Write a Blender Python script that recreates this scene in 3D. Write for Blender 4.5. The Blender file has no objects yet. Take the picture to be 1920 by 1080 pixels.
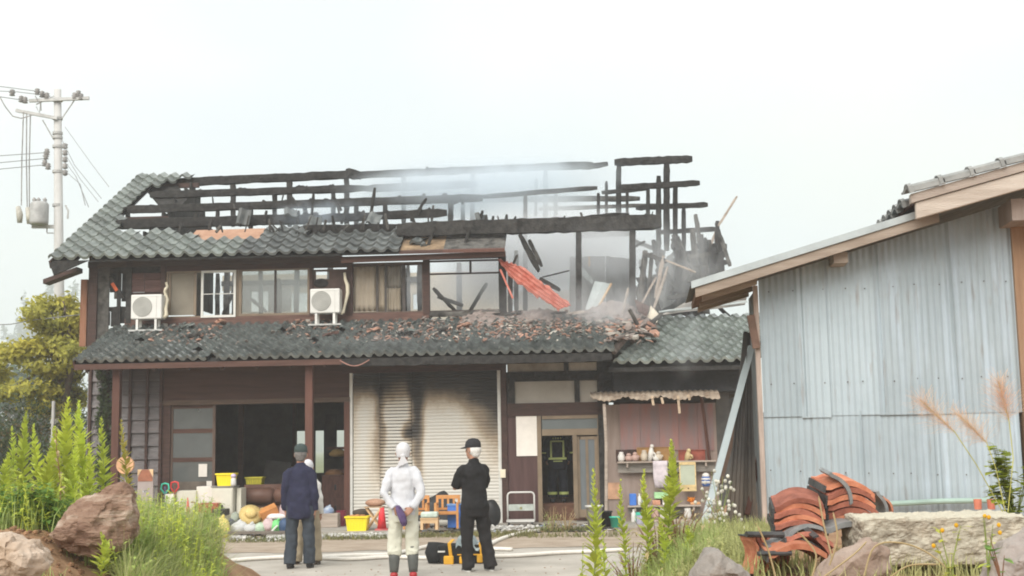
import bpy, math, random
import numpy as np
from mathutils import Vector, Matrix
R = random.Random(7)
NR = np.random.default_rng(7)
sc = bpy.context.scene
C = sc.collection

# ------------------------------------------------------------------ camera
FPX, CAMH, HY, ROLL = 2340.0, 1.65, 835.0, 1.0
_p = math.atan((HY - 540) / FPX); _r = math.radians(ROLL)
CF = Vector((0, math.cos(_p), math.sin(_p)))
_R0 = Vector((1, 0, 0)); _U0 = Vector((0, -math.sin(_p), math.cos(_p)))
CR = _R0 * math.cos(_r) - _U0 * math.sin(_r)
CU = _U0 * math.cos(_r) + _R0 * math.sin(_r)
EYE = Vector((0, 0, CAMH))
cd = bpy.data.cameras.new('camera'); cam = bpy.data.objects.new('camera', cd); C.objects.link(cam)
cd.sensor_width = 36; cd.lens = 36 * FPX / 1920; cd.clip_start = .1; cd.clip_end = 4000
cam.matrix_world = Matrix(((CR.x, CU.x, -CF.x, 0), (CR.y, CU.y, -CF.y, 0), (CR.z, CU.z, -CF.z, CAMH), (0, 0, 0, 1)))
sc.camera = cam

# ------------------------------------------------------------------ sky, sun, exposure
SUN_EL, SUN_AZ = 40.0, 200.0            # sun high behind the camera, a little to the left (azimuth clockwise from +Y)
wd = bpy.data.worlds.new('World'); sc.world = wd; wd.use_nodes = True
nt = wd.node_tree; N = nt.nodes; L = nt.links; N.clear()
wo = N.new('ShaderNodeOutputWorld'); bg = N.new('ShaderNodeBackground'); bg.inputs['Strength'].default_value = .1
sky = N.new('ShaderNodeTexSky'); sky.sky_type = 'NISHITA'; sky.sun_disc = False
sky.sun_elevation = math.radians(SUN_EL); sky.sun_rotation = math.radians(SUN_AZ); sky.dust_density = 3; sky.air_density = 1.0
tc = N.new('ShaderNodeTexCoord'); no = N.new('ShaderNodeTexNoise'); no.inputs['Scale'].default_value = 2.2; no.inputs['Detail'].default_value = 5; no.inputs['Roughness'].default_value = .45
mpv = N.new('ShaderNodeMapping'); mpv.inputs['Location'].default_value = (1.35, .3, .2); mpv.inputs['Scale'].default_value = (1, 1, 2.2)
L.new(tc.outputs['Generated'], mpv.inputs['Vector']); L.new(mpv.outputs['Vector'], no.inputs['Vector'])
rp = N.new('ShaderNodeValToRGB'); rp.color_ramp.elements[0].position = .36; rp.color_ramp.elements[1].position = .62
rp.color_ramp.elements[0].color = (.76, .76, .76, 1); rp.color_ramp.elements[1].color = (.97, .97, .97, 1)
L.new(no.outputs['Fac'], rp.inputs['Fac'])
mx = N.new('ShaderNodeMix'); mx.data_type = 'RGBA'; mx.inputs['B'].default_value = (4.55, 4.75, 4.55, 1)
sxz = N.new('ShaderNodeSeparateXYZ'); L.new(tc.outputs['Generated'], sxz.inputs[0])
el = N.new('ShaderNodeMapRange'); el.inputs['From Min'].default_value = .04; el.inputs['From Max'].default_value = .30; el.inputs['To Min'].default_value = -.10; el.inputs['To Max'].default_value = .06; L.new(sxz.outputs[2], el.inputs['Value'])
sm_ = N.new('ShaderNodeMath'); sm_.operation = 'ADD'; sm_.use_clamp = True; L.new(rp.outputs['Color'], sm_.inputs[0]); L.new(el.outputs[0], sm_.inputs[1]); L.new(sm_.outputs[0], mx.inputs['Factor'])
n2_ = N.new('ShaderNodeTexNoise'); n2_.inputs['Scale'].default_value = 1.1; n2_.inputs['Detail'].default_value = 3; L.new(mpv.outputs['Vector'], n2_.inputs['Vector'])
e2_ = N.new('ShaderNodeMapRange'); e2_.inputs['From Min'].default_value = .02; e2_.inputs['From Max'].default_value = .34; L.new(sxz.outputs[2], e2_.inputs['Value'])
a2_ = N.new('ShaderNodeMath'); a2_.operation = 'MULTIPLY_ADD'; a2_.inputs[1].default_value = 1.1; a2_.inputs[2].default_value = -.55; L.new(n2_.outputs['Fac'], a2_.inputs[0])
b2_ = N.new('ShaderNodeMath'); b2_.operation = 'ADD'; b2_.use_clamp = True; L.new(a2_.outputs[0], b2_.inputs[0]); L.new(e2_.outputs[0], b2_.inputs[1])
cc_ = N.new('ShaderNodeValToRGB'); L.new(b2_.outputs[0], cc_.inputs['Fac'])                       # pale blue haze low down, greenish white smoke cloud, bright white overhead
cc_.color_ramp.elements[0].color = (.355,.405,.445,1); cc_.color_ramp.elements[1].color = (.455,.462,.452,1); cc_.color_ramp.elements.new(.5).color = (.405,.425,.41,1)
ms_ = N.new('ShaderNodeMix'); ms_.data_type = 'RGBA'; ms_.blend_type = 'MULTIPLY'; ms_.inputs['Factor'].default_value = 1; ms_.inputs['B'].default_value = (10,10,10,1); L.new(cc_.outputs['Color'], ms_.inputs['A']); L.new(ms_.outputs['Result'], mx.inputs['B']); L.new(sky.outputs['Color'], mx.inputs['A'])
L.new(mx.outputs['Result'], bg.inputs['Color']); L.new(bg.outputs['Background'], wo.inputs['Surface'])
sd = bpy.data.lights.new('sun', 'SUN'); sd.energy = 1.5; sd.angle = math.radians(45); sd.color = (1, .96, .9)
sun = bpy.data.objects.new('sun', sd); C.objects.link(sun)
_el, _az = math.radians(SUN_EL), math.radians(SUN_AZ)
_sd = Vector((math.sin(_az) * math.cos(_el), math.cos(_az) * math.cos(_el), math.sin(_el)))
sun.rotation_euler = _sd.to_track_quat('Z', 'Y').to_euler(); sun.location = _sd * 60
sc.view_settings.view_transform = 'Standard'; sc.view_settings.look = 'None'
sc.view_settings.exposure = 1.32; sc.view_settings.gamma = 1; sc.view_settings.use_curve_mapping = False
sc.render.engine = 'CYCLES'
cy = sc.cycles
cy.use_denoising = True; cy.filter_width = 1.9; cy.max_bounces = 8; cy.diffuse_bounces = 3; cy.glossy_bounces = 3; cy.transmission_bounces = 5
cy.transparent_max_bounces = 12; cy.volume_bounces = 4; cy.volume_step_rate = 3.0; cy.volume_max_steps = 64

# ------------------------------------------------------------------ pixel -> place
def ray(px, py): return CF + CR * ((px - 960) / FPX) + CU * ((540 - py) / FPX)
def PY(px, py, Y):
    d = ray(px, py); return EYE + d * (Y / d.y)
def PZ(px, py, z=0.0):
    d = ray(px, py); return EYE + d * ((z - CAMH) / d.z)
class Frame:                                  # a vertical building frame: u along the front, v away from us, z up
    def __init__(s, ox, oy, yaw):
        a = math.radians(yaw); s.o = Vector((ox, oy, 0)); s.yaw = -a
        s.u = Vector((math.cos(a), -math.sin(a), 0)); s.w = Vector((math.sin(a), math.cos(a), 0))
    def at(s, px, py, v=0.0):
        d = ray(px, py); t = (v - (EYE - s.o).dot(s.w)) / d.dot(s.w); P = EYE + d * t
        return (P - s.o).dot(s.u), P.z
    def world(s, u, v, z): return s.o + s.u * u + s.w * v + Vector((0, 0, z))
    def rect(s, x0, y0, x1, y1, v=0.0):
        ym, xm = (y0 + y1) / 2, (x0 + x1) / 2
        return s.at(x0, ym, v)[0], s.at(x1, ym, v)[0], s.at(xm, y1, v)[1], s.at(xm, y0, v)[1]
HF = Frame(0, 26.3, 3.0)
def onground(px, v, z=0.0):                  # world point in the pixel column px, at house depth v and height z
    u = HF.at(px, 985, v)[0]; return HF.world(u, v, z)

# ------------------------------------------------------------------ mesh builder
class MB:
    def __init__(s): s.v = []; s.f = []
    def add(s, vs, fs):
        b = len(s.v); s.v.extend(tuple(p) for p in vs); s.f.extend(tuple(i + b for i in q) for q in fs); return s
    def box(s, x0, x1, y0, y1, z0, z1):
        return s.add([(x0,y0,z0),(x1,y0,z0),(x1,y1,z0),(x0,y1,z0),(x0,y0,z1),(x1,y0,z1),(x1,y1,z1),(x0,y1,z1)],
                     [(0,3,2,1),(4,5,6,7),(0,1,5,4),(1,2,6,5),(2,3,7,6),(3,0,4,7)])
    def bar(s, p0, p1, w, h, up=(0,0,1)):     # rectangular bar from p0 to p1
        p0, p1 = Vector(p0), Vector(p1); d = (p1 - p0).normalized(); a = d.cross(Vector(up))
        if a.length < 1e-4: a = d.cross(Vector((0,1,0)))
        a.normalize(); b = a.cross(d).normalized()
        c = [p + a * (w/2*i) + b * (h/2*j) for p in (p0, p1) for i, j in ((-1,-1),(1,-1),(1,1),(-1,1))]
        return s.add(c, [(3,2,1,0),(4,5,6,7),(0,1,5,4),(1,2,6,5),(2,3,7,6),(3,0,4,7)])
    def rough(s, p0, p1, w, h, n=8, j=.15, up=(0,0,1), rng=R):   # burnt beam: uneven section along its length
        p0, p1 = Vector(p0), Vector(p1); d = (p1 - p0).normalized(); a = d.cross(Vector(up))
        if a.length < 1e-3: a = d.cross(Vector((0,1,0)))
        a.normalize(); b = a.cross(d).normalized(); vs = []; fs = []
        for k in range(n+1):
            t = k / n; c = p0.lerp(p1, t); e = .72 if k in (0, n) else 1
            for i, q in ((-1,-1),(0,-1.06),(1,-1),(1.06,0),(1,1),(0,1.08),(-1,1),(-1.06,0)):
                m = e * (1 + rng.uniform(-j, j))
                vs.append(c + a * (w/2*i*m) + b * (h/2*q*m) + d * (rng.uniform(-.3,.3) * (p1-p0).length / n * (0 < k < n)))
        for k in range(n):
            for i in range(8): fs.append((k*8+i, k*8+(i+1)%8, k*8+8+(i+1)%8, k*8+8+i))
        fs.append(tuple(range(7,-1,-1))); fs.append(tuple(n*8+i for i in range(8)))
        return s.add(vs, fs)
    def tube(s, pts, rad, n=8, sq=1.0):
        pts = [Vector(p) for p in pts]; m = len(pts)
        if not hasattr(rad, '__len__'): rad = [rad] * m
        t0 = (pts[1] - pts[0]).normalized(); a = t0.cross(Vector((0,0,1)))
        if a.length < .05: a = t0.cross(Vector((0,1,0)))
        a.normalize(); vs = []; fs = []
        for k in range(m):
            t = (pts[min(k+1,m-1)] - pts[max(k-1,0)]).normalized(); a = (a - t * a.dot(t)).normalized(); b = t.cross(a)
            for i in range(n):
                w = 2*math.pi*i/n; vs.append(pts[k] + a * (rad[k]*math.cos(w)) + b * (rad[k]*sq*math.sin(w)))
        for k in range(m-1):
            for i in range(n): fs.append((k*n+i, k*n+(i+1)%n, k*n+n+(i+1)%n, k*n+n+i))
        fs.append(tuple(range(n-1,-1,-1))); fs.append(tuple((m-1)*n+i for i in range(n)))
        return s.add(vs, fs)
    def lathe(s, prof, n=16, c=(0,0,0), sx=1, sy=1):   # (r,z) profile round a vertical axis
        vs = []; fs = []; m = len(prof)
        for r, z in prof:
            for i in range(n):
                w = 2*math.pi*i/n; vs.append((c[0]+r*sx*math.cos(w), c[1]+r*sy*math.sin(w), c[2]+z))
        for k in range(m-1):
            for i in range(n): fs.append((k*n+i, k*n+(i+1)%n, k*n+n+(i+1)%n, k*n+n+i))
        fs.append(tuple(range(n-1,-1,-1))); fs.append(tuple((m-1)*n+i for i in range(n)))
        return s.add(vs, fs)
    def loft(s, secs, n=18):                  # stacked ellipses (cx,cy,z,rx,ry)
        vs = []; fs = []; m = len(secs)
        for cx, cy_, z, rx, ry in secs:
            for i in range(n):
                w = 2*math.pi*i/n; vs.append((cx+rx*math.cos(w), cy_+ry*math.sin(w), z))
        for k in range(m-1):
            for i in range(n): fs.append((k*n+i, k*n+(i+1)%n, k*n+n+(i+1)%n, k*n+n+i))
        fs.append(tuple(range(n-1,-1,-1))); fs.append(tuple((m-1)*n+i for i in range(n)))
        return s.add(vs, fs)
    def ball(s, c, r, nu=12, nv=8, M3=None):
        r = r if hasattr(r, '__len__') else (r,r,r); vs = []; fs = []; c = Vector(c)
        for j in range(1, nv):
            for i in range(nu):
                a, b = math.pi*j/nv, 2*math.pi*i/nu
                q = Vector((r[0]*math.sin(a)*math.cos(b), r[1]*math.sin(a)*math.sin(b), r[2]*math.cos(a)))
                vs.append(c + (M3 @ q if M3 else q))
        t = len(vs); q = Vector((0,0,r[2])); vs += [c + (M3 @ q if M3 else q), c - (M3 @ q if M3 else q)]
        for j in range(nv-2):
            for i in range(nu): fs.append((j*nu+i, j*nu+nu+i, j*nu+nu+(i+1)%nu, j*nu+(i+1)%nu))
        for i in range(nu):
            fs.append((t, i, (i+1)%nu)); fs.append((t+1, (nv-2)*nu+(i+1)%nu, (nv-2)*nu+i))
        return s.add(vs, fs)
    def prism(s, poly, y0, y1):               # polygon in (x,z) extruded along y
        n = len(poly); vs = [(x,y0,z) for x,z in poly] + [(x,y1,z) for x,z in poly]
        fs = [tuple(range(n)), tuple(range(2*n-1, n-1, -1))] + [(i, n+i, n+(i+1)%n, (i+1)%n) for i in range(n)]
        return s.add(vs, fs)
    def xf(s, M4, start=0):
        for i in range(start, len(s.v)): s.v[i] = tuple(M4 @ Vector(s.v[i]))
        return s
def mesh(name, mb, mat=None, smooth=False):
    me = bpy.data.meshes.new(name); me.from_pydata([tuple(p) for p in mb.v], [], mb.f)
    if mat: me.materials.append(mat)
    if smooth: me.polygons.foreach_set('use_smooth', [True]*len(me.polygons))
    me.update(); return me
def props(o, label=None, cat=None, group=None, kind=None):
    if label: o['label'] = label
    if cat: o['category'] = cat
    if group: o['group'] = group
    if kind: o['kind'] = kind
    return o
def part(name, mb, mat, parent, smooth=False, label=None, kind=None, loc=None):
    o = bpy.data.objects.new(name, mb if isinstance(mb, bpy.types.Mesh) else mesh(name, mb, mat, smooth)); C.objects.link(o); o.parent = parent
    if loc is not None: o.location = loc
    return props(o, label, None, None, kind)
def thing(name, label, cat, loc=(0,0,0), rz=0.0, group=None):
    o = bpy.data.objects.new(name, None); C.objects.link(o); o.location = loc; o.rotation_euler = (0,0,rz); o.empty_display_size = .1
    return props(o, label, cat, group)
def solo(name, mb, mat, label, cat, group=None, smooth=False, loc=None, rz=0.0, kind=None):   # a thing that is one mesh; origin at its base
    if loc is None:
        a = np.array(mb.v); c = (a.min(0) + a.max(0)) / 2; c[2] = a[:,2].min(); loc = Vector(c)
        mb.v = [tuple(p) for p in (a - c)]
    o = bpy.data.objects.new(name, mesh(name, mb, mat, smooth)); C.objects.link(o); o.location = loc; o.rotation_euler = (0,0,rz)
    return props(o, label, cat, group, kind)
def dup(o, loc=None, rz=None, label=None, parent=None):
    c = o.copy(); C.objects.link(c)
    if parent is not None: c.parent = parent
    if loc is not None: c.location = loc
    if rz is not None: c.rotation_euler = (0,0,rz)
    if label: c['label'] = label
    for ch in list(o.children): dup(ch, parent=c)
    return c
def bevel(o, w=.01, seg=2):
    m = o.modifiers.new('bevel', 'BEVEL'); m.width = w; m.segments = seg; m.limit_method = 'ANGLE'; return o
def holes(mb, x0, x1, z0, z1, y0, y1, hs):    # wall with rectangular holes
    xs = sorted({x0, x1, *[h[0] for h in hs], *[h[1] for h in hs]}); zs = sorted({z0, z1, *[h[2] for h in hs], *[h[3] for h in hs]})
    xs = [x for x in xs if x0 <= x <= x1]; zs = [z for z in zs if z0 <= z <= z1]
    for a, b in zip(xs, xs[1:]):
        run = None
        for c, d in zip(zs, zs[1:]):
            m = ((a+b)/2, (c+d)/2)
            if any(h[0] < m[0] < h[1] and h[2] < m[1] < h[3] for h in hs):
                if run: mb.box(a, b, y0, y1, *run); run = None
            else: run = (run[0], d) if run else (c, d)
        if run: mb.box(a, b, y0, y1, *run)
    return mb

# ------------------------------------------------------------------ materials
MATS = {}
def mat(name, col, rough=.8, var=.3, scale=5., bump=0., bscale=30., metal=0., spec=.3, col2=None, island=0., per=.12, stretch=(1,1,1), trans=0., detail=6):
    m = bpy.data.materials.new(name); m.use_nodes = True; n = m.node_tree.nodes; l = m.node_tree.links
    b = n['Principled BSDF']; b.inputs['Roughness'].default_value = rough; b.inputs['Metallic'].default_value = metal
    b.inputs['Specular IOR Level'].default_value = spec
    t = n.new('ShaderNodeTexCoord'); oi = n.new('ShaderNodeObjectInfo')
    off = n.new('ShaderNodeVectorMath'); off.operation = 'SCALE'; off.inputs[0].default_value = (37., 53., 71.); l.new(oi.outputs['Random'], off.inputs['Scale'])
    ad = n.new('ShaderNodeVectorMath'); ad.operation = 'ADD'; l.new(t.outputs['Object'], ad.inputs[0]); l.new(off.outputs[0], ad.inputs[1])
    mp = n.new('ShaderNodeMapping'); mp.inputs['Scale'].default_value = stretch; l.new(ad.outputs[0], mp.inputs['Vector'])
    ns = n.new('ShaderNodeTexNoise'); ns.inputs['Scale'].default_value = scale; ns.inputs['Detail'].default_value = detail; ns.inputs['Roughness'].default_value = .6
    l.new(mp.outputs[0], ns.inputs['Vector'])
    cr = n.new('ShaderNodeValToRGB'); cr.color_ramp.elements[0].position = .32; cr.color_ramp.elements[1].position = .68
    c2 = col2 or tuple(min(1, c * (1 + var)) for c in col); c1 = col if col2 else tuple(c * (1 - var) for c in col)
    cr.color_ramp.elements[0].color = (*c1, 1); cr.color_ramp.elements[1].color = (*c2, 1); l.new(ns.outputs['Fac'], cr.inputs['Fac'])
    last = cr.outputs['Color']
    def mul(src, amt):
        nonlocal last
        mr = n.new('ShaderNodeMapRange'); mr.inputs['To Min'].default_value = 1 - amt; mr.inputs['To Max'].default_value = 1 + amt; l.new(src, mr.inputs['Value'])
        hv = n.new('ShaderNodeHueSaturation'); l.new(mr.outputs[0], hv.inputs['Value']); l.new(last, hv.inputs['Color']); last = hv.outputs['Color']
    if per: mul(oi.outputs['Random'], per)
    if island:
        g = n.new('ShaderNodeNewGeometry'); mul(g.outputs['Random Per Island'], island)
    l.new(last, b.inputs['Base Color'])
    if bump:
        n2 = n.new('ShaderNodeTexNoise'); n2.inputs['Scale'].default_value = bscale; n2.inputs['Detail'].default_value = 5; l.new(mp.outputs[0], n2.inputs['Vector'])
        bp = n.new('ShaderNodeBump'); bp.inputs['Strength'].default_value = bump; bp.inputs['Distance'].default_value = .02
        l.new(n2.outputs['Fac'], bp.inputs['Height']); l.new(bp.outputs['Normal'], b.inputs['Normal'])
    if trans:                                  # thin leaves and cloth let some light through
        tr = n.new('ShaderNodeBsdfTranslucent'); l.new(last, tr.inputs['Color']); ms = n.new('ShaderNodeMixShader'); ms.inputs[0].default_value = trans
        l.new(b.outputs[0], ms.inputs[1]); l.new(tr.outputs[0], ms.inputs[2]); l.new(ms.outputs[0], n['Material Output'].inputs['Surface'])
    MATS[name] = m; return m
def glass(name, tint=(.8,.85,.85), clear=.75, rough=.05):
    m = bpy.data.materials.new(name); m.use_nodes = True; n = m.node_tree.nodes; l = m.node_tree.links; n.remove(n['Principled BSDF'])
    tp = n.new('ShaderNodeBsdfTransparent'); tp.inputs[0].default_value = (*tint, 1)
    gl = n.new('ShaderNodeBsdfGlossy'); gl.inputs['Roughness'].default_value = rough; gl.inputs['Color'].default_value = (.9,.92,.92,1)
    df = n.new('ShaderNodeBsdfDiffuse'); df.inputs['Color'].default_value = (*[c*.5 for c in tint],1)
    nz = n.new('ShaderNodeTexNoise'); nz.inputs['Scale'].default_value = 3; tc = n.new('ShaderNodeTexCoord'); l.new(tc.outputs['Object'], nz.inputs['Vector'])
    mr = n.new('ShaderNodeMapRange'); mr.inputs['To Min'].default_value = 1-clear-.08; mr.inputs['To Max'].default_value = 1-clear+.12; l.new(nz.outputs['Fac'], mr.inputs['Value'])
    m1 = n.new('ShaderNodeMixShader'); l.new(mr.outputs[0], m1.inputs[0]); l.new(tp.outputs[0], m1.inputs[1]); l.new(df.outputs[0], m1.inputs[2])
    fr = n.new('ShaderNodeFresnel'); fr.inputs['IOR'].default_value = 1.45; m2 = n.new('ShaderNodeMixShader')
    l.new(fr.outputs[0], m2.inputs[0]); l.new(m1.outputs[0], m2.inputs[1]); l.new(gl.outputs[0], m2.inputs[2]); l.new(m2.outputs[0], n['Material Output'].inputs['Surface'])
    return m
char = mat('charred_wood', (.012,.012,.012), .85, scale=9, col2=(.045,.043,.04), bump=.8, bscale=22, per=.3)
char_ash = mat('ashy_charred_wood', (.02,.019,.018), .9, scale=5, col2=(.12,.115,.105), bump=.8, bscale=18, per=.3)
dark_wood = mat('dark_stained_wood', (.035,.018,.014), .6, scale=4, col2=(.07,.035,.027), bump=.3, stretch=(1,1,6), bscale=14)
brown_wood = mat('brown_wood', (.058,.026,.019), .6, scale=3, col2=(.095,.046,.033), bump=.25, stretch=(.4,1,5))
red_wood = mat('reddish_post_wood', (.085,.034,.025), .6, scale=3, col2=(.125,.056,.04), bump=.25, stretch=(6,6,.5))
tan_alu = mat('bronze_window_frame', (.19,.14,.09), .45, var=.2, scale=3, spec=.5)
white_alu = mat('pale_frame', (.62,.62,.58), .4, var=.1)
tile_green = mat('grey_green_glazed_tile', (.125,.146,.133), .35, scale=7, col2=(.225,.247,.23), bump=.15, bscale=30, spec=.5, per=.3)
tile_soot = mat('sooty_grey_tile', (.07,.08,.08), .45, scale=6, col2=(.16,.17,.165), bump=.2, per=.3)
tile_low = mat('dark_green_glazed_tile', (.045,.053,.051), .12, scale=9, col2=(.125,.14,.134), bump=.1, spec=1.0, per=.35, island=.25)
tile_wing = mat('weathered_green_tile', (.14,.165,.15), .16, scale=7, col2=(.25,.28,.26), bump=.1, spec=.8, per=.25)
tile_red = mat('red_clay_tile', (.36,.115,.06), .8, scale=11, col2=(.56,.24,.14), bump=.3, bscale=40, per=.22)
tile_black = mat('dark_tile_edge', (.05,.05,.05), .5, var=.4, scale=14, bump=.3)
plaster = mat('cream_plaster', (.52,.46,.36), .9, scale=1.6, col2=(.70,.64,.53), bump=.1)
plaster_dirty = mat('smoke_stained_plaster', (.25,.22,.18), .9, scale=2.2, col2=(.55,.51,.44), bump=.1)
pale_grey = mat('pale_grey_sheet_metal', (.30,.34,.34), .5, scale=2, col2=(.42,.46,.46), bump=.15, metal=.2)
galv = None
white_paint = mat('white_enamel', (.66,.655,.62), .35, var=.05, scale=4)
cream_pl = mat('cream_plastic', (.66,.60,.46), .5, var=.08)
yellow_pl = mat('yellow_plastic', (.80,.66,.03), .4, var=.08)
blue_pl = mat('blue_plastic', (.05,.16,.50), .4, var=.1)
teal_pl = mat('teal_plastic', (.06,.48,.34), .4, var=.1)
red_pl = mat('red_plastic', (.60,.05,.05), .4, var=.1)
green_pl = mat('green_plastic', (.16,.55,.18), .4, var=.15)
black_pl = mat('black_plastic', (.018,.019,.02), .45, var=.3)
orange_wood = mat('honey_coloured_wood', (.46,.20,.06), .5, scale=4, col2=(.60,.30,.11), stretch=(1,1,4))
light_wood = mat('light_wood', (.55,.36,.19), .6, scale=4, col2=(.68,.48,.28), stretch=(1,1,4))
old_wood = mat('weathered_grey_wood', (.30,.245,.20), .85, scale=3, col2=(.48,.41,.35), bump=.4, stretch=(.5,2,6))
tan_wood = mat('tan_fascia_wood', (.245,.195,.155), .8, scale=3, col2=(.37,.31,.255), bump=.3, stretch=(.5,2,5))
paper = mat('white_sheet', (.74,.70,.64), .8, var=.06)
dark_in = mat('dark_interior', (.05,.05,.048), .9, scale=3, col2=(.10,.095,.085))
# ------------------------------------------------------------------ ground
def sst(a, b, x):
    t = min(1, max(0, (x - a) / (b - a))); return t * t * (3 - 2 * t)
def gz(x, y):
    left = sst(-2.0, -3.0, x) * sst(15.5, 11.5, y) * .78 + .32 * sst(-2.9, -3.5, x) * sst(11.5, 9.0, y)
    edge = .75 + max(0, y - 9.5) * .22
    right = sst(edge - .55, edge + .55, x) * sst(21, 16.5, y) * .84
    return left + right
def make_ground():
    xs = np.unique(np.concatenate([np.linspace(-900, -60, 16), np.linspace(-60, -12, 17), np.linspace(-12, 12, 161), np.linspace(12, 60, 17), np.linspace(60, 900, 16)]))
    ys = np.unique(np.concatenate([np.linspace(-60, 4, 9), np.linspace(4, 24, 134), np.linspace(24, 60, 25), np.linspace(60, 1200, 24)]))
    mb = MB()
    for y in ys:
        for x in xs:
            z = gz(x, y)
            if z > .02: z += R.uniform(-.025, .025)
            mb.v.append((x, y, z - .004))
    nx = len(xs)
    for j in range(len(ys)-1):
        for i in range(nx-1): mb.f.append((j*nx+i, j*nx+i+1, j*nx+nx+i+1, j*nx+nx+i))
    m = mat('soil_ground', (.22,.12,.062), .95, scale=2.4, col2=(.40,.25,.145), bump=.9, bscale=9, per=0, detail=9)
    o = bpy.data.objects.new('ground', mesh('ground', mb, m, True)); C.objects.link(o); props(o, kind='structure')
make_ground()
field_m = mat('meadow_ground', (.09,.12,.045), .95, scale=.25, col2=(.19,.20,.09), bump=.8, bscale=3, per=0, detail=10)
mb = MB()
for x0,x1,y0,y1 in ((-880,880,40,1150),(10.5,880,-55,40),(-880,-11.5,-55,40)):
    b = len(mb.v); mb.add([(x0,y0,.012),(x1,y0,.012),(x1,y1,.012),(x0,y1,.012)],[(0,1,2,3)])
o = bpy.data.objects.new('meadow', mesh('meadow', mb, field_m)); C.objects.link(o); props(o, kind='structure')
yard_m = mat('pale_concrete_yard', (.32,.292,.25), .85, scale=.9, col2=(.50,.465,.41), bump=.25, bscale=30, per=0, detail=10)
mb = MB(); nx, ny = 60, 30
for j in range(ny+1):                       # the paved yard the men stand on
    for i in range(nx+1):
        x = -6 + 11.5 * i / nx; y = 4.5 + (20.6 - 4.5) * j / ny
        mb.v.append((x, y, gz(x, y) * .0 + .004 if gz(x, y) < .003 else -.05))
for j in range(ny):
    for i in range(nx): mb.f.append((j*(nx+1)+i, j*(nx+1)+i+1, (j+1)*(nx+1)+i+1, (j+1)*(nx+1)+i))
o = bpy.data.objects.new('yard', mesh('yard', mb, yard_m)); C.objects.link(o); props(o, kind='structure')
mb = MB(); nx, ny = 70, 10
for j in range(ny+1):                       # trodden earth between yard and house
    for i in range(nx+1):
        x = -9 + 15*i/nx; y = 20.4 + .12*math.sin(x*2.3) + .06*math.sin(x*7.1) + (28 - 20.4)*(j/ny); mb.v.append((x, y, .010 if gz(x, y) < .003 else -.05))
for j in range(ny):
    for i in range(nx): mb.f.append((j*(nx+1)+i, j*(nx+1)+i+1, (j+1)*(nx+1)+i+1, (j+1)*(nx+1)+i))
o = bpy.data.objects.new('earth_strip', mesh('earth_strip', mb, mat('pale_trodden_earth', (.30,.235,.175), .95, scale=2.2, col2=(.43,.355,.28), bump=.5, bscale=22, per=0, detail=10))); C.objects.link(o); props(o, kind='structure')
# concrete slab in front of the shop front, with the grass strip before it
slab_m = mat('concrete_slab', (.30,.275,.24), .9, scale=2, col2=(.42,.395,.35), bump=.4, bscale=25, per=0)
mb = MB(); u0 = HF.at(560, 1000, -2.3)[0]; u1 = HF.at(775, 1000, -2.3)[0]; uA = HF.at(225, 1000, -1)[0]; uB = HF.at(1350, 1000, -1)[0]
def hbox(mb, a, b, v0, v1, z0, z1):
    k = len(mb.v); mb.box(a, b, v0, v1, z0, z1)
    for i in range(k, len(mb.v)): q = mb.v[i]; mb.v[i] = tuple(HF.world(*q))
hbox(mb, uA, uB, -1.45, 3.2, -.2, .06); hbox(mb, u0, u1, -2.75, -1.45, -.2, .10)
o = bpy.data.objects.new('pavement', mesh('pavement', mb, slab_m)); C.objects.link(o); props(o, kind='structure')
# ------------------------------------------------------------------ the burnt house (house frame: u along the front, v deep, z up)
house = thing('burnt_house', 'burnt two storey wooden house with bare charred roof beams and tiled pent roof', 'house', (0, 26.3, 0), HF.yaw)
at, rect = HF.at, HF.rect
def hp(name, mb, m, **k): return part(name, mb, m, house, **k)
def panel(name, px, v, d, m, par=None, **k):           # upright board or panel given by its outline in the photograph
    a, b, c, e = rect(*px, v); mb = MB().box(a, b, v, v + d, c, e); return part(name, mb, m, par or house, **k)
def tile_mesh(name, w, ln, amp, m, e, d, n, seg=8, th=.045):
    e, d, n = Vector(e), Vector(d), Vector(n); mb = MB(); S = seg + 1
    def wave(x): return amp * (2 * (.5 + .5*math.cos(2*math.pi*(x-.22)))**2 - .7)
    for row, (t, dz) in enumerate(((0, th*1.4), (ln*1.15, .0), (0, .0))):
        for i in range(S):
            x = i / seg; mb.v.append(e * (x*w*1.02) + d * t + n * (wave(x) + dz + amp))
    mb.f = [(i, i+1, S+i+1, S+i) for i in range(seg)] + [(2*S+i, 2*S+i+1, i+1, i) for i in range(seg)] + [(2*S+i+1, 2*S+i, S+i, S+i+1) for i in range(seg)]
    return mesh(name, mb, m, False)

# --- ground-floor setting of the house: dark rooms behind the front
mb = MB(); UL, UR = -8.72, 2.1
mb.box(UL, UR, 5.0, 5.12, 0, 3.3)                        # back of the rooms (openings cut below)
mb = MB()
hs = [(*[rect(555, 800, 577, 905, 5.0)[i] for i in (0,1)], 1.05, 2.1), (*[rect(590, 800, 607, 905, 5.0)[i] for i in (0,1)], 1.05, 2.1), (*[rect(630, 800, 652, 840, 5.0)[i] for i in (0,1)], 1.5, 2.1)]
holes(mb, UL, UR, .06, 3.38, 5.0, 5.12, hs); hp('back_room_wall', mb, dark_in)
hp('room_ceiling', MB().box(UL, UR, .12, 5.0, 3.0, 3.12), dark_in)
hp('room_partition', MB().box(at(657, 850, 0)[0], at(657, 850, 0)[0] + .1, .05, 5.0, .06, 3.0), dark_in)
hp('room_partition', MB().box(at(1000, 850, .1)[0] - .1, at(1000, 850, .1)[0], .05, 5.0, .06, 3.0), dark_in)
hp('end_wall', MB().box(UL - .02, UL + .1, .1, 5.0, .06, 3.4), dark_wood)
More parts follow.
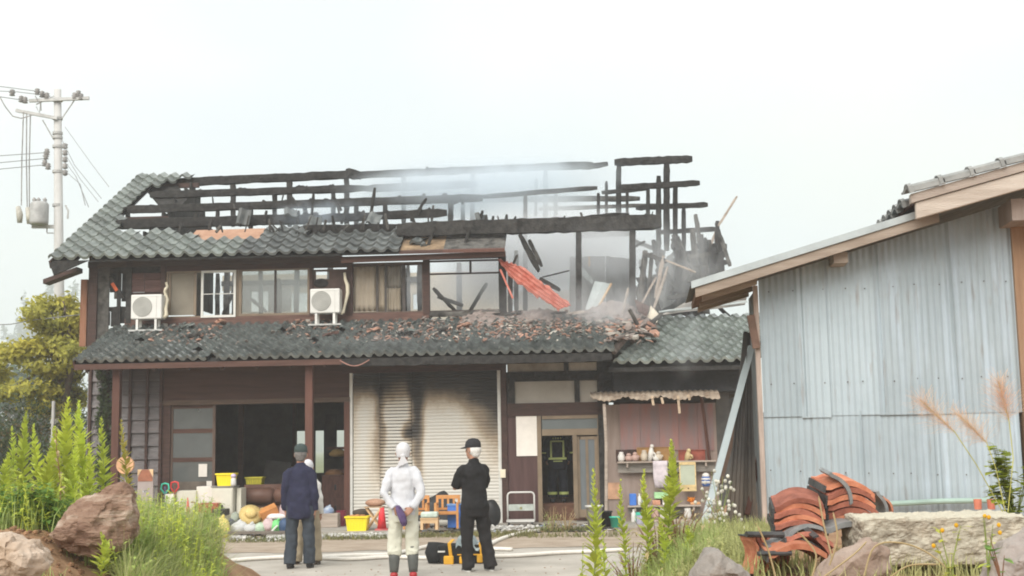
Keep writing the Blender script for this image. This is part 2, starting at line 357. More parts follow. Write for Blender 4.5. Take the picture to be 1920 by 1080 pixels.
# --- left of the front: weatherboards and battens
zt = at(240, 690, 0)[1]; a0, a1 = at(164, 800, 0)[0], at(303, 800, 0)[0]
hp('wall_backing', MB().box(a0, a1, .03, .1, .06, zt), dark_wood)
nb = 12
wb = mat('weathered_dark_boards', (.036,.026,.026), .3, scale=3, col2=(.095,.07,.068), bump=.35, stretch=(.5,1,6), spec=.8, per=.25)
for i in range(nb):
    z = .1 + (zt - .1) * i / nb; h = (zt - .1) / nb + .02
    mb = MB().add([(a0, -.06, z), (a1, -.06, z), (a1, .03, z), (a0, .03, z), (a0, -.008, z+h), (a1, -.008, z+h), (a1, .03, z+h), (a0, .03, z+h)],
                  [(0,3,2,1),(4,5,6,7),(0,1,5,4),(1,2,6,5),(2,3,7,6),(3,0,4,7)])
    hp('weatherboard', mb, wb)
for px in (168, 200, 243, 275, 301):
    u = at(px, 800, -.06)[0]; hp('batten', MB().box(u-.028, u+.028, -.09, -.03, .08, zt), dark_wood)
# --- wide opening with its sliding glazed door
panel('header_board', (301, 686, 656, 752), -.03, .1, brown_wood)
panel('door_jamb', (303, 752, 318, 985), -.03, .12, dark_wood); panel('door_jamb', (645, 748, 656, 985), -.05, .14, red_wood)
panel('lintel', (303, 748, 656, 757), -.06, .1, mat('lintel_wood', (.10,.065,.045), .6, stretch=(.5,1,5)))
a, b, c, d = rect(318, 757, 403, 985, 0.02)
gd = hp('sliding_door', MB().box(a, a+.06, .02, .06, .06, d).box(b-.06, b, .02, .06, .06, d), mat('door_stile_wood', (.10,.065,.05), .6, stretch=(5,1,.5)))
for y0, y1 in ((757,766), (804,812), (858,866), (903, 985)):
    z1, z0 = at(360, y0, .02)[1], max(.06, at(360, y1, .02)[1]); part('rail', MB().box(a+.06, b-.06, .025, .055, z0, z1), brown_wood if y1 < 900 else mat('grey_door_panel', (.13,.105,.085), .7), gd)
pane_m = glass('dusty_door_glass', (.42,.45,.44), .55)
for y0, y1 in ((766,804), (812,858), (866,903)):
    part('pane', MB().box(a+.06, b-.06, .036, .044, at(360, y1, .02)[1], at(360, y0, .02)[1]), pane_m, gd)
q = rect(372, 870, 388, 894, .0); part('notice', MB().box(q[0], q[1], .008, .012, q[2], q[3]), paper, gd)
q = rect(387, 902, 397, 914, .0); part('notice', MB().box(q[0], q[1], .008, .012, q[2], q[3]), paper, gd)
for px, w in ((217, .075), (580, .075)):
    u = at(px, 850, -.95)[0]; z1 = at(px, 682, -.95)[1] + .05; hp('porch_post', MB().box(u-w, u+w, -.95-w, -.95+w, .0, z1), red_wood)
panel('inner_post', (446,752,455,985), 2.4, .1, brown_wood); panel('inner_post', (548,752,554,985), 4.6, .1, brown_wood); panel('inner_shelf', (612,880,645,886), 2.2, .4, brown_wood); panel('inner_shelf', (612,838,645,843), 2.2, .4, brown_wood)
# --- roller shutter
a, b, c, d = rect(661, 696, 936, 988, 0.0); c = .06
sh = bpy.data.materials.new('sooty_shutter_paint'); sh.use_nodes = True
def soot_material(m, base, stains, rough=.5):
    # paint with soot stains that have fixed places on it (house coordinates): (u, z, half width, half height, strength)
    n, l = m.node_tree.nodes, m.node_tree.links; bs = n['Principled BSDF']; bs.inputs['Roughness'].default_value = rough; bs.inputs['Specular IOR Level'].default_value = .2
    tc = n.new('ShaderNodeTexCoord'); sx = n.new('ShaderNodeSeparateXYZ'); l.new(tc.outputs['Object'], sx.inputs[0])
    nz = n.new('ShaderNodeTexNoise'); nz.inputs['Scale'].default_value = 1.6; nz.inputs['Detail'].default_value = 6; l.new(tc.outputs['Object'], nz.inputs['Vector'])
    def mth(op, a, b_=None, clamp=False):
        q = n.new('ShaderNodeMath'); q.operation = op; q.use_clamp = clamp
        for i, s_ in enumerate((a, b_)):
            if s_ is None: continue
            if isinstance(s_, (int, float)): q.inputs[i].default_value = s_
            else: l.new(s_, q.inputs[i])
        return q.outputs[0]
    wob = mth('MULTIPLY', mth('SUBTRACT', nz.outputs['Fac'], .5), .55)
    keep = None
    for (u, z, hu, hz, st, soft) in stains:
        du = mth('DIVIDE', mth('SUBTRACT', mth('ADD', sx.outputs[0], mth('MULTIPLY', wob, .45)), u), hu); dz = mth('DIVIDE', mth('SUBTRACT', mth('ADD', sx.outputs[2], wob), z), hz)
        e = mth('SQRT', mth('ADD', mth('MULTIPLY', du, du), mth('MULTIPLY', dz, dz)))
        mr = n.new('ShaderNodeMapRange'); mr.interpolation_type = 'SMOOTHSTEP'; l.new(e, mr.inputs['Value'])
        mr.inputs['From Min'].default_value = 1 - soft; mr.inputs['From Max'].default_value = 1 + soft; mr.inputs['To Min'].default_value = 1 - st; mr.inputs['To Max'].default_value = 1
        keep = mr.outputs[0] if keep is None else mth('MULTIPLY', keep, mr.outputs[0])
    fine = n.new('ShaderNodeTexNoise'); fine.inputs['Scale'].default_value = 12; fine.inputs['Detail'].default_value = 5; l.new(tc.outputs['Object'], fine.inputs['Vector'])
    keep = mth('MULTIPLY', keep, mth('ADD', mth('MULTIPLY', fine.outputs['Fac'], .25), .875), True)
    cr = n.new('ShaderNodeValToRGB'); cr.color_ramp.elements[0].color = (.02,.02,.021,1); cr.color_ramp.elements[1].color = (*base,1)
    for p_, c_ in ((.22,(.055,.05,.045,1)), (.6,(.34,.275,.20,1)), (.8,(.55,.50,.42,1))): cr.color_ramp.elements.new(p_).color = c_
    l.new(keep, cr.inputs['Fac']); l.new(cr.outputs['Color'], bs.inputs['Base Color'])
U = lambda px, py: at(px, py, 0)
sp = []
for px, py, hx, hy, st, so in ((800,655,175,72,.97,.85), (938,705,52,120,.93,.8), (781,740,13,92,.85,.85), (768,806,12,13,.7,.9), (786,848,8,62,.45,.8), (713,752,9,112,.55,.9), (690,700,45,40,.7,.8), (703,850,12,70,.3,.9), (664,740,9,90,.3,.9), (850,700,90,45,.7,.8)):
    u, z = U(px, py); k = 88.; sp.append((u, z, hx/k, hy/k, st, so))
soot_material(sh, (.59,.572,.52), sp)
ns = 46; top = d + .02
secs = [(a+.02, at(712, 850, 0)[0], 1.0), (at(713, 850, 0)[0], at(772, 850, 0)[0], .80), (at(773, 850, 0)[0], b-.02, 1.0)]   # warped middle strip gapes between its slats
hp('shutter_backing', MB().box(a+.02, b-.02, .06, .08, c, top), char)
for i in range(ns):
    z0 = c + (top - c) * i / ns; z1 = c + (top - c) * (i + 1) / ns
    for xa, xb, kf in secs:
        h = (z1 - z0) * kf; g_ = -.012 if kf < 1 else 0.; mb = MB(); prof = [(.0, 0), (-.009, .25), (-.012, .55), (-.006, .85), (.004, 1.0), (.02, 1.0), (.02, 0)]
        n = len(prof); dz_ = R.uniform(-.004,.004) if kf < 1 else 0; vs = [(x, y_ + g_, z0 + t*h + (dz_ if x == xa else -dz_)) for x in (xa, xb) for y_, t in prof]
        mb.add(vs, [(j, (j+1)%n, n+(j+1)%n, n+j) for j in range(n)] + [tuple(range(n-1,-1,-1)), tuple(range(n, 2*n))])
        hp('shutter_slat', mb, sh)
panel('shutter_rail', (655.5, 696, 661, 988), -.04, .1, white_alu); panel('shutter_rail', (934, 690, 940, 988), -.04, .1, white_alu)
panel('shutter_box', (642, 676, 940, 697), -.06, .12, dark_wood)
# --- front from the shutter to the entrance
panel('post', (940, 664, 951, 990), -.06, .14, dark_wood)
panel('wall_panel', (951, 764, 1010, 978), .0, .06, mat('dark_red_wall_panel', (.055,.026,.024), .5, scale=3, col2=(.085,.045,.042), stretch=(5,1,.4)))
u = at(1130, 720, 0)[0]
panel('eave_beam', (945, 696, 1145, 714), -.04, .12, char); panel('eave_beam', (940, 662, 1150, 680), -.06, .16, char)
panel('lintel', (951, 755, 1134, 779), -.05, .12, dark_wood)
for px in ((1057, 676, 1066, 697), (1077, 713, 1087, 756), (951, 713, 965, 756)): panel('short_post', px, -.045, .1, char)
for px in ((951, 679, 1058, 698), (1066, 679, 1124, 698)): panel('plaster_panel', px, .02, .05, plaster_dirty)
for px in ((965, 713, 1078, 756), (1086, 713, 1132, 756)): panel('plaster_panel', px, .02, .05, mat('old_white_plaster', (.36,.33,.28), .9, scale=2, col2=(.46,.43,.38)))
panel('post', (1122, 662, 1136, 980), -.05, .12, char)
panel('corner_board', (1118, 652, 1152, 738), .10, .05, char)
panel('sign_panel', (968, 780, 1008, 855), -.03, .025, paper)
bevel(panel('switch_box', (938, 880, 948, 896), -.10, .05, cream_pl), .008)
df = panel('door_frame', (1008, 778, 1016, 980), -.04, .12, tan_alu)
for px in ((1016, 778, 1128, 785), (1016, 804, 1128, 816), (1075, 816, 1083, 972), (1122, 785, 1129, 972)): panel('frame_bar', px, -.035, .1, tan_alu, df)
panel('pane', (1016, 785, 1122, 804), .0, .01, glass('grey_transom_glass', (.4,.45,.45), .35), df)
sd_ = panel('entrance_door', (1083, 818, 1088, 970), .01, .04, tan_alu)
for px in ((1116, 818, 1122, 970), (1088, 818, 1116, 824), (1099, 824, 1104, 955), (1088, 955, 1116, 970)): panel('stile', px, .012, .036, tan_alu, sd_)
dg = glass('blue_grey_door_glass', (.42,.47,.5), .35)
panel('pane', (1088, 824, 1099, 955), .03, .008, dg, sd_); panel('pane', (1104, 824, 1116, 955), .03, .008, dg, sd_)
u0, u1 = at(1014, 900, .3)[0], at(1078, 900, .3)[0]
hp('entrance_step', MB().box(u0-.1, u1+.7, .45, 4.9, .06, .42), mat('step_wood', (.13,.06,.035), .5, stretch=(1,1,4)))
# --- front right of the entrance, under the wing's eave
wr = thing('side_wing', 'single storey side wing with grey green tiled roof and beige front wall', 'house wing', (0, 26.3, 0), HF.yaw)
beige = mat('beige_board_wall', (.24,.18,.15), .8, scale=2, col2=(.33,.265,.23), bump=.2, stretch=(4,1,.5))
panel('front_wall', (1130, 757, 1350, 1000), .0, .08, beige, wr)
sheetm = mat('rust_stained_sheet', (.25,.20,.20), .6, scale=2.5, col2=(.34,.17,.15), bump=.2, stretch=(3,1,.5))
for x0, x1 in ((1163,1200),(1200.5,1236),(1236.5,1272),(1272.5,1308),(1308.5,1338)): panel('metal_panel', (x0, 757, x1, 842+R.uniform(-3,3)), -.03, .02, sheetm, wr)
panel('skirting_board', (1131, 905, 1162, 936), -.03, .02, mat('salmon_board', (.46,.27,.17), .8), wr)
panel('eave_beam', (1150, 684, 1392, 735), -.25, .3, mat('blackened_beam', (.02,.022,.024), .8, scale=4, col2=(.045,.047,.05), bump=.4), wr)
panel('post', (1346, 735, 1372, 1000), -.02, .1, dark_in, wr)
a = at(1315, 740, -.5); b = at(1331, 870, -.05); part('brace', MB().bar((a[0], -.5, a[1]), (b[0], -.05, b[1]), .05, .08), red_wood, wr)
# torn awning: a sagging corrugated sheet over the shelves
mb = MB(); nu, nv = 48, 5; ua, ub = at(1107, 742, -.9)[0], at(1350, 737, -.9)[0]; zA, zB = at(1230, 733, -.2)[1], at(1230, 741, -1.0)[1]
for j in range(nv+1):
    for i in range(nu+1):
        t = i/nu; s_ = j/nv; sag = .0
        if s_ > .7: sag = .09 * abs(math.sin(t*11.5)) * (s_ - .7) / .3 + R.uniform(0, .02)
        mb.v.append((ua + (ub-ua)*t, -.2 - .75*s_, zA + (zB-zA)*s_ + .012*math.cos(t*nu*math.pi) - sag))
for j in range(nv):
    for i in range(nu): mb.f.append((j*(nu+1)+i, j*(nu+1)+i+1, (j+1)*(nu+1)+i+1, (j+1)*(nu+1)+i))
aw = part('awning_sheet', mb, mat('torn_awning_plastic', (.24,.17,.12), .7, scale=5, col2=(.50,.42,.33), trans=.15), wr)
sm = aw.modifiers.new('thickness', 'SOLIDIFY'); sm.thickness = .006
a = at(1133, 757, -.9); part('awning_post', MB().tube([(a[0], -.85, a[1]), (a[0]+.02, -.8, a[1]-.8), (a[0]-.02, -.75, .1)], .035), old_wood, wr)
for px, y0, y1 in ((1222,742,760), (1240,745,757), (1271,742,775), (1290,740,750)):
    a = at(px, y0, -.9); b = at(px+3, y1, -.9); part('torn_strip', MB().bar((a[0], -.93, a[1]), (b[0], -.93, b[1]), .05, .01, (0,1,0)), mat('torn_tape', (.45,.35,.25), .8), wr)
# wing roof
A = at(1150, 681, -.9); B_ = at(1394, 683, -.9); zr = (A[1] + B_[1]) / 2
cols = 12; wt = (B_[0] + .30 - A[0]) / cols; rows = 13; run = Vector((1.25, 2.1, 1.13)); dl = run / rows; nrm = Vector((0, -.45, .9)).normalized()
mt = tile_mesh('wing_roof_tile', wt, dl.length, .038, tile_wing, (1,0,0), dl.normalized(), nrm)
for r_ in range(rows):
    for k in range(-2, cols):
        x = A[0] + wt*k + dl.x*r_
        if k < 0 and r_ < 3: continue
        if x < A[0] + .25 and r_ > 2 and R.random() < .5: continue
        part('roof_tile', mt, None, wr, loc=(x, -.9 + dl.y*r_ + R.uniform(-.004,.004), zr + dl.z*r_ + R.uniform(-.004,.004)))
mb = MB(); e = Vector((1,0,0)); p = Vector((A[0]-.1, -.86, zr-.06)); q = p + run * 1.02; wv = Vector((B_[0]-A[0]+.1, 0, 0)); t = Vector((0,0,-.08))
mb.add([p, p+wv, q+wv, q, p+t, p+wv+t, q+wv+t, q+t], [(0,1,2,3),(7,6,5,4),(0,4,5,1),(1,5,6,2),(2,6,7,3),(3,7,4,0)]); part('roof_deck', mb, char, wr)
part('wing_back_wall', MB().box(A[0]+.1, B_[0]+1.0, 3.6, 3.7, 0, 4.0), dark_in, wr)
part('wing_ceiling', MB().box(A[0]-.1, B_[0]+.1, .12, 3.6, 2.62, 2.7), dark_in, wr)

# --- pent roof over the ground floor
LV0, LV1 = -1.3, 1.1; LZ0 = 3.46; LS = .40
lu0, lu1 = at(137, 678, LV0)[0], at(1152, 657, LV0)[0]
cols = 52; wt = (lu1 - lu0) / cols; rows = 10; dv = (LV1 - LV0) / rows; dl = Vector((0, dv, dv*LS)); nrm = Vector((0, -LS, 1)).normalized()
mt = tile_mesh('pent_roof_tile', wt, dl.length, .034, tile_low, (1,0,0), dl.normalized(), nrm)
far_ = MB(); fr = MB()
for r_ in range(rows):
    for k in range(cols):
        x, y, z = lu0 + wt*k, LV0 + dv*r_ + R.uniform(-.006,.006), LZ0 + dv*LS*r_ + R.uniform(-.006,.006)
        if R.random() < .012: continue
        if r_ < 3: part('pent_roof_tile', mt, None, house, loc=(x, y, z))
        else: far_.add([Vector((x, y, z)) + v.co for v in mt.vertices], [tuple(f.vertices) for f in mt.polygons])
hp('pent_roof_tiles', far_, tile_low, kind='stuff')
p = [(LV0+.03, LZ0-.02), (LV1, LZ0-.02+(LV1-LV0)*LS), (LV1, LZ0-.1+(LV1-LV0)*LS), (LV0+.03, LZ0-.1)]
mb = MB(); mb.add([(x, y, z) for x in (lu0+.02, lu1-.05) for y, z in p], [(0,1,2,3),(7,6,5,4),(0,4,5,1),(1,5,6,2),(2,6,7,3),(3,7,4,0)]); hp('pent_roof_deck', mb, char)
hp('eave_board', MB().box(lu0+.02, at(640, 670, LV0)[0], LV0+.02, LV0+.06, LZ0-.13, LZ0-.015), brown_wood)
hp('eave_board', MB().rough((at(640, 670, LV0)[0], LV0+.05, LZ0-.09), (lu1-.05, LV0+.05, LZ0-.09), .06, .16, 24, .15), char)
hp('barge_board', MB().bar((lu0+.01, LV0+.02, LZ0-.02), (lu0+.01, LV1, LZ0-.02+(LV1-LV0)*LS), .04, .14), brown_wood)
for k in range(16):                                        # rafters under the pent roof
    x = lu0 + .25 + (lu1 - lu0 - .5) * k / 15; hp('pent_rafter', MB().bar((x, LV0+.08, LZ0-.15), (x, .1, LZ0-.15+1.38*LS), .05, .07), dark_wood if k < 8 else char)
a = at(640, 672, -1.2); b = at(695, 676, -1.2)
hp('sagging_cable', MB().tube([(a[0] + (b[0]-a[0])*t, -1.36, a[1] - .05 - .12*math.sin(math.pi*t)) for t in np.linspace(0,1,9)], .012, 5), mat('faded_pink_cable', (.30,.16,.13), .6))
# --- upper floor: floor, back wall, posts
FZ = 4.32
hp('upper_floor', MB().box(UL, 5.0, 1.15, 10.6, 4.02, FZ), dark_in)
bw = 8.2; hs = []
for px in ((470,546,503,584), (545,549,580,584), (774,551,783,580), (384,535,398,588), (403,530,412,588), (415,545,438,588), (330,560,338,580)):
    q = rect(*px, bw); hs.append(q)
mb = MB(); holes(mb, UL+.1, at(560, 550, bw)[0], FZ, 6.55, bw, bw+.12, hs); holes(mb, at(560, 550, bw)[0], at(960, 550, bw)[0], FZ, 6.5, bw, bw+.12, hs); hp('back_wall', mb, plaster)
mb = MB(); holes(mb, at(970, 550, bw)[0], at(1075, 550, bw)[0], FZ, 5.9, bw, bw+.12, []); hp('back_wall', mb, plaster)
hp('back_wall_beam', MB().bar((UL+.1, bw-.05, at(520, 530, bw)[1]), (at(790, 520, bw)[0], bw-.05, at(520, 530, bw)[1]), .1, .13), char_ash)
grime = mat('smoke_greyed_plaster', (.16,.16,.155), .9, scale=1.5, col2=(.36,.345,.31))
for px, v in (((455,536,516,584), 7.6), ((517,538,545,584), 7.3), ((366,508,378,592), 2.2)):
    q = rect(*px, v); hs2 = [tuple(c + s_ for c, s_ in zip(rect(470,546,503,584,v), (0,0,0,0)))] if px[0] == 455 else []
    mb = MB(); holes(mb, *q, v, v+.05, hs2); hp('inner_panel', mb, grime)
for px, y0, v, w in ((441,498,6,.14), (490,508,7,.1), (523,530,4.6,.13), (556,505,6.4,.12), (620,500,5,.14), (756,500,3.2,.16), (765,505,6,.1), (788,500,4.2,.13), (860,500,7,.14), (425,505,5,.13), (408,520,5.4,.1)):
    u, z = at(px, y0, v); hp('inner_post', MB().rough((u, v, FZ), (u+R.uniform(-.02,.02), v, z+.1), w, w, 10, .14), char_ash)
for a_, b_, v in (((812,540),(860,590),3.5), ((880,585),(912,530),3.2), ((470,560),(498,584),6.8), ((418,590),(438,540),4.4), ((820,556),(868,572),4)):
    p0, p1 = at(*a_, v), at(*b_, v); hp('fallen_rafter', MB().rough((p0[0], v, p0[1]), (p1[0], v+.1, p1[1]), .07, .08, 8, .2), char_ash)
# --- upper front wall: v = 1.1
W = 1.1
zs = at(300, 600, W)[1]
hp('sill_beam', MB().box(at(236, 560, W)[0], at(805, 590, W)[0], W-.05, W+.08, at(500, 604, W)[1]-.05, at(500, 592, W)[1]), mat('scorched_brown_sill', (.07,.035,.028), .7, scale=4, col2=(.15,.085,.065), bump=.3, stretch=(.5,1,5)))
hp('sill_beam', MB().rough((at(803, 586, W)[0], W, at(870, 588, W)[1]), (at(945, 586, W)[0], W, at(945, 586, W)[1]), .12, .1, 10, .25), char_ash)
for px, m in (((165,480,181,655), dark_wood), ((236,488,246,606), char), ((301,494,310,600), dark_wood), ((580,494,586,592), dark_wood), ((650,490,661,592), dark_wood), ((793,484,805,590), dark_wood), ((935,478,949,586), char)):
    panel('wall_post', px, W-.06, .14, m)
panel('fascia_beam', (165, 484, 640, 496), W-.06, .14, mat('scorched_fascia', (.05,.035,.03), .7, scale=4, col2=(.10,.075,.065), stretch=(.5,1,5)))
mb = MB(); p0, p1 = at(640, 488, W-.5), at(948, 476, W-.5); hp('fascia_beam', MB().bar((p0[0], W-.5, p0[1]), (p1[0], W-.5, p1[1]), .05, .12), brown_wood)
p0, p1 = at(640, 487, W), at(948, 478, W); hp('fascia_beam', MB().bar((p0[0], W, p0[1]), (p1[0], W, p1[1]), .12, .12), dark_wood)
# burnt-through corner on the left
for px, m in (((181,498,204,640), char_ash), ((219,498,226,620), char)): panel('burnt_board', px, W-.0, .03, m)
for k, (x, y0, y1) in enumerate(((183,500,545),(196,500,540),(206,500,548),(214,502,560),(228,505,565),(184,588,640),(196,584,610),(207,575,612),(222,578,606),(230,585,604))):
    q = rect(x, y0 + R.uniform(-3,3), x + R.uniform(9,14), y1, W+.04); hp('burnt_board', MB().box(q[0], q[1], W+.04+k*.004, W+.065+k*.004, q[2], q[3]), char if k % 3 else char_ash)
q = at(190, 570, W); hp('nailer', MB().rough((at(181,580,W)[0], W+.1, at(181,580,W)[1]), (at(238,578,W)[0], W+.1, at(238,578,W)[1]), .05, .1, 6, .2), char)
p0, p1 = at(208, 518, W), at(232, 560, W); hp('burnt_brace', MB().rough((p0[0], W-.03, p0[1]), (p1[0], W-.03, p1[1]), .08, .08, 6, .15), char)
p0, p1 = at(213, 532, W), at(222, 546, W); hp('orange_strip', MB().bar((p0[0], W-.09, p0[1]), (p1[0], W-.09, p1[1]), .07, .02, (0,1,0)), mat('orange_red_insulation', (.60,.12,.04), .7))  # short strip in plain orange red insulation colour
hp('gable_edge_board', MB().box(at(153, 600, W+.2)[0], at(165, 600, W+.2)[0], W+.1, W+.2, at(158, 650, W+.2)[1], at(158, 525, W+.2)[1]), mat('raw_orange_wood', (.20,.085,.045), .7, col2=(.30,.15,.09), stretch=(4,1,.5)))
p = [at(101, 530, W+1), at(163, 507, W+1), at(163, 515, W+1), at(101, 538, W+1)]
hd = hp('gable_hood', MB().prism([(x, z) for x, z in p], W+.4, W+.75), dark_wood)
for q in (((246,512,270,548)), ((271,512,301,548))):
    for i in range(3):
        y0 = q[1] + (q[3]-q[1])*i/3; panel('upper_weatherboard', (q[0], y0, q[2], y0 + (q[3]-q[1])/3 - .6), W-.03, .05, mat('scorched_red_board', (.06,.028,.024), .6, scale=4, col2=(.13,.065,.055), stretch=(.5,1,5), bump=.3) if i == 0 and q[0] < 250 else bpy.data.materials['scorched_red_board'])
panel('upper_wall', (246, 548, 301, 604), W, .05, dark_wood); panel('upper_wall', (181, 494, 301, 512), W+.01, .05, char); panel('window_lintel', (301, 493, 655, 505), W-.03, .08, dark_wood)
a = rect(586, 505, 650, 590, W); mb = MB(); holes(mb, *a, W, W+.04, [rect(592, 509, 617, 524, W)]); hp('upper_wall', mb, mat('scorched_brown_board', (.05,.03,.025), .7, scale=3, col2=(.11,.07,.055), bump=.3))
mb = MB(); q = rect(588, 522, 616, 540, W); mb.ball(((q[0]+q[1])/2, W-.0, (q[2]+q[3])/2), ((q[1]-q[0])/2, .02, (q[3]-q[2])/2)); hp('burnt_hole_edge', mb, char)
# windows
def frame(px, v, bw_, m, name='window', t=.07):
    a, b, c, d = rect(*px, v); w = bw_ / 86.
    return hp(name, MB().box(a, b, v, v+t, d-w, d).box(a, b, v, v+t, c, c+w).box(a, a+w, v+.002, v+t-.002, c+w, d-w).box(b-w, b, v+.002, v+t-.002, c+w, d-w), m)
clear = glass('hazy_window_glass', (.86,.88,.86), .80); cream = mat('cream_blind', (.40,.36,.29), .8, var=.1, scale=2, trans=.3)
w1 = frame((309, 505, 446, 598), W-.02, 6, tan_alu)
panel('sash', (316, 512, 320, 591), W, .04, tan_alu, w1); panel('blind', (320, 512, 363, 591), W+.03, .01, cream, w1); panel('sash', (363, 512, 368, 591), W, .04, tan_alu, w1)
q = rect(377, 507, 442, 595, W-.06); e = .05
ws = part('white_sash', MB().box(q[0], q[1], W-.07, W-.03, q[3]-e, q[3]).box(q[0], q[1], W-.07, W-.03, q[2], q[2]+e).box(q[0], q[0]+e, W-.068, W-.032, q[2]+e, q[3]-e).box(q[1]-e, q[1], W-.068, W-.032, q[2]+e, q[3]-e), white_alu, w1)
part('muntin', MB().box(q[0]+e, q[1]-e, W-.06, W-.045, (q[2]+q[3])/2-.008, (q[2]+q[3])/2+.008), white_alu, w1)
w2 = frame((447, 501, 582, 593), W-.02, 6, tan_alu)
panel('sash', (514, 507, 518, 587), W, .04, mat('dark_sash', (.06,.05,.045), .5), w2); panel('pane', (453, 507, 514, 587), W+.02, .006, clear, w2); panel('pane', (518, 507, 576, 587), W+.02, .006, clear, w2)
w3 = frame((655, 492, 797, 590), W-.02, 6, mat('scorched_frame', (.10,.07,.055), .6))
panel('sash', (705, 497, 709, 584), W, .04, bpy.data.materials['dark_sash'], w3); panel('sash', (721, 497, 725, 584), W, .04, bpy.data.materials['dark_sash'], w3); panel('sash', (754, 497, 760, 584), W, .04, bpy.data.materials['dark_sash'], w3)
def curtain(px, v, m, par):
    a, b, c, d = rect(*px, v); mb = MB(); n = 14
    for j in range(7):
        for i in range(n+1): mb.v.append((a+(b-a)*i/n + R.uniform(-.004,.004), v + .03*math.sin(i*1.9+j*.2), d-(d-c)*j/6))
    for j in range(6):
        for i in range(n): mb.f.append((j*(n+1)+i, (j+1)*(n+1)+i, (j+1)*(n+1)+i+1, j*(n+1)+i+1))
    o = part('curtain', mb, m, par, True); q = o.modifiers.new('thickness', 'SOLIDIFY'); q.thickness = .004
cur = mat('cream_curtain', (.50,.43,.33), .9, scale=2, col2=(.62,.55,.45), trans=.35); curs = mat('smoke_greyed_curtain', (.24,.22,.19), .9, scale=2, col2=(.42,.39,.34), trans=.3)
curtain((663, 497, 705, 584), W+.09, cur, w3); curtain((709, 497, 722, 584), W+.09, cur, w3); curtain((725, 497, 752, 540), W+.1, curs, w3); curtain((726, 540, 752, 584), W+.11, cur, w3)
w4 = frame((803, 487, 938, 584), W-.02, 3, mat('burnt_frame', (.06,.05,.045), .8))
panel('muntin', (880, 489, 884, 512), W, .03, bpy.data.materials['burnt_frame'], w4); panel('muntin', (806, 511, 936, 514), W, .03, bpy.data.materials['burnt_frame'], w4)
# ------------------------------------------------------------------ upper roof
RS = .555
def RZ(v): return 5.86 + RS * (v - .4)
ul = at(92, 467, .4)[0]; ur = at(748, 487, .4)[0]
nc = 26; wt = (ur - ul) / nc; dv = .31; dl = Vector((0, dv, dv*RS)); nrm = Vector((0, -RS, 1)).normalized()
tA = tile_mesh('roof_tile', wt, dl.length, .046, tile_green, (1,0,0), dl.normalized(), nrm)
tB = tile_mesh('roof_tile', wt, dl.length, .040, tile_soot, (1,0,0), dl.normalized(), nrm)
def utile(k, r_, m):
    hp('roof_tile', m, None, loc=(ul + wt*k, .4 + dv*r_ + R.uniform(-.008,.008), RZ(.4 + dv*r_) + R.uniform(-.008,.008)))
c1 = int((at(360, 440, 1)[0] - ul) / wt); c2 = int((at(490, 440, 1)[0] - ul) / wt)
for k in range(nc):
    nr = 5 if k < c1 else (3 if k < c2 else 5)
    if k > c2 and R.random() < .25: nr = 4
    if c1 - 2 <= k < c1: nr = 4
    for r_ in range(nr):
        if k > 3 and k < c1 and r_ == 4 and R.random() < .45: continue
        if k >= nc - 2 and r_ > 3: continue
        utile(k, r_, tB if k >= c2 - 1 else tA)
for r_ in range(5, 18):                                       # strip that is left along the verge
    for k in range(3 if r_ < 8 or r_ > 15 else 2):
        utile(k, r_, tA)
for k in (3, 4):
    utile(k, 17, tA)
utile(3, 16, tA); utile(2, 15, tA)
ridge_m = MB().tube([(ul+.02, 5.95, RZ(5.95)+.03), (ul+.22, 5.95, RZ(5.95)+.03)], .07, 10); hp('ridge_tile', ridge_m, tile_green, smooth=True)
def slab(u0, u1, v0, v1, th, off=-.015):
    return MB().add([(u, v, RZ(v)+off-t) for t in (0, th) for v, u in ((v0,u0),(v0,u1),(v1,u1),(v1,u0))], [(0,1,2,3),(7,6,5,4),(0,4,5,1),(1,5,6,2),(2,6,7,3),(3,7,4,0)])
hp('roof_deck', slab(ul+.03, ul+wt*2.0, .43, 5.95, .05), char); hp('roof_deck', slab(ul+wt*3, ur, .43, 1.55, .04), char)
hp('underlay_board', slab(at(355, 440, 1.5)[0], at(490, 440, 1.5)[0], 1.2, 2.02, .03, .0), mat('bare_tan_underlay', (.36,.20,.13), .85, scale=4, col2=(.46,.29,.20), bump=.2, per=0))
hp('underlay_board', slab(ur, at(832, 470, .6)[0], .5, 1.35, .03, -.01), mat('scorched_underlay', (.07,.05,.035), .9, scale=2.5, col2=(.40,.28,.17), bump=.3))
hp('underlay_board', slab(at(832, 470, .6)[0], at(947, 470, .6)[0], .5, 1.5, .03, -.01), char_ash)
hp('underlay_edge', slab(ur, at(832, 470, .6)[0], .44, .5, .06, .0), brown_wood); hp('underlay_edge', slab(at(832, 470, .6)[0], at(947, 470, .6)[0], .44, .5, .06, .0), red_wood)
hp('barge_board', MB().bar((ul+.03, .42, RZ(.42)-.09), (ul+.03, 5.95, RZ(5.95)-.09), .05, .17), dark_wood)
hp('verge_end_board', MB().add([(ul, .40, RZ(.4)-.0), (ul+.9, .40, RZ(.4)-.0), (ul+.12, .40, RZ(.4)-.32), (ul, .45, RZ(.4)-.0), (ul+.9, .45, RZ(.4)-.0), (ul+.12, .45, RZ(.4)-.32)], [(0,2,1),(3,4,5),(0,1,4,3),(1,2,5,4),(2,0,3,5)]), char)
for v in (1.1, 3.2, 5.6): hp('verge_purlin', MB().bar((ul+.06, v, RZ(v)-.14), (UL+.2, v, RZ(v)-.14), .1, .12), dark_wood)
for k in range(30):                                          # white drips of lime along the eave course
    pass
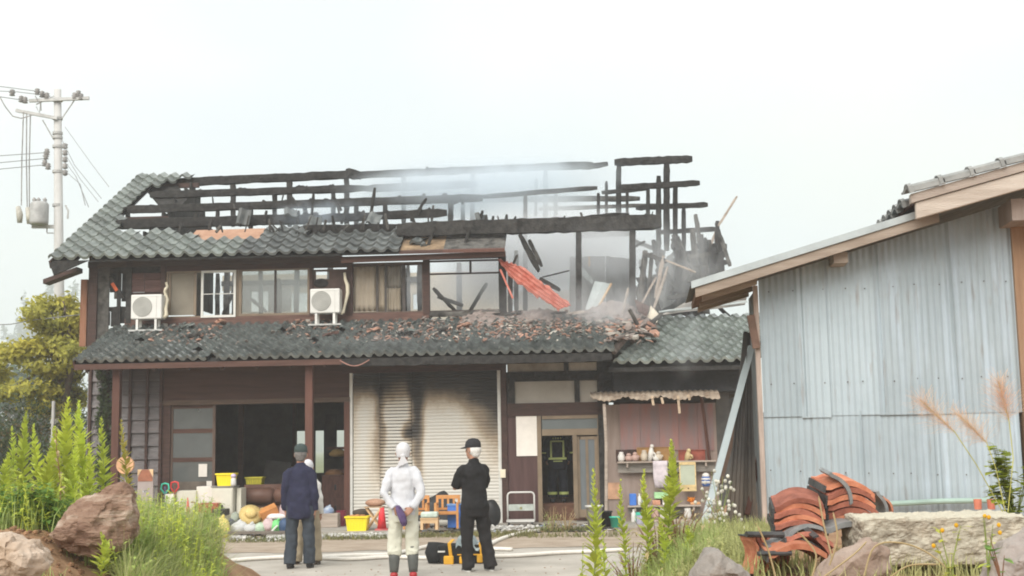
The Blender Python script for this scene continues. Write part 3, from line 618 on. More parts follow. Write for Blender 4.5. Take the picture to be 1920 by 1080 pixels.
# --- remains of the gable: burnt boards standing under the verge
n = 15; v0, v1 = 1.2, 7.6
for i in range(n):
    v = v0 + (v1 - v0) * i / n; w = (v1 - v0) / n - R.uniform(.0, .05); vm = v + w/2
    zt_ = RZ(min(vm, 11.4 - vm)) - .12; zb = 5.4
    if i in (1, 2, 4): hp('gable_board', MB().box(UL-.02, UL+.03, v, v+w, zb, zt_-.75), char); hp('gable_board', MB().box(UL-.02, UL+.03, v, v+w, zt_-.35, zt_), char)
    else: hp('gable_board', MB().box(UL-.02, UL+.03, v, v+w, zb, zt_), char)
# --- remains of roof deck hanging from the beams by the verge
mb = MB(); pts = [(262,333),(332,347),(352,372),(330,395),(300,385),(272,352)]
P3 = []
for px, py in pts:
    # on the roof plane below the tiles
    d = ray(px, py); o_ = EYE - HF.o; lo = 0
    du, dw, dz = d.dot(HF.u), d.dot(HF.w), d.z; ou, ow, oz = o_.dot(HF.u), o_.dot(HF.w), o_.z
    t = (oz - 5.86 + RS*.4 + .12 - RS*ow) / (RS*dw - dz); P3.append((ou+du*t, ow+dw*t, oz+dz*t))
k = len(P3); mb.add(P3 + [(x, y, z-.05) for x, y, z in P3], [tuple(range(k)), tuple(range(2*k-1, k-1, -1))] + [(i, k+i, k+(i+1)%k, (i+1)%k) for i in range(k)]); hp('hanging_deck_remnant', mb, char)
# --- bare beams
def beam(x0, y0, x1, y1, v, w, h=None, m=char, n=16, j=.13, name='purlin', v2=None):
    a = at(x0, y0, v); b = at(x1, y1, v if v2 is None else v2)
    hp(name, MB().rough((a[0], v, a[1]), (b[0], v if v2 is None else v2, b[1]), w, h or w*1.15, n, j), m)
beam(300,344,664,327,5.9,.17,.2,n=24); beam(655,329,1112,309,5.9,.15,.17,n=26); beam(1092,315,1140,307,5.8,.11,n=5); beam(1152,305,1298,298,5.9,.15,.18)
hp('beam_stub', MB().rough(*[(at(x, y, 5.9)[0], 5.9, at(x, y, 5.9)[1]) for x, y in ((648,324),(678,330))], .16, .22, 5, .2), char)
beam(282,366,686,353,4.6,.14,.17,n=22); beam(684,354,895,345,4.6,.14,.17,n=12)
beam(232,394,905,371,3.5,.14,.18,n=34); beam(903,369,1120,352,3.5,.09,.1,n=12)
beam(215,421,600,410,2.5,.17,.22,n=22); beam(598,410,838,399,2.5,.15,.18,n=14)
beam(560,432,945,428,1.5,.16,.22,n=18)
beam(745,432,1240,416,W,.22,.31,n=30,j=.1,name='girder'); beam(1090,410,1180,403,W,.14,.1,n=8,name='girder_crust',j=.3)
beam(1160,352,1312,343,4.6,.13,.14); beam(1128,361,1215,354,4.6,.08,.1,n=6); beam(1192,390,1327,384,7.4,.13,.13); beam(1232,436,1346,429,7.8,.12,.12,n=8)
beam(700,376,1200,372,8.2,.12,.14,n=18,m=char_ash); beam(1010,392,1240,384,8.0,.1,.1,n=8,m=char_ash)
beam(1075,440,1190,435,7.8,.14,.2,n=8,m=char_ash)
def upright(x, y0, y1, v, w, m=char, n=10, name='roof_post', j=.13, lean=0):
    a = at(x, y0, v); b = at(x + lean, y1, v); hp(name, MB().rough((b[0], v, b[1]), (a[0], v, a[1]), w, w, n, j), m)
for x, y0, y1, v, w in ((437,338,425,5.9,.12), (543,334,425,5.9,.13), (650,330,425,5.9,.12), (757,327,425,5.9,.11), (886,322,425,5.9,.12), (1023,318,430,5.9,.12), (1160,308,432,5.9,.13), (1250,302,470,5.9,.15),
                        (378,388,425,4.6,.09), (515,358,420,4.6,.1), (625,356,420,4.6,.1), (408,390,430,3.5,.08), (470,388,430,3.5,.1), (572,383,425,3.5,.09), (668,380,430,3.5,.1), (722,380,430,3.5,.1), (845,374,430,3.5,.12), (868,374,425,4.6,.1), (240,398,430,3.5,.09), (330,370,425,4.6,.1),
                        (1137,340,402,4.6,.07), (1122,362,402,2.5,.07), (985,363,470,3.5,.09), (1042,360,412,7.5,.1), (1005,335,405,8.,.08),
                        (1235,330,470,6.4,.13), (1266,343,480,6.8,.12), (1282,388,500,7.4,.11), (1215,352,410,4.6,.09), (1176,355,405,4.6,.07)):
    upright(x, y0, y1, v, w)
for x, y0, y1, w in ((1085,428,600,.12), (1186,425,612,.13)): upright(x, y0, y1, W, w, char, 16, 'wall_post', .08)
for x, y0, y1, v in ((968,470,590,2.5), (985,440,590,3.0), (957,500,590,1.6), (1303,460,560,5.)): upright(x, y0, y1, v, .1, char_ash, 10, 'inner_post')
# rafter stubs and torn strips that still stand on the purlins
for x0, y0, x1, y1, v in ((588,362,583,420,2.0), (625,368,640,395,2.2), (703,352,692,425,1.9), (770,400,778,420,1.6), (782,398,800,372,2.4), (790,385,785,402,2.4), (950,402,948,440,1.2), (925,405,918,440,1.2), (881,430,868,470,.9), (815,425,800,470,.8), (832,420,836,440,1.3),(895,425,905,395,1.3),
                          (975,440,1010,510,1.0),(990,470,1005,500,1.0),(600,425,590,438,1.2), (650,388,640,420,2.3), (455,392,450,425,2.2), (545,368,560,388,3.0), (500,395,495,420,2.3), (560,395,558,420,2.2), (340,418,336,440,1.8),(398,408,392,432,2.0)):
    a, b = at(x0, y0, v), at(x1, y1, v); hp('rafter_stub', MB().rough((a[0], v, a[1]), (b[0], v, b[1]), .06, .06, 5, .25), char)
for x0, x1, y0, y1, v in ((312,660,327,337,5.85), (690,1090,312,322,5.85), (300,680,350,362,4.55), (240,890,366,390,3.45), (230,830,396,416,2.45), (1160,1290,296,302,5.85), (760,1230,405,428,1.0)):
    for k in range(int((x1-x0)/34)):                         # crusts and nail blocks on top of the beams
        x = x0 + (x1-x0)*R.random(); t = (x-x0)/(x1-x0); y = y1 + (y0-y1)*t; a = at(x, y, v); s_ = R.uniform(.03,.07)
        hp('charred_block', MB().rough((a[0]-s_, v+.05, a[1]+.02), (a[0]+s_, v+.05, a[1]+.03), .07, R.uniform(.06,.13), 3, .3), char)
for _ in range(70):                                          # snapped rafter ends, battens and slivers along the beams
    x = R.uniform(330, 1230); t = (x-330)/900; k_ = R.choice((0, 1, 1, 2, 2)); y = (393-22*t, 419-14*t, 434-15*t)[k_]; v = (3.45, 2.45, 1.3)[k_]; ln = R.uniform(8, 30); an = R.uniform(1.1, 2.0) if R.random() < .75 else R.uniform(.2, 2.9)
    a, b = at(x, y, v), at(x + ln*math.cos(an), y - ln*math.sin(an), v)
    if k_ == 1 and x > 830 or k_ == 0 and x > 1110: continue
    w = R.uniform(.025, .06); hp('rafter_stub', MB().rough((a[0],v,a[1]-.04),(b[0],v,b[1]),w,w,5,.3), R.choice((char,char,char_ash)))
# loose tiles thrown about on the beams
for x, y, v, rx, rz, m in ((590,423,1.6,.5,.1,tB), (568,432,1.4,.2,-.4,tB), (697,412,1.7,.45,.05,tB), (702,430,1.5,.1,0,tB), (782,452,.8,.0,-.25,tB), (800,455,.7,.1,.5,tB), (905,420,1.2,.7,.5,tB), (775,432,1.1,.1,.1,tB), (545,400,2.1,.2,.3,tB), (752,428,1.2,.1,.2,tB), (455,412,2.1,.9,.1,tB)):
    a = at(x, y, v); o = hp('roof_tile', m, None, loc=(a[0]-wt/2, v, a[1]-.12)); o.rotation_euler = (rx, R.uniform(-.25,.25), rz)
# --- right end: stove-in sheets, hanging red sheet, tangled sticks
def sheet(name, pts, m, th=.015, par=None):                  # crumpled sheet through points (px,py,v)
    P = []
    for px, py, v in pts: a = at(px, py, v); P.append((a[0], v, a[1]))
    k = len(P); mb = MB().add(P + [(x, y+th, z) for x, y, z in P], [tuple(range(k)), tuple(range(2*k-1, k-1, -1))] + [(i, k+i, k+(i+1)%k, (i+1)%k) for i in range(k)])
    return part(name, mb, m, par or house)
def crumple(name, c4, m, nu=10, nv=8, amp=.05, par=None):
    P = [Vector((at(px, py, v)[0], v, at(px, py, v)[1])) for px, py, v in c4]; mb = MB()
    for j in range(nv+1):
        for i in range(nu+1):
            s_, t = i/nu, j/nv; q = (P[0]*(1-s_) + P[1]*s_)*(1-t) + (P[3]*(1-s_) + P[2]*s_)*t
            mb.v.append(q + Vector((R.uniform(-.3,.3)*amp, amp*(math.sin(s_*7+t*3)+R.uniform(-.5,.5)), R.uniform(-.3,.3)*amp)))
    for j in range(nv):
        for i in range(nu): mb.f.append((j*(nu+1)+i, (j+1)*(nu+1)+i, (j+1)*(nu+1)+i+1, j*(nu+1)+i+1))
    o = part(name, mb, m, par or house); q = o.modifiers.new('thickness', 'SOLIDIFY'); q.thickness = .008; return o
soot_sheet = mat('smoked_grey_sheet', (.16,.17,.17), .6, scale=2, col2=(.28,.29,.285), bump=.15, metal=.1)
crumple('burnt_sheet', ((1068,482,2.2),(1135,480,2.0),(1135,600,1.9),(1068,600,2.0)), soot_sheet, 8, 8, .02)
crumple('burnt_sheet', ((1137,480,2.0),(1182,486,2.3),(1182,605,2.2),(1135,602,2.1)), mat('smoked_dark_sheet', (.10,.11,.11), .6, scale=2, col2=(.20,.21,.21)), 8, 8, .04)
crumple('fallen_panel', ((1115,527,1.5),(1146,532,1.5),(1118,592,1.2),(1093,592,1.2)), pale_grey, 4, 6, .008)
crumple('fallen_panel', ((1092,500,1.6),(1114,524,1.6),(1110,533,1.6),(1089,514,1.6)), pale_grey, 3, 3, .008)
a, b = at(1146,532,1.45), at(1112,594,1.15); hp('panel_edge', MB().bar((a[0],1.44,a[1]),(b[0],1.14,b[1]),.05,.03), light_wood)
a, b = at(1103,481,1.9), at(1108,500,1.9); hp('pale_strip', MB().box(a[0], a[0]+.04, 1.85, 1.88, b[1], a[1]), light_wood)
# red sheet hanging out of the opening
UPL = [(934,486,.75),(975,497,.7),(1020,531,.6),(1071,572,.45)]; LOL = [(936,489,.7),(957,519,.62),(1003,553,.5),(1047,581,.35)]
def along(pl, t):
    k = min(int(t*3), 2); f_ = t*3-k; a, b = pl[k], pl[k+1]; px, py, v = [a[i]+(b[i]-a[i])*f_ for i in range(3)]; q = at(px, py, v); return Vector((q[0], v, q[1]))
mb = MB(); nu, nv = 30, 8
for j in range(nv+1):
    for i in range(nu+1):
        t = i/nu; q = along(UPL, t).lerp(along(LOL, t), j/nv); q.y += .022*math.cos(j*math.pi) + R.uniform(-.012,.012); q.z += R.uniform(-.012,.012) + (R.uniform(-.04,.03) if j in (0,nv) else 0); mb.v.append(q)
for j in range(nv):
    for i in range(nu): mb.f.append((j*(nu+1)+i, j*(nu+1)+i+1, (j+1)*(nu+1)+i+1, (j+1)*(nu+1)+i))
rs = hp('hanging_red_sheet', mb, mat('faded_red_plastic_sheet', (.62,.17,.12), .6, scale=6, col2=(.74,.32,.25), trans=.3, bump=.3)); q = rs.modifiers.new('thickness','SOLIDIFY'); q.thickness = .006
a, b = at(938,505,.7), at(962,560,.6); hp('hanging_red_strap', MB().bar((a[0],.7,a[1]),(b[0],.55,b[1]),.04,.01,(0,1,0)), bpy.data.materials['faded_red_plastic_sheet'])
for x0,y0,x1,y1,v,w,m in ((975,440,1010,508,1.0,.11,char),(992,450,1016,500,1.4,.08,char_ash),(1016,520,1068,508,1.2,.025,char),(1012,522,1050,545,.8,.08,char),(970,478,958,505,1.2,.05,char_ash)):
    a, b = at(x0,y0,v), at(x1,y1,v); hp('hanging_timber', MB().rough((a[0],v,a[1]),(b[0],v-.05,b[1]),w,w,6,.2), m)
sticks = [(1210,470,1195,600,.9,.10,char_ash),(1222,474,1215,590,.8,.06,char_ash),(1208,476,1250,492,.8,.09,char_ash),(1244,480,1228,560,.7,.06,old_wood),(1252,500,1225,580,.6,.05,old_wood),(1248,488,1304,512,.5,.04,old_wood),(1230,520,1195,585,.6,.035,old_wood),
          (1275,470,1262,570,1.6,.12,char),(1262,440,1290,520,2.2,.09,char),(1298,430,1310,540,2.6,.1,char_ash),(1315,440,1318,560,3,.12,char),(1330,450,1336,560,3,.1,char),(1345,430,1352,520,3.4,.12,char),(1382,368,1346,425,3.6,.05,old_wood),(1346,425,1328,470,3.6,.05,old_wood),
          (1350,440,1368,500,3.2,.08,char_ash),(1304,402,1312,460,3.2,.08,char_ash),(1322,446,1326,470,3.2,.06,char),(1345,415,1345,450,3.6,.1,char),(1240,500,1280,560,1.2,.1,char),(1290,500,1270,580,1.4,.12,char_ash),(1200,500,1240,590,1.0,.07,char),(1225,450,1240,520,1.8,.1,char),(1178,540,1165,595,.8,.04,old_wood),
          (1250,560,1340,545,1.0,.08,char_ash),(1235,585,1400,566,.7,.05,pale_grey)]
for _ in range(34):
    x, y = R.uniform(1195,1350), R.uniform(450,585); an = R.choice((R.uniform(1.2,1.9), R.uniform(.2,2.9))); ln = R.uniform(22,70); sticks.append((x-ln/2*math.cos(an), y-ln/2*math.sin(an), x+ln/2*math.cos(an), y+ln/2*math.sin(an), R.uniform(1.4,3.4), R.uniform(.05,.11), R.choice((char,char,char_ash))))
for x0,y0,x1,y1,v,w,m in sticks:
    a, b = at(x0,y0,v), at(x1,y1,v); hp('fallen_timber', MB().rough((a[0],v,a[1]),(b[0],v-.1,b[1]),w,w,8,.18), m)
for i in range(6):                                            # burnt boards of the far corner, with slits
    y = 462 + i*15; hp('burnt_board', MB().rough(*[(at(x,y+R.uniform(-2,2),3.6)[0],3.6,at(x,y,3.6)[1]) for x in (1290+R.uniform(-6,10),1362+R.uniform(-4,4))], .05, .14, 7, .25), char)
crumple('burnt_sheet', ((1255,480,2.2),(1330,475,2.6),(1330,590,2.4),(1235,590,1.6)), char_ash, 10, 10, .12)
crumple('burnt_sheet', ((1195,520,1.8),(1290,500,2.2),(1320,590,1.7),(1200,598,1.2)), char, 12, 10, .14)
crumple('burnt_sheet', ((1280,470,3.0),(1352,462,3.4),(1356,560,3.2),(1275,575,2.8)), char, 10, 10, .10)
crumple('burnt_sheet', ((1230,505,1.4),(1262,470,2.0),(1270,560,1.4),(1238,585,1.0)), soot_sheet, 6, 6, .1)
# --- burnt rubble on the pent roof
def LZ(v): return LZ0 + LS*(v-LV0) + .05
chips = [mat('broken_red_clay', (.36,.21,.155), .9, var=.25, island=.35, scale=9), mat('ashy_brown_rubble', (.22,.185,.165), .95, var=.35, island=.4, scale=9), mat('grey_green_shards', (.13,.15,.14), .6, var=.3, island=.35, scale=9), mat('pale_plaster_crumbs', (.42,.39,.34), .95, var=.2, island=.25, scale=9)]
mbs = [MB() for _ in chips]
def chip(x, v, s_, k):
    z = LZ(v) + R.uniform(0, .05); M4 = Matrix.Translation((x, v, z)) @ Matrix.Rotation(R.uniform(0,6.3),4,'Z') @ Matrix.Rotation(R.uniform(-.7,.7),4,'X') @ Matrix.Rotation(R.uniform(-.7,.7),4,'Y')
    n = R.choice((4,5)); pts = [(s_*R.uniform(.5,1.1)*math.cos(6.28*i/n), s_*R.uniform(.4,.9)*math.sin(6.28*i/n)) for i in range(n)]; th = s_*R.uniform(.1,.3)
    mb = mbs[k]; b = len(mb.v); mb.add([(p,q,s_*.12*math.sin(p*20)) for p,q in pts] + [(p*.95,q*.95,th) for p,q in pts], [tuple(range(n-1,-1,-1)), tuple(range(n,2*n))] + [(i,(i+1)%n,n+(i+1)%n,n+i) for i in range(n)]); mb.xf(M4, b)
def scatter(px0, px1, py0, py1, n, wts, s0=.02, s1=.085):
    for _ in range(int(n*1.25)):
        px, py = R.uniform(px0,px1), R.triangular(py0,py1)
        d = ray(px,py); o_ = EYE-HF.o; t = (o_.z - (LZ0 - LS*LV0) - LS*o_.dot(HF.w)) / (LS*d.dot(HF.w) - d.z); q = o_ + d*t; v = q.dot(HF.w); x = q.dot(HF.u)
        if v > 1.25 or v < -1.28 or x > 3.6: continue
        chip(x, v, R.uniform(s0,s1) * (1.3 if R.random() < .12 else 1), R.choices((0,1,2,3), wts)[0])
scatter(270,420,612,655,150,(5,3,4,1)); scatter(540,640,598,640,110,(5,3,2,1)); scatter(660,800,605,652,230,(6,4,3,1)); scatter(790,1010,590,652,560,(6,4,2,1.2)); scatter(930,1180,590,640,420,(3,5,1,2)); scatter(640,1180,585,602,240,(2,5,1,3)); scatter(1000,1200,600,650,160,(4,4,2,1)); scatter(1140,1230,590,650,110,(3,5,1,2),.05,.2); scatter(180,1100,610,670,60,(3,3,3,1))
for k, (mb, m) in enumerate(zip(mbs, chips)): hp('rubble', mb, m, kind='stuff')
mb = MB(); ua, ub = at(840,600,1)[0], at(1215,600,1)[0]; nu, nv = 70, 10          # ash and plaster heaped along the foot of the burnt front
for j in range(nv+1):
    for i in range(nu+1):
        t, s_ = i/nu, j/nv; v = .15+.95*s_; hgt = (.05+.26*s_**1.5)*min(1,t*4)*(.7+.5*math.sin(t*13)*math.sin(t*5+1))+R.uniform(-.03,.03); mb.v.append((ua+(ub-ua)*t+R.uniform(-.02,.02), v+R.uniform(-.02,.02), LZ(v)-.06+max(0,hgt)))
for j in range(nv):
    for i in range(nu): mb.f.append((j*(nu+1)+i, j*(nu+1)+i+1, (j+1)*(nu+1)+i+1, (j+1)*(nu+1)+i))
hp('ash_heap', mb, mat('pinkish_ash', (.17,.135,.12), .95, scale=6, col2=(.38,.32,.29), bump=.8, bscale=30), kind='stuff')
for px, py, w, h, m in ((352,622,.28,.18,tile_green),(412,615,.2,.2,chips[0]),(362,640,.3,.1,char_ash),(760,636,.3,.2,char),(700,630,.25,.16,chips[0]),(825,632,.3,.12,char_ash),(870,622,.25,.15,chips[0]),(1040,590,.5,.12,char_ash),(1080,596,.4,.1,old_wood),(930,596,.5,.14,char_ash),(960,588,.45,.2,char_ash),(620,637,.35,.06,brown_wood),(995,612,.3,.14,chips[1]),(1105,600,.4,.12,chips[1])):
    d = ray(px,py); o_ = EYE-HF.o; t = (o_.z - (LZ0 - LS*LV0) - LS*o_.dot(HF.w)) / (LS*d.dot(HF.w) - d.z); q = o_+d*t; v = min(q.dot(HF.w),1.0); x = q.dot(HF.u)
    an = R.uniform(-.5,.5); hp('broken_piece', MB().rough((x-w/2, v-.1*an, LZ(v)+.05), (x+w/2, v+.1*an, LZ(v)+.09+.1*abs(an)), h, .06, 6, .35), m)
for x0,y0,x1,y1,v,r,m in ((1150,660,1190,615,-.55,.075,chips[1]),(1185,640,1215,600,-.2,.07,chips[1]),(1178,612,1200,630,-.3,.09,chips[1]),(1205,625,1240,590,-.1,.05,char_ash),(1170,622,1230,640,-.5,.03,char_ash),(1180,580,1215,650,-.2,.04,char_ash)):
    a, b = at(x0,y0,v), at(x1,y1,v+.4); hp('burnt_log', MB().tube([(a[0],v,a[1]),((a[0]+b[0])/2,v+.2,(a[1]+b[1])/2+.03),(b[0],v+.4,b[1])], [r,r*1.1,r*.9], 9), m)
pl = at(1225,600,.2); crumple('torn_wallboard', ((1190,560,.4),(1218,575,.3),(1212,592,.1),(1196,585,.2)), brown_wood,4,4,.02); crumple('torn_wallboard', ((1220,572,.4),(1236,590,.3),(1232,605,.1),(1214,595,.2)), plaster,4,4,.02)
crumple('torn_wallboard', ((1240,590,.6),(1300,560,1.0),(1400,558,1.3),(1396,572,1.2)), mat('smoked_wallboard', (.2,.19,.18), .9, scale=4, col2=(.4,.38,.35)),10,3,.03)

# ------------------------------------------------------------------ air conditioners on the pent roof
grille_m = mat('grey_fan_grille', (.42,.42,.39), .5, var=.1)
def air_con(px, label):
    a, b, c, d = rect(*px, .55); g = thing('air_conditioner', label, 'air conditioner', HF.world((a+b)/2, .7, c-.27), HF.yaw, 'outdoor air conditioner units on the pent roof')
    w, h = b-a, d-c; z = .27
    bevel(part('casing', MB().box(-w/2, w/2, -.15, .15, z, z+h), white_paint, g), .025)
    fan = part('fan_grille', MB(), grille_m, g); fan.data = mesh('fan_grille', MB().tube([(-w*.12, -.146, z+h*.5), (-w*.12, -.16, z+h*.5)], h*.40, 24), grille_m)
    mb = MB()
    for k in range(5): r = h*(.08+.075*k); mb.tube([(-w*.12 + r*math.cos(t), -.166, z+h*.5 + r*math.sin(t)) for t in np.linspace(0, 2*math.pi, 25)], .004, 4)
    part('wire_ring', mb, mat('grille_wire', (.30,.30,.28), .5) if 'grille_wire' not in MATS else MATS['grille_wire'], fan)
    part('service_panel', MB().box(w*.33, w*.335, -.156, -.15, z+.03, z+h-.03), grille_m, g); part('top_seam', MB().box(-w/2+.02, w/2-.02, -.153, -.15, z+h-.05, z+h-.046), grille_m, g)
    for s_ in (-.3, .3): part('bracket_leg', MB().box(w*s_-.025, w*s_+.025, -.13, -.09, .02, z).box(w*s_-.025, w*s_+.025, .09, .13, .05, z).box(w*s_-.022, w*s_+.022, -.128, .128, .0, .02), white_paint, g)
    part('base_rail', MB().box(-w*.55, w*.55, -.19, -.13, .0, .035), mat('galvanised_rail', (.42,.42,.40), .5), g)
    return g, w, h
g, w, h = air_con((245,552,303,598), 'white outdoor air conditioner unit beside the small white framed window')
part('pipe_cover', MB().tube([(w*.52,.05,1.55*.62),(w*.47,.12,.9),(w*.55,.12,.72),(w*.56,.0,.5),(w*.60,-.02,.36),(w*.5,-.02,.30)], [.03,.035,.035,.04,.05,.045], 8), cream_pl, g, True)
part('pipe_cover', MB().tube([(w*.44,.25,1.12),(w*.50,.22,1.02),(w*.52,.05,.95)], .03, 8), cream_pl, g, True)
g, w, h = air_con((581,541,637,587), 'white outdoor air conditioner unit below the burnt hole in the brown wall')
part('pipe_cover', MB().tube([(w*.55,.25,1.2),(w*.58,.22,1.05),(w*.66,.2,.92),(w*.67,.2,.75),(w*.58,.15,.45),(w*.56,.05,.3),(w*.5,.0,.26)], [.03,.035,.045,.045,.03,.035,.03], 8), cream_pl, g, True)
# ------------------------------------------------------------------ corrugated shed
_c = PY(1432, 760, 12.0); SF = Frame(_c.x, _c.y, 6.0); GZS = .80
shed = thing('corrugated_shed', 'grey blue corrugated iron shed with sloping roof and weathered boards at the gable', 'shed', (SF.o.x, SF.o.y, 0), SF.yaw)
def galv_mat(name, base, hi, chalk):
    m = bpy.data.materials.new(name); m.use_nodes = True; n = m.node_tree.nodes; l = m.node_tree.links; b = n['Principled BSDF']
    b.inputs['Roughness'].default_value = .55; b.inputs['Metallic'].default_value = .15; b.inputs['Specular IOR Level'].default_value = .35
    t = n.new('ShaderNodeTexCoord'); oi = n.new('ShaderNodeObjectInfo')
    mp = n.new('ShaderNodeMapping'); mp.inputs['Scale'].default_value = (7, 1, .5); l.new(t.outputs['Object'], mp.inputs['Vector'])
    a = n.new('ShaderNodeTexNoise'); a.inputs['Scale'].default_value = 1.6; a.inputs['Detail'].default_value = 7; l.new(mp.outputs[0], a.inputs['Vector'])
    c = n.new('ShaderNodeTexNoise'); c.inputs['Scale'].default_value = 1.1; c.inputs['Detail'].default_value = 6; c.inputs['Roughness'].default_value = .7; l.new(t.outputs['Object'], c.inputs['Vector'])
    r1 = n.new('ShaderNodeValToRGB'); r1.color_ramp.elements[0].position = .3; r1.color_ramp.elements[1].position = .7; r1.color_ramp.elements[0].color = (*base,1); r1.color_ramp.elements[1].color = (*hi,1); l.new(c.outputs['Fac'], r1.inputs['Fac'])
    r2 = n.new('ShaderNodeValToRGB'); r2.color_ramp.elements[0].position = .46; r2.color_ramp.elements[1].position = .66; l.new(a.outputs['Fac'], r2.inputs['Fac'])
    sx = n.new('ShaderNodeSeparateXYZ'); l.new(t.outputs['Object'], sx.inputs[0])
    mr = n.new('ShaderNodeMapRange'); mr.inputs['From Min'].default_value = .6; mr.inputs['From Max'].default_value = 1.5; l.new(sx.outputs[0], mr.inputs['Value'])
    ml = n.new('ShaderNodeMath'); ml.operation = 'MULTIPLY'; l.new(r2.outputs[0], ml.inputs[0]); l.new(mr.outputs[0], ml.inputs[1])
    ml2 = n.new('ShaderNodeMath'); ml2.operation = 'MULTIPLY'; l.new(ml.outputs[0], ml2.inputs[0]); l.new(c.outputs['Fac'], ml2.inputs[1])
    m1 = n.new('ShaderNodeMix'); m1.data_type = 'RGBA'; m1.inputs['B'].default_value = (*chalk,1); l.new(ml2.outputs[0], m1.inputs['Factor']); l.new(r1.outputs[0], m1.inputs['A'])
    # rusty drip marks
    w = n.new('ShaderNodeTexNoise'); w.inputs['Scale'].default_value = 2.3; w.inputs['Detail'].default_value = 8; mp2 = n.new('ShaderNodeMapping'); mp2.inputs['Scale'].default_value = (9,1,1.2); mp2.inputs['Location'].default_value = (3,1,7); l.new(t.outputs['Object'], mp2.inputs['Vector']); l.new(mp2.outputs[0], w.inputs['Vector'])
    r3 = n.new('ShaderNodeMapRange'); r3.inputs['From Min'].default_value = .60; r3.inputs['From Max'].default_value = .78; r3.inputs['To Max'].default_value = .5; l.new(w.outputs['Fac'], r3.inputs['Value'])
    m2 = n.new('ShaderNodeMix'); m2.data_type = 'RGBA'; m2.inputs['B'].default_value = (.22,.17,.14,1); l.new(r3.outputs[0], m2.inputs['Factor']); l.new(m1.outputs['Result'], m2.inputs['A'])
    dz_ = n.new('ShaderNodeMapRange'); dz_.inputs['From Min'].default_value = GZS+.42; dz_.inputs['From Max'].default_value = GZS-.05; l.new(sx.outputs[2], dz_.inputs['Value']); dm = n.new('ShaderNodeMath'); dm.operation = 'MULTIPLY'; l.new(dz_.outputs[0], dm.inputs[0]); l.new(c.outputs['Fac'], dm.inputs[1])
    m5 = n.new('ShaderNodeMix'); m5.data_type = 'RGBA'; m5.inputs['B'].default_value = (.20,.16,.12,1); l.new(dm.outputs[0], m5.inputs['Factor']); l.new(m2.outputs['Result'], m5.inputs['A'])
    mr4 = n.new('ShaderNodeMapRange'); mr4.inputs['To Min'].default_value = .88; mr4.inputs['To Max'].default_value = 1.08; l.new(oi.outputs['Random'], mr4.inputs['Value']); hv = n.new('ShaderNodeHueSaturation'); l.new(mr4.outputs[0], hv.inputs['Value']); l.new(m5.outputs['Result'], hv.inputs['Color'])
    l.new(hv.outputs[0], b.inputs['Base Color']); bp = n.new('ShaderNodeBump'); bp.inputs['Strength'].default_value = .12; l.new(a.outputs['Fac'], bp.inputs['Height']); l.new(bp.outputs[0], b.inputs['Normal'])
    return m
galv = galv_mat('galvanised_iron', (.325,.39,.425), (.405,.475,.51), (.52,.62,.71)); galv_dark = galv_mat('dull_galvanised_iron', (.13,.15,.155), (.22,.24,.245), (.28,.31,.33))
sat = SF.at
RL = [sat(1300,560,-.4), sat(1790,408,-.4)]; rsl = (RL[1][1]-RL[0][1])/(RL[1][0]-RL[0][0])
def rz_(x): return RL[0][1] + rsl*(x-RL[0][0])
def corr(x0, x1, z0, ztop, y=0., pitch=.06, amp=.0055, spp=6):
    n = max(2, int((x1-x0)/pitch*spp)); mb = MB()
    for i in range(n+1):
        x = x0+(x1-x0)*i/n; yy = y - amp*math.cos(2*math.pi*x/pitch) - (.016 if i == n else (.008 if i == n-1 else 0)); mb.v += [(x,yy,z0),(x,yy,ztop(x))]
    mb.f = [(2*i,2*i+2,2*i+3,2*i+1) for i in range(n)]; return mb
def sheet_part(mb, m=None, name='corrugated_sheet', par=None):
    return part(name, mb, m or galv, par or shed, True)
ups = [1430,1501,1545,1646,1783,1905]; lows = [1434,1531,1612,1758,1908]
zj = sat(1650,773)[1]
for k,(a,b) in enumerate(zip(ups,ups[1:])):
    xa, xb = sat(a,640)[0], sat(b,640)[0]; sheet_part(corr(xa-.02, xb+.03, zj-.03+R.uniform(-.01,.01), lambda x: rz_(x)+.02, -.014-.007*(k%2)))
for k,(a,b) in enumerate(zip(lows,lows[1:])):
    xa, xb = sat(a,860)[0], sat(b,860)[0]; sheet_part(corr(xa-.02, xb+.03, GZS-.12, lambda x: zj+.02, -.007*(k%2)))
mb = MB()
for py0, sl in ((546,-.05),(719,-.034),(884,.016)):
    for i in range(11):
        px = 1450 + i*44 + R.uniform(-9,9); py = py0 + sl*(px-1500) + R.uniform(-2,2); x, z = sat(px,py); mb.ball((x,-.024,z), .0065, 6, 4)
part('nails', mb, mat('rusty_nail_head', (.10,.07,.06), .7), shed, kind='stuff')
# frame and far walls
xr = sat(1905,640)[0]
part('wall_frame', MB().box(.02,xr,.03,.08,GZS-.2,rz_(0)-.02), dark_in, shed); part('corner_post', MB().box(-.055,-.012,-.03,.06,GZS-.2,rz_(0)-.03), mat('pinkish_corner_wood', (.36,.29,.25), .8, stretch=(5,1,.5)), shed)
part('gable_post', MB().box(xr+.01,xr+.16,-.06,.1,GZS-.2,rz_(xr)), mat('brown_gable_post', (.25,.15,.09), .8, scale=3, col2=(.34,.22,.14), bump=.4, stretch=(6,6,.5)), shed)
for i_ in range(9): part('wall_board', MB().box(xr+.165+.24*i_,xr+.40+.24*i_,-.02-.006*(i_%2),.06,GZS-.2,rz_(xr+.3)), MATS['brown_gable_post'], shed)
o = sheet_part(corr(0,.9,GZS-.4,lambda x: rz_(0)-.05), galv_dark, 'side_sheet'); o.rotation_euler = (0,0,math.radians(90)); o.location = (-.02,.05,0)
x, z = sat(1570,489,-.08); part('purlin_end', MB().box(x-.065,x+.065,-.30,.3,z-.05,z+.05), old_wood, shed)
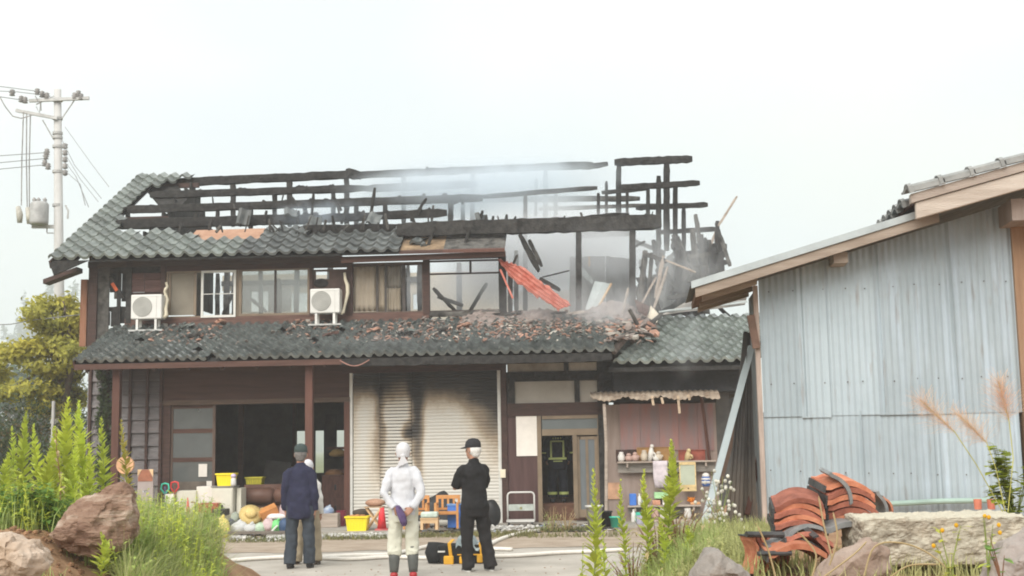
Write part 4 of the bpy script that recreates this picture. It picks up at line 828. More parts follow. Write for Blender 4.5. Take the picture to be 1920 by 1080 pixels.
# lower roof
mb = MB(); xa, xb = RL[0][0], sat(1760,408,-.4)[0]
def slope_slab(x0,x1,y0,y1,dz0,dz1): 
    return MB().add([(x,y,rz_(x)+dz) for dz in (dz0,dz1) for x,y in ((x0,y0),(x1,y0),(x1,y1),(x0,y1))],[(3,2,1,0),(4,5,6,7),(0,1,5,4),(1,2,6,5),(2,3,7,6),(3,0,4,7)])
part('roof_fascia', slope_slab(xa+.02,xb,-.42,-.38,.005,.095), tan_wood, shed)
part('roof_edge', slope_slab(xa-.015,xb+.3,-.44,-.375,.098,.165), mat('pale_roof_flashing', (.44,.49,.50), .45, var=.12, metal=.2), shed)
mb = MB(); n = 60
for i in range(n+1):
    y = -.37 + 1.35*i/n; dz = .125 + .012*math.cos(2*math.pi*y/.076)
    mb.v += [(xa-.03,y,rz_(xa-.03)+dz-.0),(xb+1.2,y,rz_(xb+1.2)+dz)]
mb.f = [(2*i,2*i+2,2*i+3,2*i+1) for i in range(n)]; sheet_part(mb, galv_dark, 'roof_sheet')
part('eave_boarding', slope_slab(xa+.03,-.06,-.37,.9,.03,.09), mat('brown_underside', (.13,.075,.05), .8, stretch=(5,1,1)), shed)
for y in (-.2,.35,.8): part('roof_rafter', slope_slab(xa+.09,-.03,y,y+.05,-.03,.03), tan_wood, shed)
a = sat(1408,590,-.1); part('eave_bracket', MB().bar((a[0],-.05,a[1]),(-.05,-.05,a[1]-.32),.05,.07), mat('bracket_wood', (.16,.10,.075), .8), shed)
# upper tiled roof and its boards
U0 = sat(1704,372,-.62); U1 = sat(1935,306,-.62); us = (U1[1]-U0[1])/(U1[0]-U0[0])
def upper(x0,x1,y0,y1,z0,z1): return MB().add([(x,y,U0[1]+us*(x-U0[0])+dz) for dz in (z0,z1) for x,y in ((x0,y0),(x1,y0),(x1,y1),(x0,y1))],[(3,2,1,0),(4,5,6,7),(0,1,5,4),(1,2,6,5),(2,3,7,6),(3,0,4,7)])
x0, x1 = U0[0], U1[0]+2.4
bevel(part('barge_board', upper(x0+.045,x1,-.68,-.62,-.215,-.062), mat('bleached_board', (.44,.37,.31), .85, scale=2.5, col2=(.60,.53,.46), bump=.5, stretch=(.6,2,5)), shed), .008)
part('barge_board', upper(x0+.005,x1,-.70,-.61,-.058,.025), mat('greyish_board', (.30,.25,.215), .85, scale=2.5, col2=(.42,.36,.31), bump=.5, stretch=(.6,2,5)), shed)
part('upper_roof_deck', upper(x0+.05,x1,-.6,4,-.06,.0), dark_wood, shed)
tl = .282; tmat = mat('weathered_grey_tile', (.24,.25,.245), .7, scale=8, col2=(.36,.37,.36), bump=.4)
tmb = MB(); th = math.atan(us)
pr = [(-.10,.005),(-.10,.055),(-.08,.075),(-.02,.085),(.06,.07),(.14,.055),(.2,.06),(.2,.04),(.12,.03),(.0,.05),(-.06,.045),(-.075,.005)]
n = len(pr); vs = [(t*(tl+.05), -.63+y, z+.012*(1-t)) for t in (0,1) for y,z in pr]; tmb.add(vs,[(i,(i+1)%n,n+(i+1)%n,n+i) for i in range(n)]+[tuple(range(n-1,-1,-1)),tuple(range(n,2*n))])
lip = [(-.115,.0),(-.115,.065),(-.085,.09),(-.02,.10),(.05,.085),(.05,.06),(-.02,.07),(-.075,.06),(-.09,.0)]
k = len(lip); tmb.add([(t, -.63+y, z+.008) for t in (.0,.035) for y,z in lip],[(i,(i+1)%k,k+(i+1)%k,k+i) for i in range(k)]+[tuple(range(k-1,-1,-1)),tuple(range(k,2*k))])
tme = mesh('verge_tile', tmb, tmat)
for i in range(13):
    x = x0-.01+tl*math.cos(th)*i; o = part('verge_tile', tme, None, shed, loc=(x,0,U0[1]+us*(x-U0[0])+.022)); o.rotation_euler = (0,-th,0)
    for j in range(1,6):
        o = part('verge_tile', tme, None, shed, loc=(x,.27*j+.05,U0[1]+us*(x-U0[0])-.055)); o.rotation_euler = (0,-th,0)
q = SF.rect(1888,378,1925,418,-.3); part('beam_end', MB().box(q[0],q[1]+.3,-.45,.2,q[2],q[3]), mat('purplish_beam', (.30,.235,.20), .85, scale=3, col2=(.42,.35,.31), bump=.4, stretch=(5,1,.5)), shed)
# green gutter lying on the wall foot
a, b = sat(1664,945,-.1), sat(1860,938,-.1); gut = solo('gutter_pipe', MB().tube([SF.world(a[0],-.1,a[1]),SF.world((a[0]+b[0])/2,-.1,(a[1]+b[1])/2+.008),SF.world(b[0],-.1,b[1])], .026, 10), mat('pale_green_pipe', (.34,.46,.40), .5, var=.15), 'pale green pipe lying along the foot of the corrugated wall', 'pipe')
# leaning strut, boards and sheets at the side of the shed
def lean(name, a, b, ya, yb, w, h, m, label, cat, up=(0,1,0)):
    p, q = PY(*a,ya), PY(*b,yb); return solo(name, MB().bar(q,p,w,h,up), m, label, cat)
lean('metal_strut',(1409,650),(1311,1015),12.6,12.2,.062,.05,mat('pale_blue_strut', (.40,.47,.49), .5, scale=2, col2=(.50,.56,.58)),'pale blue grey metal strip leaning from the shed eave down to the weeds','strut')
lean('leaning_board',(1418,640),(1345,905),13.0,12.8,.10,.03,mat('dark_leaning_board', (.13,.085,.065), .8, scale=3, col2=(.19,.13,.10), stretch=(1,1,1)),'dark brown board leaning behind the pale metal strip','board')
lean('leaning_pole',(1436,790),(1400,965),12.9,12.7,.05,.05,red_wood,'thin reddish pole leaning in the shade by the shed corner','pole')
shade_sheet = galv_mat('shade_darkened_rusty_iron', (.055,.052,.05), (.11,.105,.10), (.14,.14,.14))  # rusty iron, its colour darkened for the shade beside the shed
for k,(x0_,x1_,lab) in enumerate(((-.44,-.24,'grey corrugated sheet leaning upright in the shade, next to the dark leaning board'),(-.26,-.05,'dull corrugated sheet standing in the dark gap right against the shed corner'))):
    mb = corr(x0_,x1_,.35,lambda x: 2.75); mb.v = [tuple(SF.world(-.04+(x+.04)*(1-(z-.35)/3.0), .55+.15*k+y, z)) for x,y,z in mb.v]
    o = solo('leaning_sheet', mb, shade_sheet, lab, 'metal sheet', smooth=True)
# ------------------------------------------------------------------ utility pole and lines
PYD = 37.0; pb = PY(103, 860, PYD); pt = PY(108, 168, PYD)
pole = thing('utility_pole', 'tall grey concrete utility pole with crossarms and transformer, behind the tiled gable', 'utility pole', (pb.x, PYD, 0))
conc = mat('pole_concrete', (.42,.415,.40), .85, scale=3, col2=(.50,.495,.48)); steel = mat('galvanised_steel', (.42,.42,.41), .5, var=.2); ins = mat('porcelain_insulator', (.30,.29,.28), .4, var=.3)
def L_(px, py, dy=0.): p = PY(px, py, PYD+dy); return Vector((p.x-pb.x, dy, p.z))
part('shaft', MB().tube([(0,0,-.3),(0,0,6),L_(108,168)], [.17,.15,.105], 16), conc, pole, True)
def arm(a, b, w=.09): part('crossarm', MB().bar(L_(*a,-.15), L_(*b,-.15), w, w), steel, pole)
arm((55,189),(167,184)); arm((30,207),(108,222))
for a, b in (((68,196),(102,180)),((140,187),(116,222)),((80,225),(101,262)),((76,188),(77,208)),((88,403),(88,436)),((88,437),(103,437))): part('stay', MB().tube([L_(*a,-.1),L_(*b,-.05)],.02,5), steel, pole)
for px, py in ((23,174),(40,186),(47,188),(70,172),(79,177),(88,180),(140,180),(147,176),(152,182),(88,285),(86,293),(84,306),(90,312)):
    p = L_(px,py,-.15); part('insulator', MB().lathe([(.02,-.1),(.09,-.08),(.05,-.03),(.1,0),(.05,.04),(.08,.07),(.03,.11)], 8, p), ins, pole, True)
for k in range(5): p = L_(122, 274+k*12.5, -.2); part('insulator', MB().lathe([(.03,-.09),(.09,-.05),(.06,0),(.09,.05),(.03,.09)], 8, p), ins, pole, True)
for z0 in (168+20, 222, 250, 258, 275, 322, 385): p = L_(108, z0); part('band', MB().lathe([(.14,-.04),(.15,-.04),(.15,.04),(.14,.04)], 14, p), steel, pole)
for px, py0, py1 in ((34,388,418),(52,390,420)): 
    part('fuse_cutout', MB().tube([L_(px,py0,-.2),L_(px+3,(py0+py1)/2,-.25),L_(px+3,py1,-.2)], [.07,.10,.07], 8), mat('white_cutout', (.5,.48,.42), .5) if 'white_cutout' not in MATS else MATS['white_cutout'], pole, True)
tr = part('transformer', MB().lathe([(.16,0),(.26,.02),(.27,.1),(.27,.62),(.24,.68),(.1,.72)], 18, L_(73,422,-.25)), steel, pole, True)
for px in (64,72,84): part('bushing', MB().lathe([(.04,0),(.07,.05),(.04,.1),(.07,.15),(.02,.22)], 8, L_(px,384,-.3)), ins, tr, True)
part('transformer_bracket', MB().bar(L_(60,425,-.05), L_(108,425,-.05), .08, .1), steel, pole)
for x0,y0,x1,y1 in ((44,210,40,385),(50,212,51,390),(57,214,55,390)): part('dropper', MB().tube([L_(x0,y0,-.2),L_((x0+x1)/2-1,(y0+y1)/2,-.22),L_(x1,y1,-.2)], .018, 5), ins, pole)
part('jumper', MB().tube([L_(*p,-.3) for p in ((0,182),(10,200),(24,218),(40,222),(60,216))], .018, 5), ins, pole); part('jumper', MB().tube([L_(*p,-.3) for p in ((66,180),(76,196),(74,212),(68,200))], .015, 5), ins, pole)
part('climbing_step', MB().tube([L_(123,385),L_(128,395),L_(127,410)], .03, 5), steel, pole)
wire_m = mat('power_line_wire', (.22,.22,.22), .6, var=.1)
def wire(pts, label, r=.011):
    solo('power_line', MB().tube([PY(px,py,Y) for px,py,Y in pts], r, 4), wire_m, label, 'power line', 'overhead lines at the utility pole')
wire(((-60,158,36),(0,162,36.6),(70,171,36.8)),'topmost thin wire running from the pole head past the picture edge')
wire(((-60,168,36),(30,172,36.6),(80,178,36.8)),'thin wire reaching the pair of insulators beside the pole head')
wire(((-60,176,35),(-10,180,36),(45,188,36.7)),'wire reaching the insulator over the tip of the lower crossarm')
wire(((-60,296,36),(0,292,36.6),(88,286,36.8)),'uppermost of the three low wires ending at the stacked insulators'); wire(((-60,308,36),(0,305,36.6),(86,297,36.8)),'middle of the three low wires ending at the stacked insulators'); wire(((-60,322,36),(0,317,36.6),(84,309,36.8)),'lowest of the three low wires ending at the stacked insulators')
wire(((122,238,36.8),(170,305,33),(204,350,31)),'thin single wire running down from the pole to the tiled verge'); wire(((116,262,36.8),(140,310,33),(190,372,30.5)),'drop wire running from under the crossarm down to the gable'); wire(((123,290,36.8),(150,335,33),(184,378,30.5)),'drop wire from the stacked insulators to the gable')
wire(((123,305,36.8),(142,330,33),(166,388,30)),'slack drop wire sagging towards the low end of the gable'); wire(((124,322,36.8),(150,345,33),(160,385,30)),'lowest drop wire curving down to the low end of the gable'); wire(((-40,610,30),(20,608,30),(62,600,30),(150,590,30)),'single dark wire crossing in front of the yellow tree')

# ------------------------------------------------------------------ far hill and trees
hill_m = mat('wooded_hillside', (.035,.06,.03), .95, scale=.05, col2=(.07,.10,.05), bump=.6, bscale=.4, per=0)
mb = MB(); nx, ny = 70, 12
for j in range(ny+1):
    for i in range(nx+1):
        x = -520 + 1040*i/nx; y = 560 + 190*j/ny; hgt = (26 + 12*math.sin(x*.011+.6) + 7*math.sin(x*.031)) * sst(0,.5,j/ny) * sst(60,-190,x) + 4
        mb.v.append((x,y,hgt-4+R.uniform(-.6,.6)))
for j in range(ny):
    for i in range(nx): mb.f.append((j*(nx+1)+i, j*(nx+1)+i+1, (j+1)*(nx+1)+i+1, (j+1)*(nx+1)+i))
o = bpy.data.objects.new('hill', mesh('hill', mb, hill_m, True)); C.objects.link(o); props(o, kind='structure')
def leafmesh(cl, n, s0, s1, up=.4):             # leaf-sized quads spread through clumps (c, radius xyz)
    vol = np.array([c[1][0]*c[1][1]*c[1][2] for c in cl])**.8; cnt = NR.multinomial(n, vol/vol.sum()); V = []; 
    for (c, r), k in zip(cl, cnt):
        d = NR.normal(size=(k,3)); d /= np.linalg.norm(d,axis=1)[:,None]+1e-9; rad = NR.random(k)**.42
        p = np.array(c) + d*rad[:,None]*np.array(r)*(1+.18*NR.normal(size=(k,1)))
        a = NR.normal(size=(k,3)); a /= np.linalg.norm(a,axis=1)[:,None]; nn = d*.7+np.array([0,-.3,up])+NR.normal(size=(k,3))*.6
        b = np.cross(nn,a); b /= np.linalg.norm(b,axis=1)[:,None]+1e-9; a = np.cross(b,nn); a /= np.linalg.norm(a,axis=1)[:,None]+1e-9
        s = NR.uniform(s0,s1,(k,1)); V.append(np.stack([p-a*s*.9, p-b*s*.42, p+a*s, p+b*s*.42],1).reshape(-1,3))
    return np.concatenate(V)
def fast_mesh(name, V, m, q=4):
    n = len(V)//q; me = bpy.data.meshes.new(name); me.vertices.add(len(V)); me.vertices.foreach_set('co', V.astype(np.float32).ravel()); me.loops.add(n*q); me.loops.foreach_set('vertex_index', np.arange(n*q,dtype=np.int32))
    me.polygons.add(n); me.polygons.foreach_set('loop_start', np.arange(0,n*q,q,dtype=np.int32)); me.polygons.foreach_set('loop_total', np.full(n,q,dtype=np.int32)); me.materials.append(m); me.update(calc_edges=True); return me
def leafpart(name, V, m, par, kind=None):
    o = bpy.data.objects.new(name, fast_mesh(name, V, m)); C.objects.link(o); o.parent = par; return props(o, kind=kind)
leaf_y = mat('yellow_green_leaf', (.50,.43,.06), .7, scale=.7, col2=(.36,.37,.08), island=.35, trans=.4, per=0); leaf_d = mat('dark_green_leaf', (.035,.055,.02), .6, scale=.8, col2=(.07,.10,.035), island=.35, trans=.3, per=0)
bark = mat('brown_bark', (.10,.075,.055), .9, scale=6, col2=(.19,.15,.115), bump=.6)
TY = 31.0; b0 = PY(118, 860, TY)
tree = thing('tree', 'tree with yellowing leaves growing at the far end of the burnt house', 'tree', (b0.x, TY, 0))
def T_(px, py, dy=0): p = PY(px, py, TY+dy); return (p.x-b0.x, dy, p.z)
br = [[(0,0,-.2),T_(120,760),T_(133,690),T_(130,620),T_(118,565)]]
part('trunk', MB().tube(br[0],[.13,.11,.09,.06,.025],8).tube([T_(132,690),T_(85,655),T_(40,640)],[.06,.04,.02],6).tube([T_(126,720),T_(70,700),T_(10,735)],[.06,.04,.02],6).tube([T_(131,650),T_(105,600),T_(85,572)],[.05,.03,.015],6).tube([T_(128,675),T_(150,650),T_(165,610)],[.05,.03,.015],6), bark, tree, True)
cl = [(T_(x,y,R.uniform(-.8,.9)),(rx/75,.7,ry/75)) for x,y,rx,ry in ((95,572,38,20),(132,580,24,28),(66,590,26,18),(88,612,34,20),(140,610,26,34),(60,652,44,20),(100,650,48,24),(30,668,34,16),(138,665,24,26),(85,690,42,16),(5,660,24,14),(110,705,44,24),(60,732,50,20),(12,738,34,16),(125,745,36,30),(90,765,40,18),(-20,700,40,30))]
leafpart('crown', leafmesh(cl, 9000, .05, .12), leaf_y, tree)
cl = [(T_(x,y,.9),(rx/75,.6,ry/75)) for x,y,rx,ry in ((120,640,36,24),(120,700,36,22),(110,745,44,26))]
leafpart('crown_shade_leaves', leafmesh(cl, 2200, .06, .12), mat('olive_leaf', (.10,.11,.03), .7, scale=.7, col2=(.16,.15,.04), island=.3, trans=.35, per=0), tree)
far_leaf = mat('distant_conifer_foliage', (.035,.06,.035), .9, scale=.3, col2=(.07,.10,.06), island=.3, per=0)
for k,(px, pyt, pyb, rw, Y, lab) in enumerate(((88,527,700,30,520,'tall hazy far tree rising just beside the utility pole'),(125,541,700,34,480,'hazy far tree between the utility pole and the house corner'),(42,562,720,24,540,'hazy far tree over the gap between yellow boughs'),(10,617,740,18,560,'small pointed hazy far tree near the picture edge'),(25,640,745,30,500,'rounded low hazy far tree below the single dark wire'),(60,575,720,24,530,'hazy far tree next to the tallest one'),(-15,650,760,40,510,'wide hazy far tree cut by the picture edge'))):
    p0, p1 = PY(px,pyb,Y), PY(px,pyt,Y); hgt = p1.z-p0.z; g = thing('distant_tree', lab, 'tree', (p0.x,Y,p0.z), 0, 'hazy trees far behind the house'); w = rw*Y/FPX
    part('trunk', MB().tube([(0,0,-12),(0,0,hgt*.8)],[.8,.25],6), bark, g)
    cl = [((R.uniform(-.35,.35)*w,R.uniform(-.4,.4)*w,hgt*(.04+.91*t)),(w*(1.0-.72*t),w*(1-.72*t),hgt*.13)) for t in np.linspace(0,1,8)]
    leafpart('crown', leafmesh(cl, 1500, .8, 1.7), far_leaf, g)
for px,py0,py1,Y,w,lab in ((15,668,860,95,3.4,'hazy green tree mass low at the picture edge, far behind the yellow tree'),(70,690,860,110,4.0,'hazy green tree mass far behind the pale post'),(125,700,860,100,3.6,'hazy green tree mass far behind the house end'),(-35,690,860,88,3.2,'hazy green tree mass cut by the picture edge, behind the broad dark bush')):
    p0, p1 = PY(px,py1,Y), PY(px,py0,Y); hgt = p1.z+.5; g = thing('background_tree', lab, 'tree', (p0.x,Y,-.3), 0, 'low green trees behind the yellow tree'); part('trunk', MB().tube([(0,0,-.2),(0,0,hgt*.6)],[.2,.08],6), bark, g)
    leafpart('crown', leafmesh([((R.uniform(-.6,.6)*w,R.uniform(-.5,.5)*w,hgt*R.uniform(.1,.82)),(w*.55,w*.5,hgt*.17)) for _ in range(14)], 1800, .2, .45), far_leaf, g)
# shrubs along the left, beyond the weeds, and the ivy on the house corner
def shrub(px, py0, py1, Y, w, m, label, n=1500, name='shrub', cat='shrub', s=(.03,.07)):
    p = PY(px,py1,Y); t = PY(px,py0,Y); z0 = gz(p.x,Y); g = thing(name, label, cat, (p.x,Y,z0)); hgt = t.z - z0
    part('stems', MB().tube([(0,0,-.05),(.05,0,hgt*.7)],[.03,.01],5).tube([(0,0,-.05),(-.15,.1,hgt*.6)],[.025,.01],5).tube([(0,0,-.05),(.2,-.1,hgt*.55)],[.025,.01],5), bark, g)
    cl = [((R.uniform(-.6,.6)*w,R.uniform(-.4,.4)*w,hgt*R.uniform(.25,.85)),(w*.45,w*.4,hgt*.22)) for _ in range(9)]
    leafpart('foliage', leafmesh(cl, n, *s), m, g)
shrub(-20,725,905,29.6,1.7,leaf_d,'broad dark bush cut by the picture edge, under the yellow tree',2200); shrub(55,735,905,30.2,1.8,leaf_d,'dark green bush between the pale post and the picture edge',2200); shrub(20,770,905,29,1.6,leaf_d,'dark bush standing low behind the yellow tree',1800); shrub(85,765,905,29.5,1.5,mat('brownish_hedge_leaf',(.12,.09,.04),.7,scale=1,col2=(.17,.13,.055),island=.3,trans=.3,per=0),'brownish bush beneath the yellow tree, by the pale thin post',1800)
shrub(140,735,910,27.2,.9,leaf_d,'dark green bush close against the end of the house',1500)
g = thing('climbing_ivy', 'dark ivy climbing the boards at the lower house corner', 'ivy', HF.world(at(195,980,-.15)[0],-.15,.05), HF.yaw)
u0 = at(195,980,-.15)[0]; cl = [((at(x,y,-.12)[0]-u0,.05,at(x,y,-.12)[1]-.05),(rx/88,.1,ry/88)) for x,y,rx,ry in ((200,715,12,22),(192,745,13,26),(203,770,11,30),(190,790,14,28),(198,830,16,34),(190,870,20,34),(200,910,18,34),(185,700,7,14))]
part('stems', MB().tube([(0,.07,0),(.05,.06,.9),(-.03,.07,1.8),(.05,.07,2.5)],[.025,.02,.015,.008],5), bark, g); leafpart('foliage', leafmesh(cl, 1500, .035, .075), leaf_d, g)
p = PY(97,880,28); solo('thin_post', MB().tube([(p.x,28,0),(p.x,28,PY(97,752,28).z)],.04,8), conc, 'thin pale grey post under the yellow tree beside the house', 'post')
# ------------------------------------------------------------------ haze and smoke
def vol(name, verts_box, dens, col, noise=0., thr=.4, scale=1., soft=True, aniso=.2, rot=0., loc=None):
    x0,x1,y0,y1,z0,z1 = verts_box; c = Vector(((x0+x1)/2,(y0+y1)/2,(z0+z1)/2)); mb = MB().box(x0-c.x,x1-c.x,y0-c.y,y1-c.y,z0-c.z,z1-c.z)
    m = bpy.data.materials.new(name); m.use_nodes = True; n = m.node_tree.nodes; l = m.node_tree.links; n.clear(); o_ = n.new('ShaderNodeOutputMaterial'); v = n.new('ShaderNodeVolumePrincipled')
    v.inputs['Color'].default_value = (*col,1); v.inputs['Anisotropy'].default_value = aniso; v.inputs['Density'].default_value = dens; l.new(v.outputs[0], o_.inputs['Volume'])
    if noise:
        t = n.new('ShaderNodeTexCoord'); nz = n.new('ShaderNodeTexNoise'); nz.inputs['Scale'].default_value = scale; nz.inputs['Detail'].default_value = 4; nz.inputs['Distortion'].default_value = .6; l.new(t.outputs['Object'], nz.inputs['Vector'])
        mr = n.new('ShaderNodeMapRange'); mr.inputs['From Min'].default_value = thr; mr.inputs['From Max'].default_value = thr+.25; l.new(nz.outputs['Fac'], mr.inputs['Value'])
        sc_ = n.new('ShaderNodeVectorMath'); sc_.operation = 'MULTIPLY'; sc_.inputs[1].default_value = (2/(x1-x0),2/(y1-y0),2/(z1-z0)); l.new(t.outputs['Object'], sc_.inputs[0])
        ln = n.new('ShaderNodeVectorMath'); ln.operation = 'LENGTH'; l.new(sc_.outputs[0], ln.inputs[0]); fo = n.new('ShaderNodeMapRange'); fo.interpolation_type = 'SMOOTHSTEP'; fo.inputs['From Min'].default_value = 1.0; fo.inputs['From Max'].default_value = .25; l.new(ln.outputs['Value'], fo.inputs['Value'])
        a = n.new('ShaderNodeMath'); a.operation = 'MULTIPLY'; l.new(mr.outputs[0], a.inputs[0]); l.new(fo.outputs[0], a.inputs[1]); b = n.new('ShaderNodeMath'); b.operation = 'MULTIPLY'; b.inputs[1].default_value = dens; l.new(a.outputs[0], b.inputs[0]); l.new(b.outputs[0], v.inputs['Density'])
    o = bpy.data.objects.new(name, mesh(name, mb, m)); C.objects.link(o); o.location = loc if loc is not None else c; o.rotation_euler = (0,0,rot); return props(o, kind='stuff')
vol('haze', (-560,560,-70,760,-2.5,72), .0018, (.95,.975,1.0))
def smoke(x, y, v, sx, sv, sz, dens, col=(.86,.90,.97), thr=.38, scale=.8):
    a = at(x,y,v); w = HF.world(a[0],v,a[1]); vol('smoke', (w.x-sx,w.x+sx,w.y-sv,w.y+sv,w.z-sz,w.z+sz), dens, col, 1, thr, scale)
smoke(890,358,3.9,3.8,1.9,.95,1.6,(.86,.93,.985),.30,.6); smoke(1020,330,4.6,2.4,1.3,.6,1.1,(.86,.93,.985),.32,.8); smoke(760,350,4.4,1.6,1.2,.6,.8,(.86,.93,.985),.34,.9)
smoke(1010,480,3.2,2.9,2.2,1.7,1.5,(.96,.975,.99),.28,.5); smoke(1130,470,1.8,2.0,1.3,1.2,1.1,(.95,.97,.99),.3,.7); smoke(1290,480,.6,1.6,.9,1.3,.8,(.93,.955,.985),.40,.9); smoke(1150,585,.4,1.0,.8,.7,1.5,(.95,.97,.99),.36,1.2); smoke(1230,540,-.2,1.0,.6,1.0,.7,(.94,.965,.99),.40,1.1)
smoke(1290,645,-.9,.6,.4,.9,.9,(.92,.96,1.0),.42,1.4); smoke(850,545,4.5,2.6,2.4,.9,.35,(.95,.97,1.0),.3,.7); smoke(540,545,4.5,2.4,2.4,.8,.3,(.88,.94,1.0),.3,.7); smoke(600,405,2.4,1.7,1.0,.45,1.4,(.80,.90,1.0),.42,1.1)
smoke(1060,575,.8,2.4,1.2,.7,.5,(.95,.97,1.0),.36,.9); smoke(800,640,-.9,3.0,.5,.5,.25,(.95,.97,1.0),.4,1.0)
# ------------------------------------------------------------------ people
skin = mat('weathered_skin', (.36,.19,.125), .55, var=.1, scale=20, spec=.35, per=0)
def cloth(name, col, var=.15, rough=.9): return mat(name, col, rough, var=var, scale=5, bump=.25, bscale=120, spec=.15, per=0)
wr_tex = bpy.data.textures.new('cloth_folds', 'CLOUDS'); wr_tex.noise_scale = .13; wr_tex.noise_depth = 1
def merged(name, mb, m, par, vox=.012, fold=0., label=None):
    o = part(name, mb, m, par, True, label)
    r = o.modifiers.new('skin', 'REMESH'); r.mode = 'VOXEL'; r.voxel_size = vox; r.use_smooth_shade = True
    s_ = o.modifiers.new('smooth', 'SMOOTH'); s_.factor = .5; s_.iterations = 8
    if fold: s_.iterations = 5; d = o.modifiers.new('folds', 'DISPLACE'); d.texture = wr_tex; d.strength = fold; d.mid_level = .5; d.texture_coords = 'GLOBAL'
    return o
def V(*a): return Vector(a)
def head_into(mb, c, yaw, tilt=0., s_=1.11):
    M4 = Matrix.Translation(c) @ Matrix.Rotation(yaw,4,'Z') @ Matrix.Rotation(tilt,4,'X') @ Matrix.Scale(s_,4); b = len(mb.v)
    mb.ball((0,-.005,.02),(.076,.095,.10),16,12); mb.ball((0,.025,-.045),(.058,.068,.075),14,10); mb.ball((0,.055,-.085),(.03,.03,.028),10,8)
    mb.tube([(0,.085,.02),(0,.107,-.02),(0,.092,-.035)],[.009,.015,.012],8); mb.ball((0,.082,-.058),(.024,.012,.009),10,6)
    for q in (-1,1): mb.ball((q*.078,-.008,-.008),(.011,.02,.032),8,8)
    mb.xf(M4, b); return M4
def hand_into(mb, w, d, palm, curl=.5, s_=1.):
    d = Vector(d).normalized(); pn = Vector(palm); pn = (pn - d*pn.dot(d)).normalized(); side = d.cross(pn)
    mb.tube([w-d*.03, w, w+d*.02],[.026,.026,.027],8)
    for i,(o_,ln) in enumerate(((-.030,.068),(-.010,.077),(.010,.073),(.029,.058))):
        k = w + side*o_*.75 + d*.01; kn = w + side*o_ + d*.088; mb.tube([k,kn],[.015,.0125],8)
        q = kn; dd = d.copy()
        for f,r0,r1 in ((.45,.0105,.0095),(.32,.0095,.0085),(.23,.0085,.007)):
            dd = (dd*math.cos(curl) + pn*math.sin(curl)).normalized(); pnl = pn; e = q + dd*ln*f; mb.tube([q-dd*.004,e],[r0,r1],7); q = e
    t0 = w + d*.022 + side*-.024; t1 = t0 + (d*.6 - side*.75 + pn*.25).normalized()*.042; t2 = t1 + (d*.9 - side*.2 + pn*.35).normalized()*.032; mb.tube([t0,t1,t2],[.016,.0125,.009],8)
def person(label, loc, rz, pose):
    g = thing('person', label, 'person', loc, rz); return g
def eyes(g, M4):
    for q in (-1,1): part('eye', MB().ball(tuple(M4 @ Vector((q*.03,.078,.0))), .011, 8, 6), mat('eye', (.05,.035,.03), .2) if 'eye' not in MATS else MATS['eye'], g, True)
def body_base(g, M4_head, H, arms, legs, torso):
    mb = MB(); mb.loft(torso); head_M = None
    return mb
def leg_pts(x, lean=0, knee=0.02): return [V(x*.82,0,.90), V(x*1.0,knee,.48), V(x*1.08,-.005,.075)]
# --- white-clad man, hands clasped behind his back
def build_person(label, feet, rz, S, head_yaw, arms, shirt_m, trou_m, shirt, trou, cuff_r, extra=None, skin_m=skin, tilt=0., legs=None, stoop=0.):
    g = person(label, (feet.x, feet.y, feet.z), rz, None); g.scale = (S,S,S)
    mb = MB(); mb.loft([(0,-.01,.84,.13,.10),(0,-.01,.95,.145,.105),(0,0,1.08,.135,.10),(0,0+stoop*.3,1.25,.145,.10),(0,stoop*.6,1.33,.135,.09),(0,stoop,1.385,.10,.075),(0,stoop+.005,1.44,.058,.06)])
    mb.tube([V(0,stoop*.9-.005,1.40),V(0,stoop+.012,1.53)],[.058,.056],12)
    M4 = head_into(mb, V(0,stoop+.02,1.60), head_yaw, tilt)
    legs = legs or (leg_pts(-.115), leg_pts(.115))
    for L3 in legs: mb.tube(L3,[.085,.055,.04],10); f = L3[-1]; mb.tube([f+V(0,-.04,-.045),f+V(0,.05,-.05),f+V(0,.14,-.058)],[.035,.04,.028],8,.75)
    for A in arms:
        sh_, el, wr = A['p']; mb.tube([V(sh_.x*.6,sh_.y,sh_.z-.03),V(sh_.x*.9,sh_.y,sh_.z-.03),sh_.lerp(el,.25),el,wr],[.03,.036,.038,.036,.026],10); hand_into(mb, wr, A['d'], A['n'], A.get('curl',.45))
    merged('body', mb, skin_m, g, .0065)
    eyes(g, M4)
    mb = MB(); mb.loft([(cx,cy_+stoop*max(0,(z-1)/.42),z,rx,ry) for cx,cy_,z,rx,ry in shirt])
    for A in arms:
        sh_, el, wr = A['p']; sl = A.get('sleeve',1.0)
        if sl >= 1: mb.tube([V(sh_.x*.4,sh_.y,sh_.z+.015),V(sh_.x*.82,sh_.y,sh_.z-.002),sh_.lerp(el,.18),sh_.lerp(el,.5)+V(0,-.006,0),el,el.lerp(wr,.55),wr-(wr-el)*.04],[.05,.066,.072,.067,.06,.054,cuff_r],14)
        else: mb.tube([V(sh_.x*.4,sh_.y,sh_.z+.015),V(sh_.x*.82,sh_.y,sh_.z-.002),sh_.lerp(el,.18),sh_.lerp(el,.5),sh_.lerp(el,sl)],[.05,.066,.073,.07,.066],14)
    mb.tube([V(0,stoop*.9,1.425),V(0,stoop+.005,1.475)],[.078,.068],14)
    merged('shirt', mb, shirt_m, g, .010, .042)
    mb = MB(); mb.loft(trou['hip'])
    for L3, sg in zip(legs,(-1,1)):
        pts = [L3[0]+V(sg*.0,0,.0), L3[0].lerp(L3[1],.5), L3[1], L3[1].lerp(L3[2],.5), L3[2]+V(0,-.005,trou['hem'])]; mb.tube(pts, trou['r'], 14)
    merged('trousers', mb, trou_m, g, .010, .04)
    return g, M4, legs
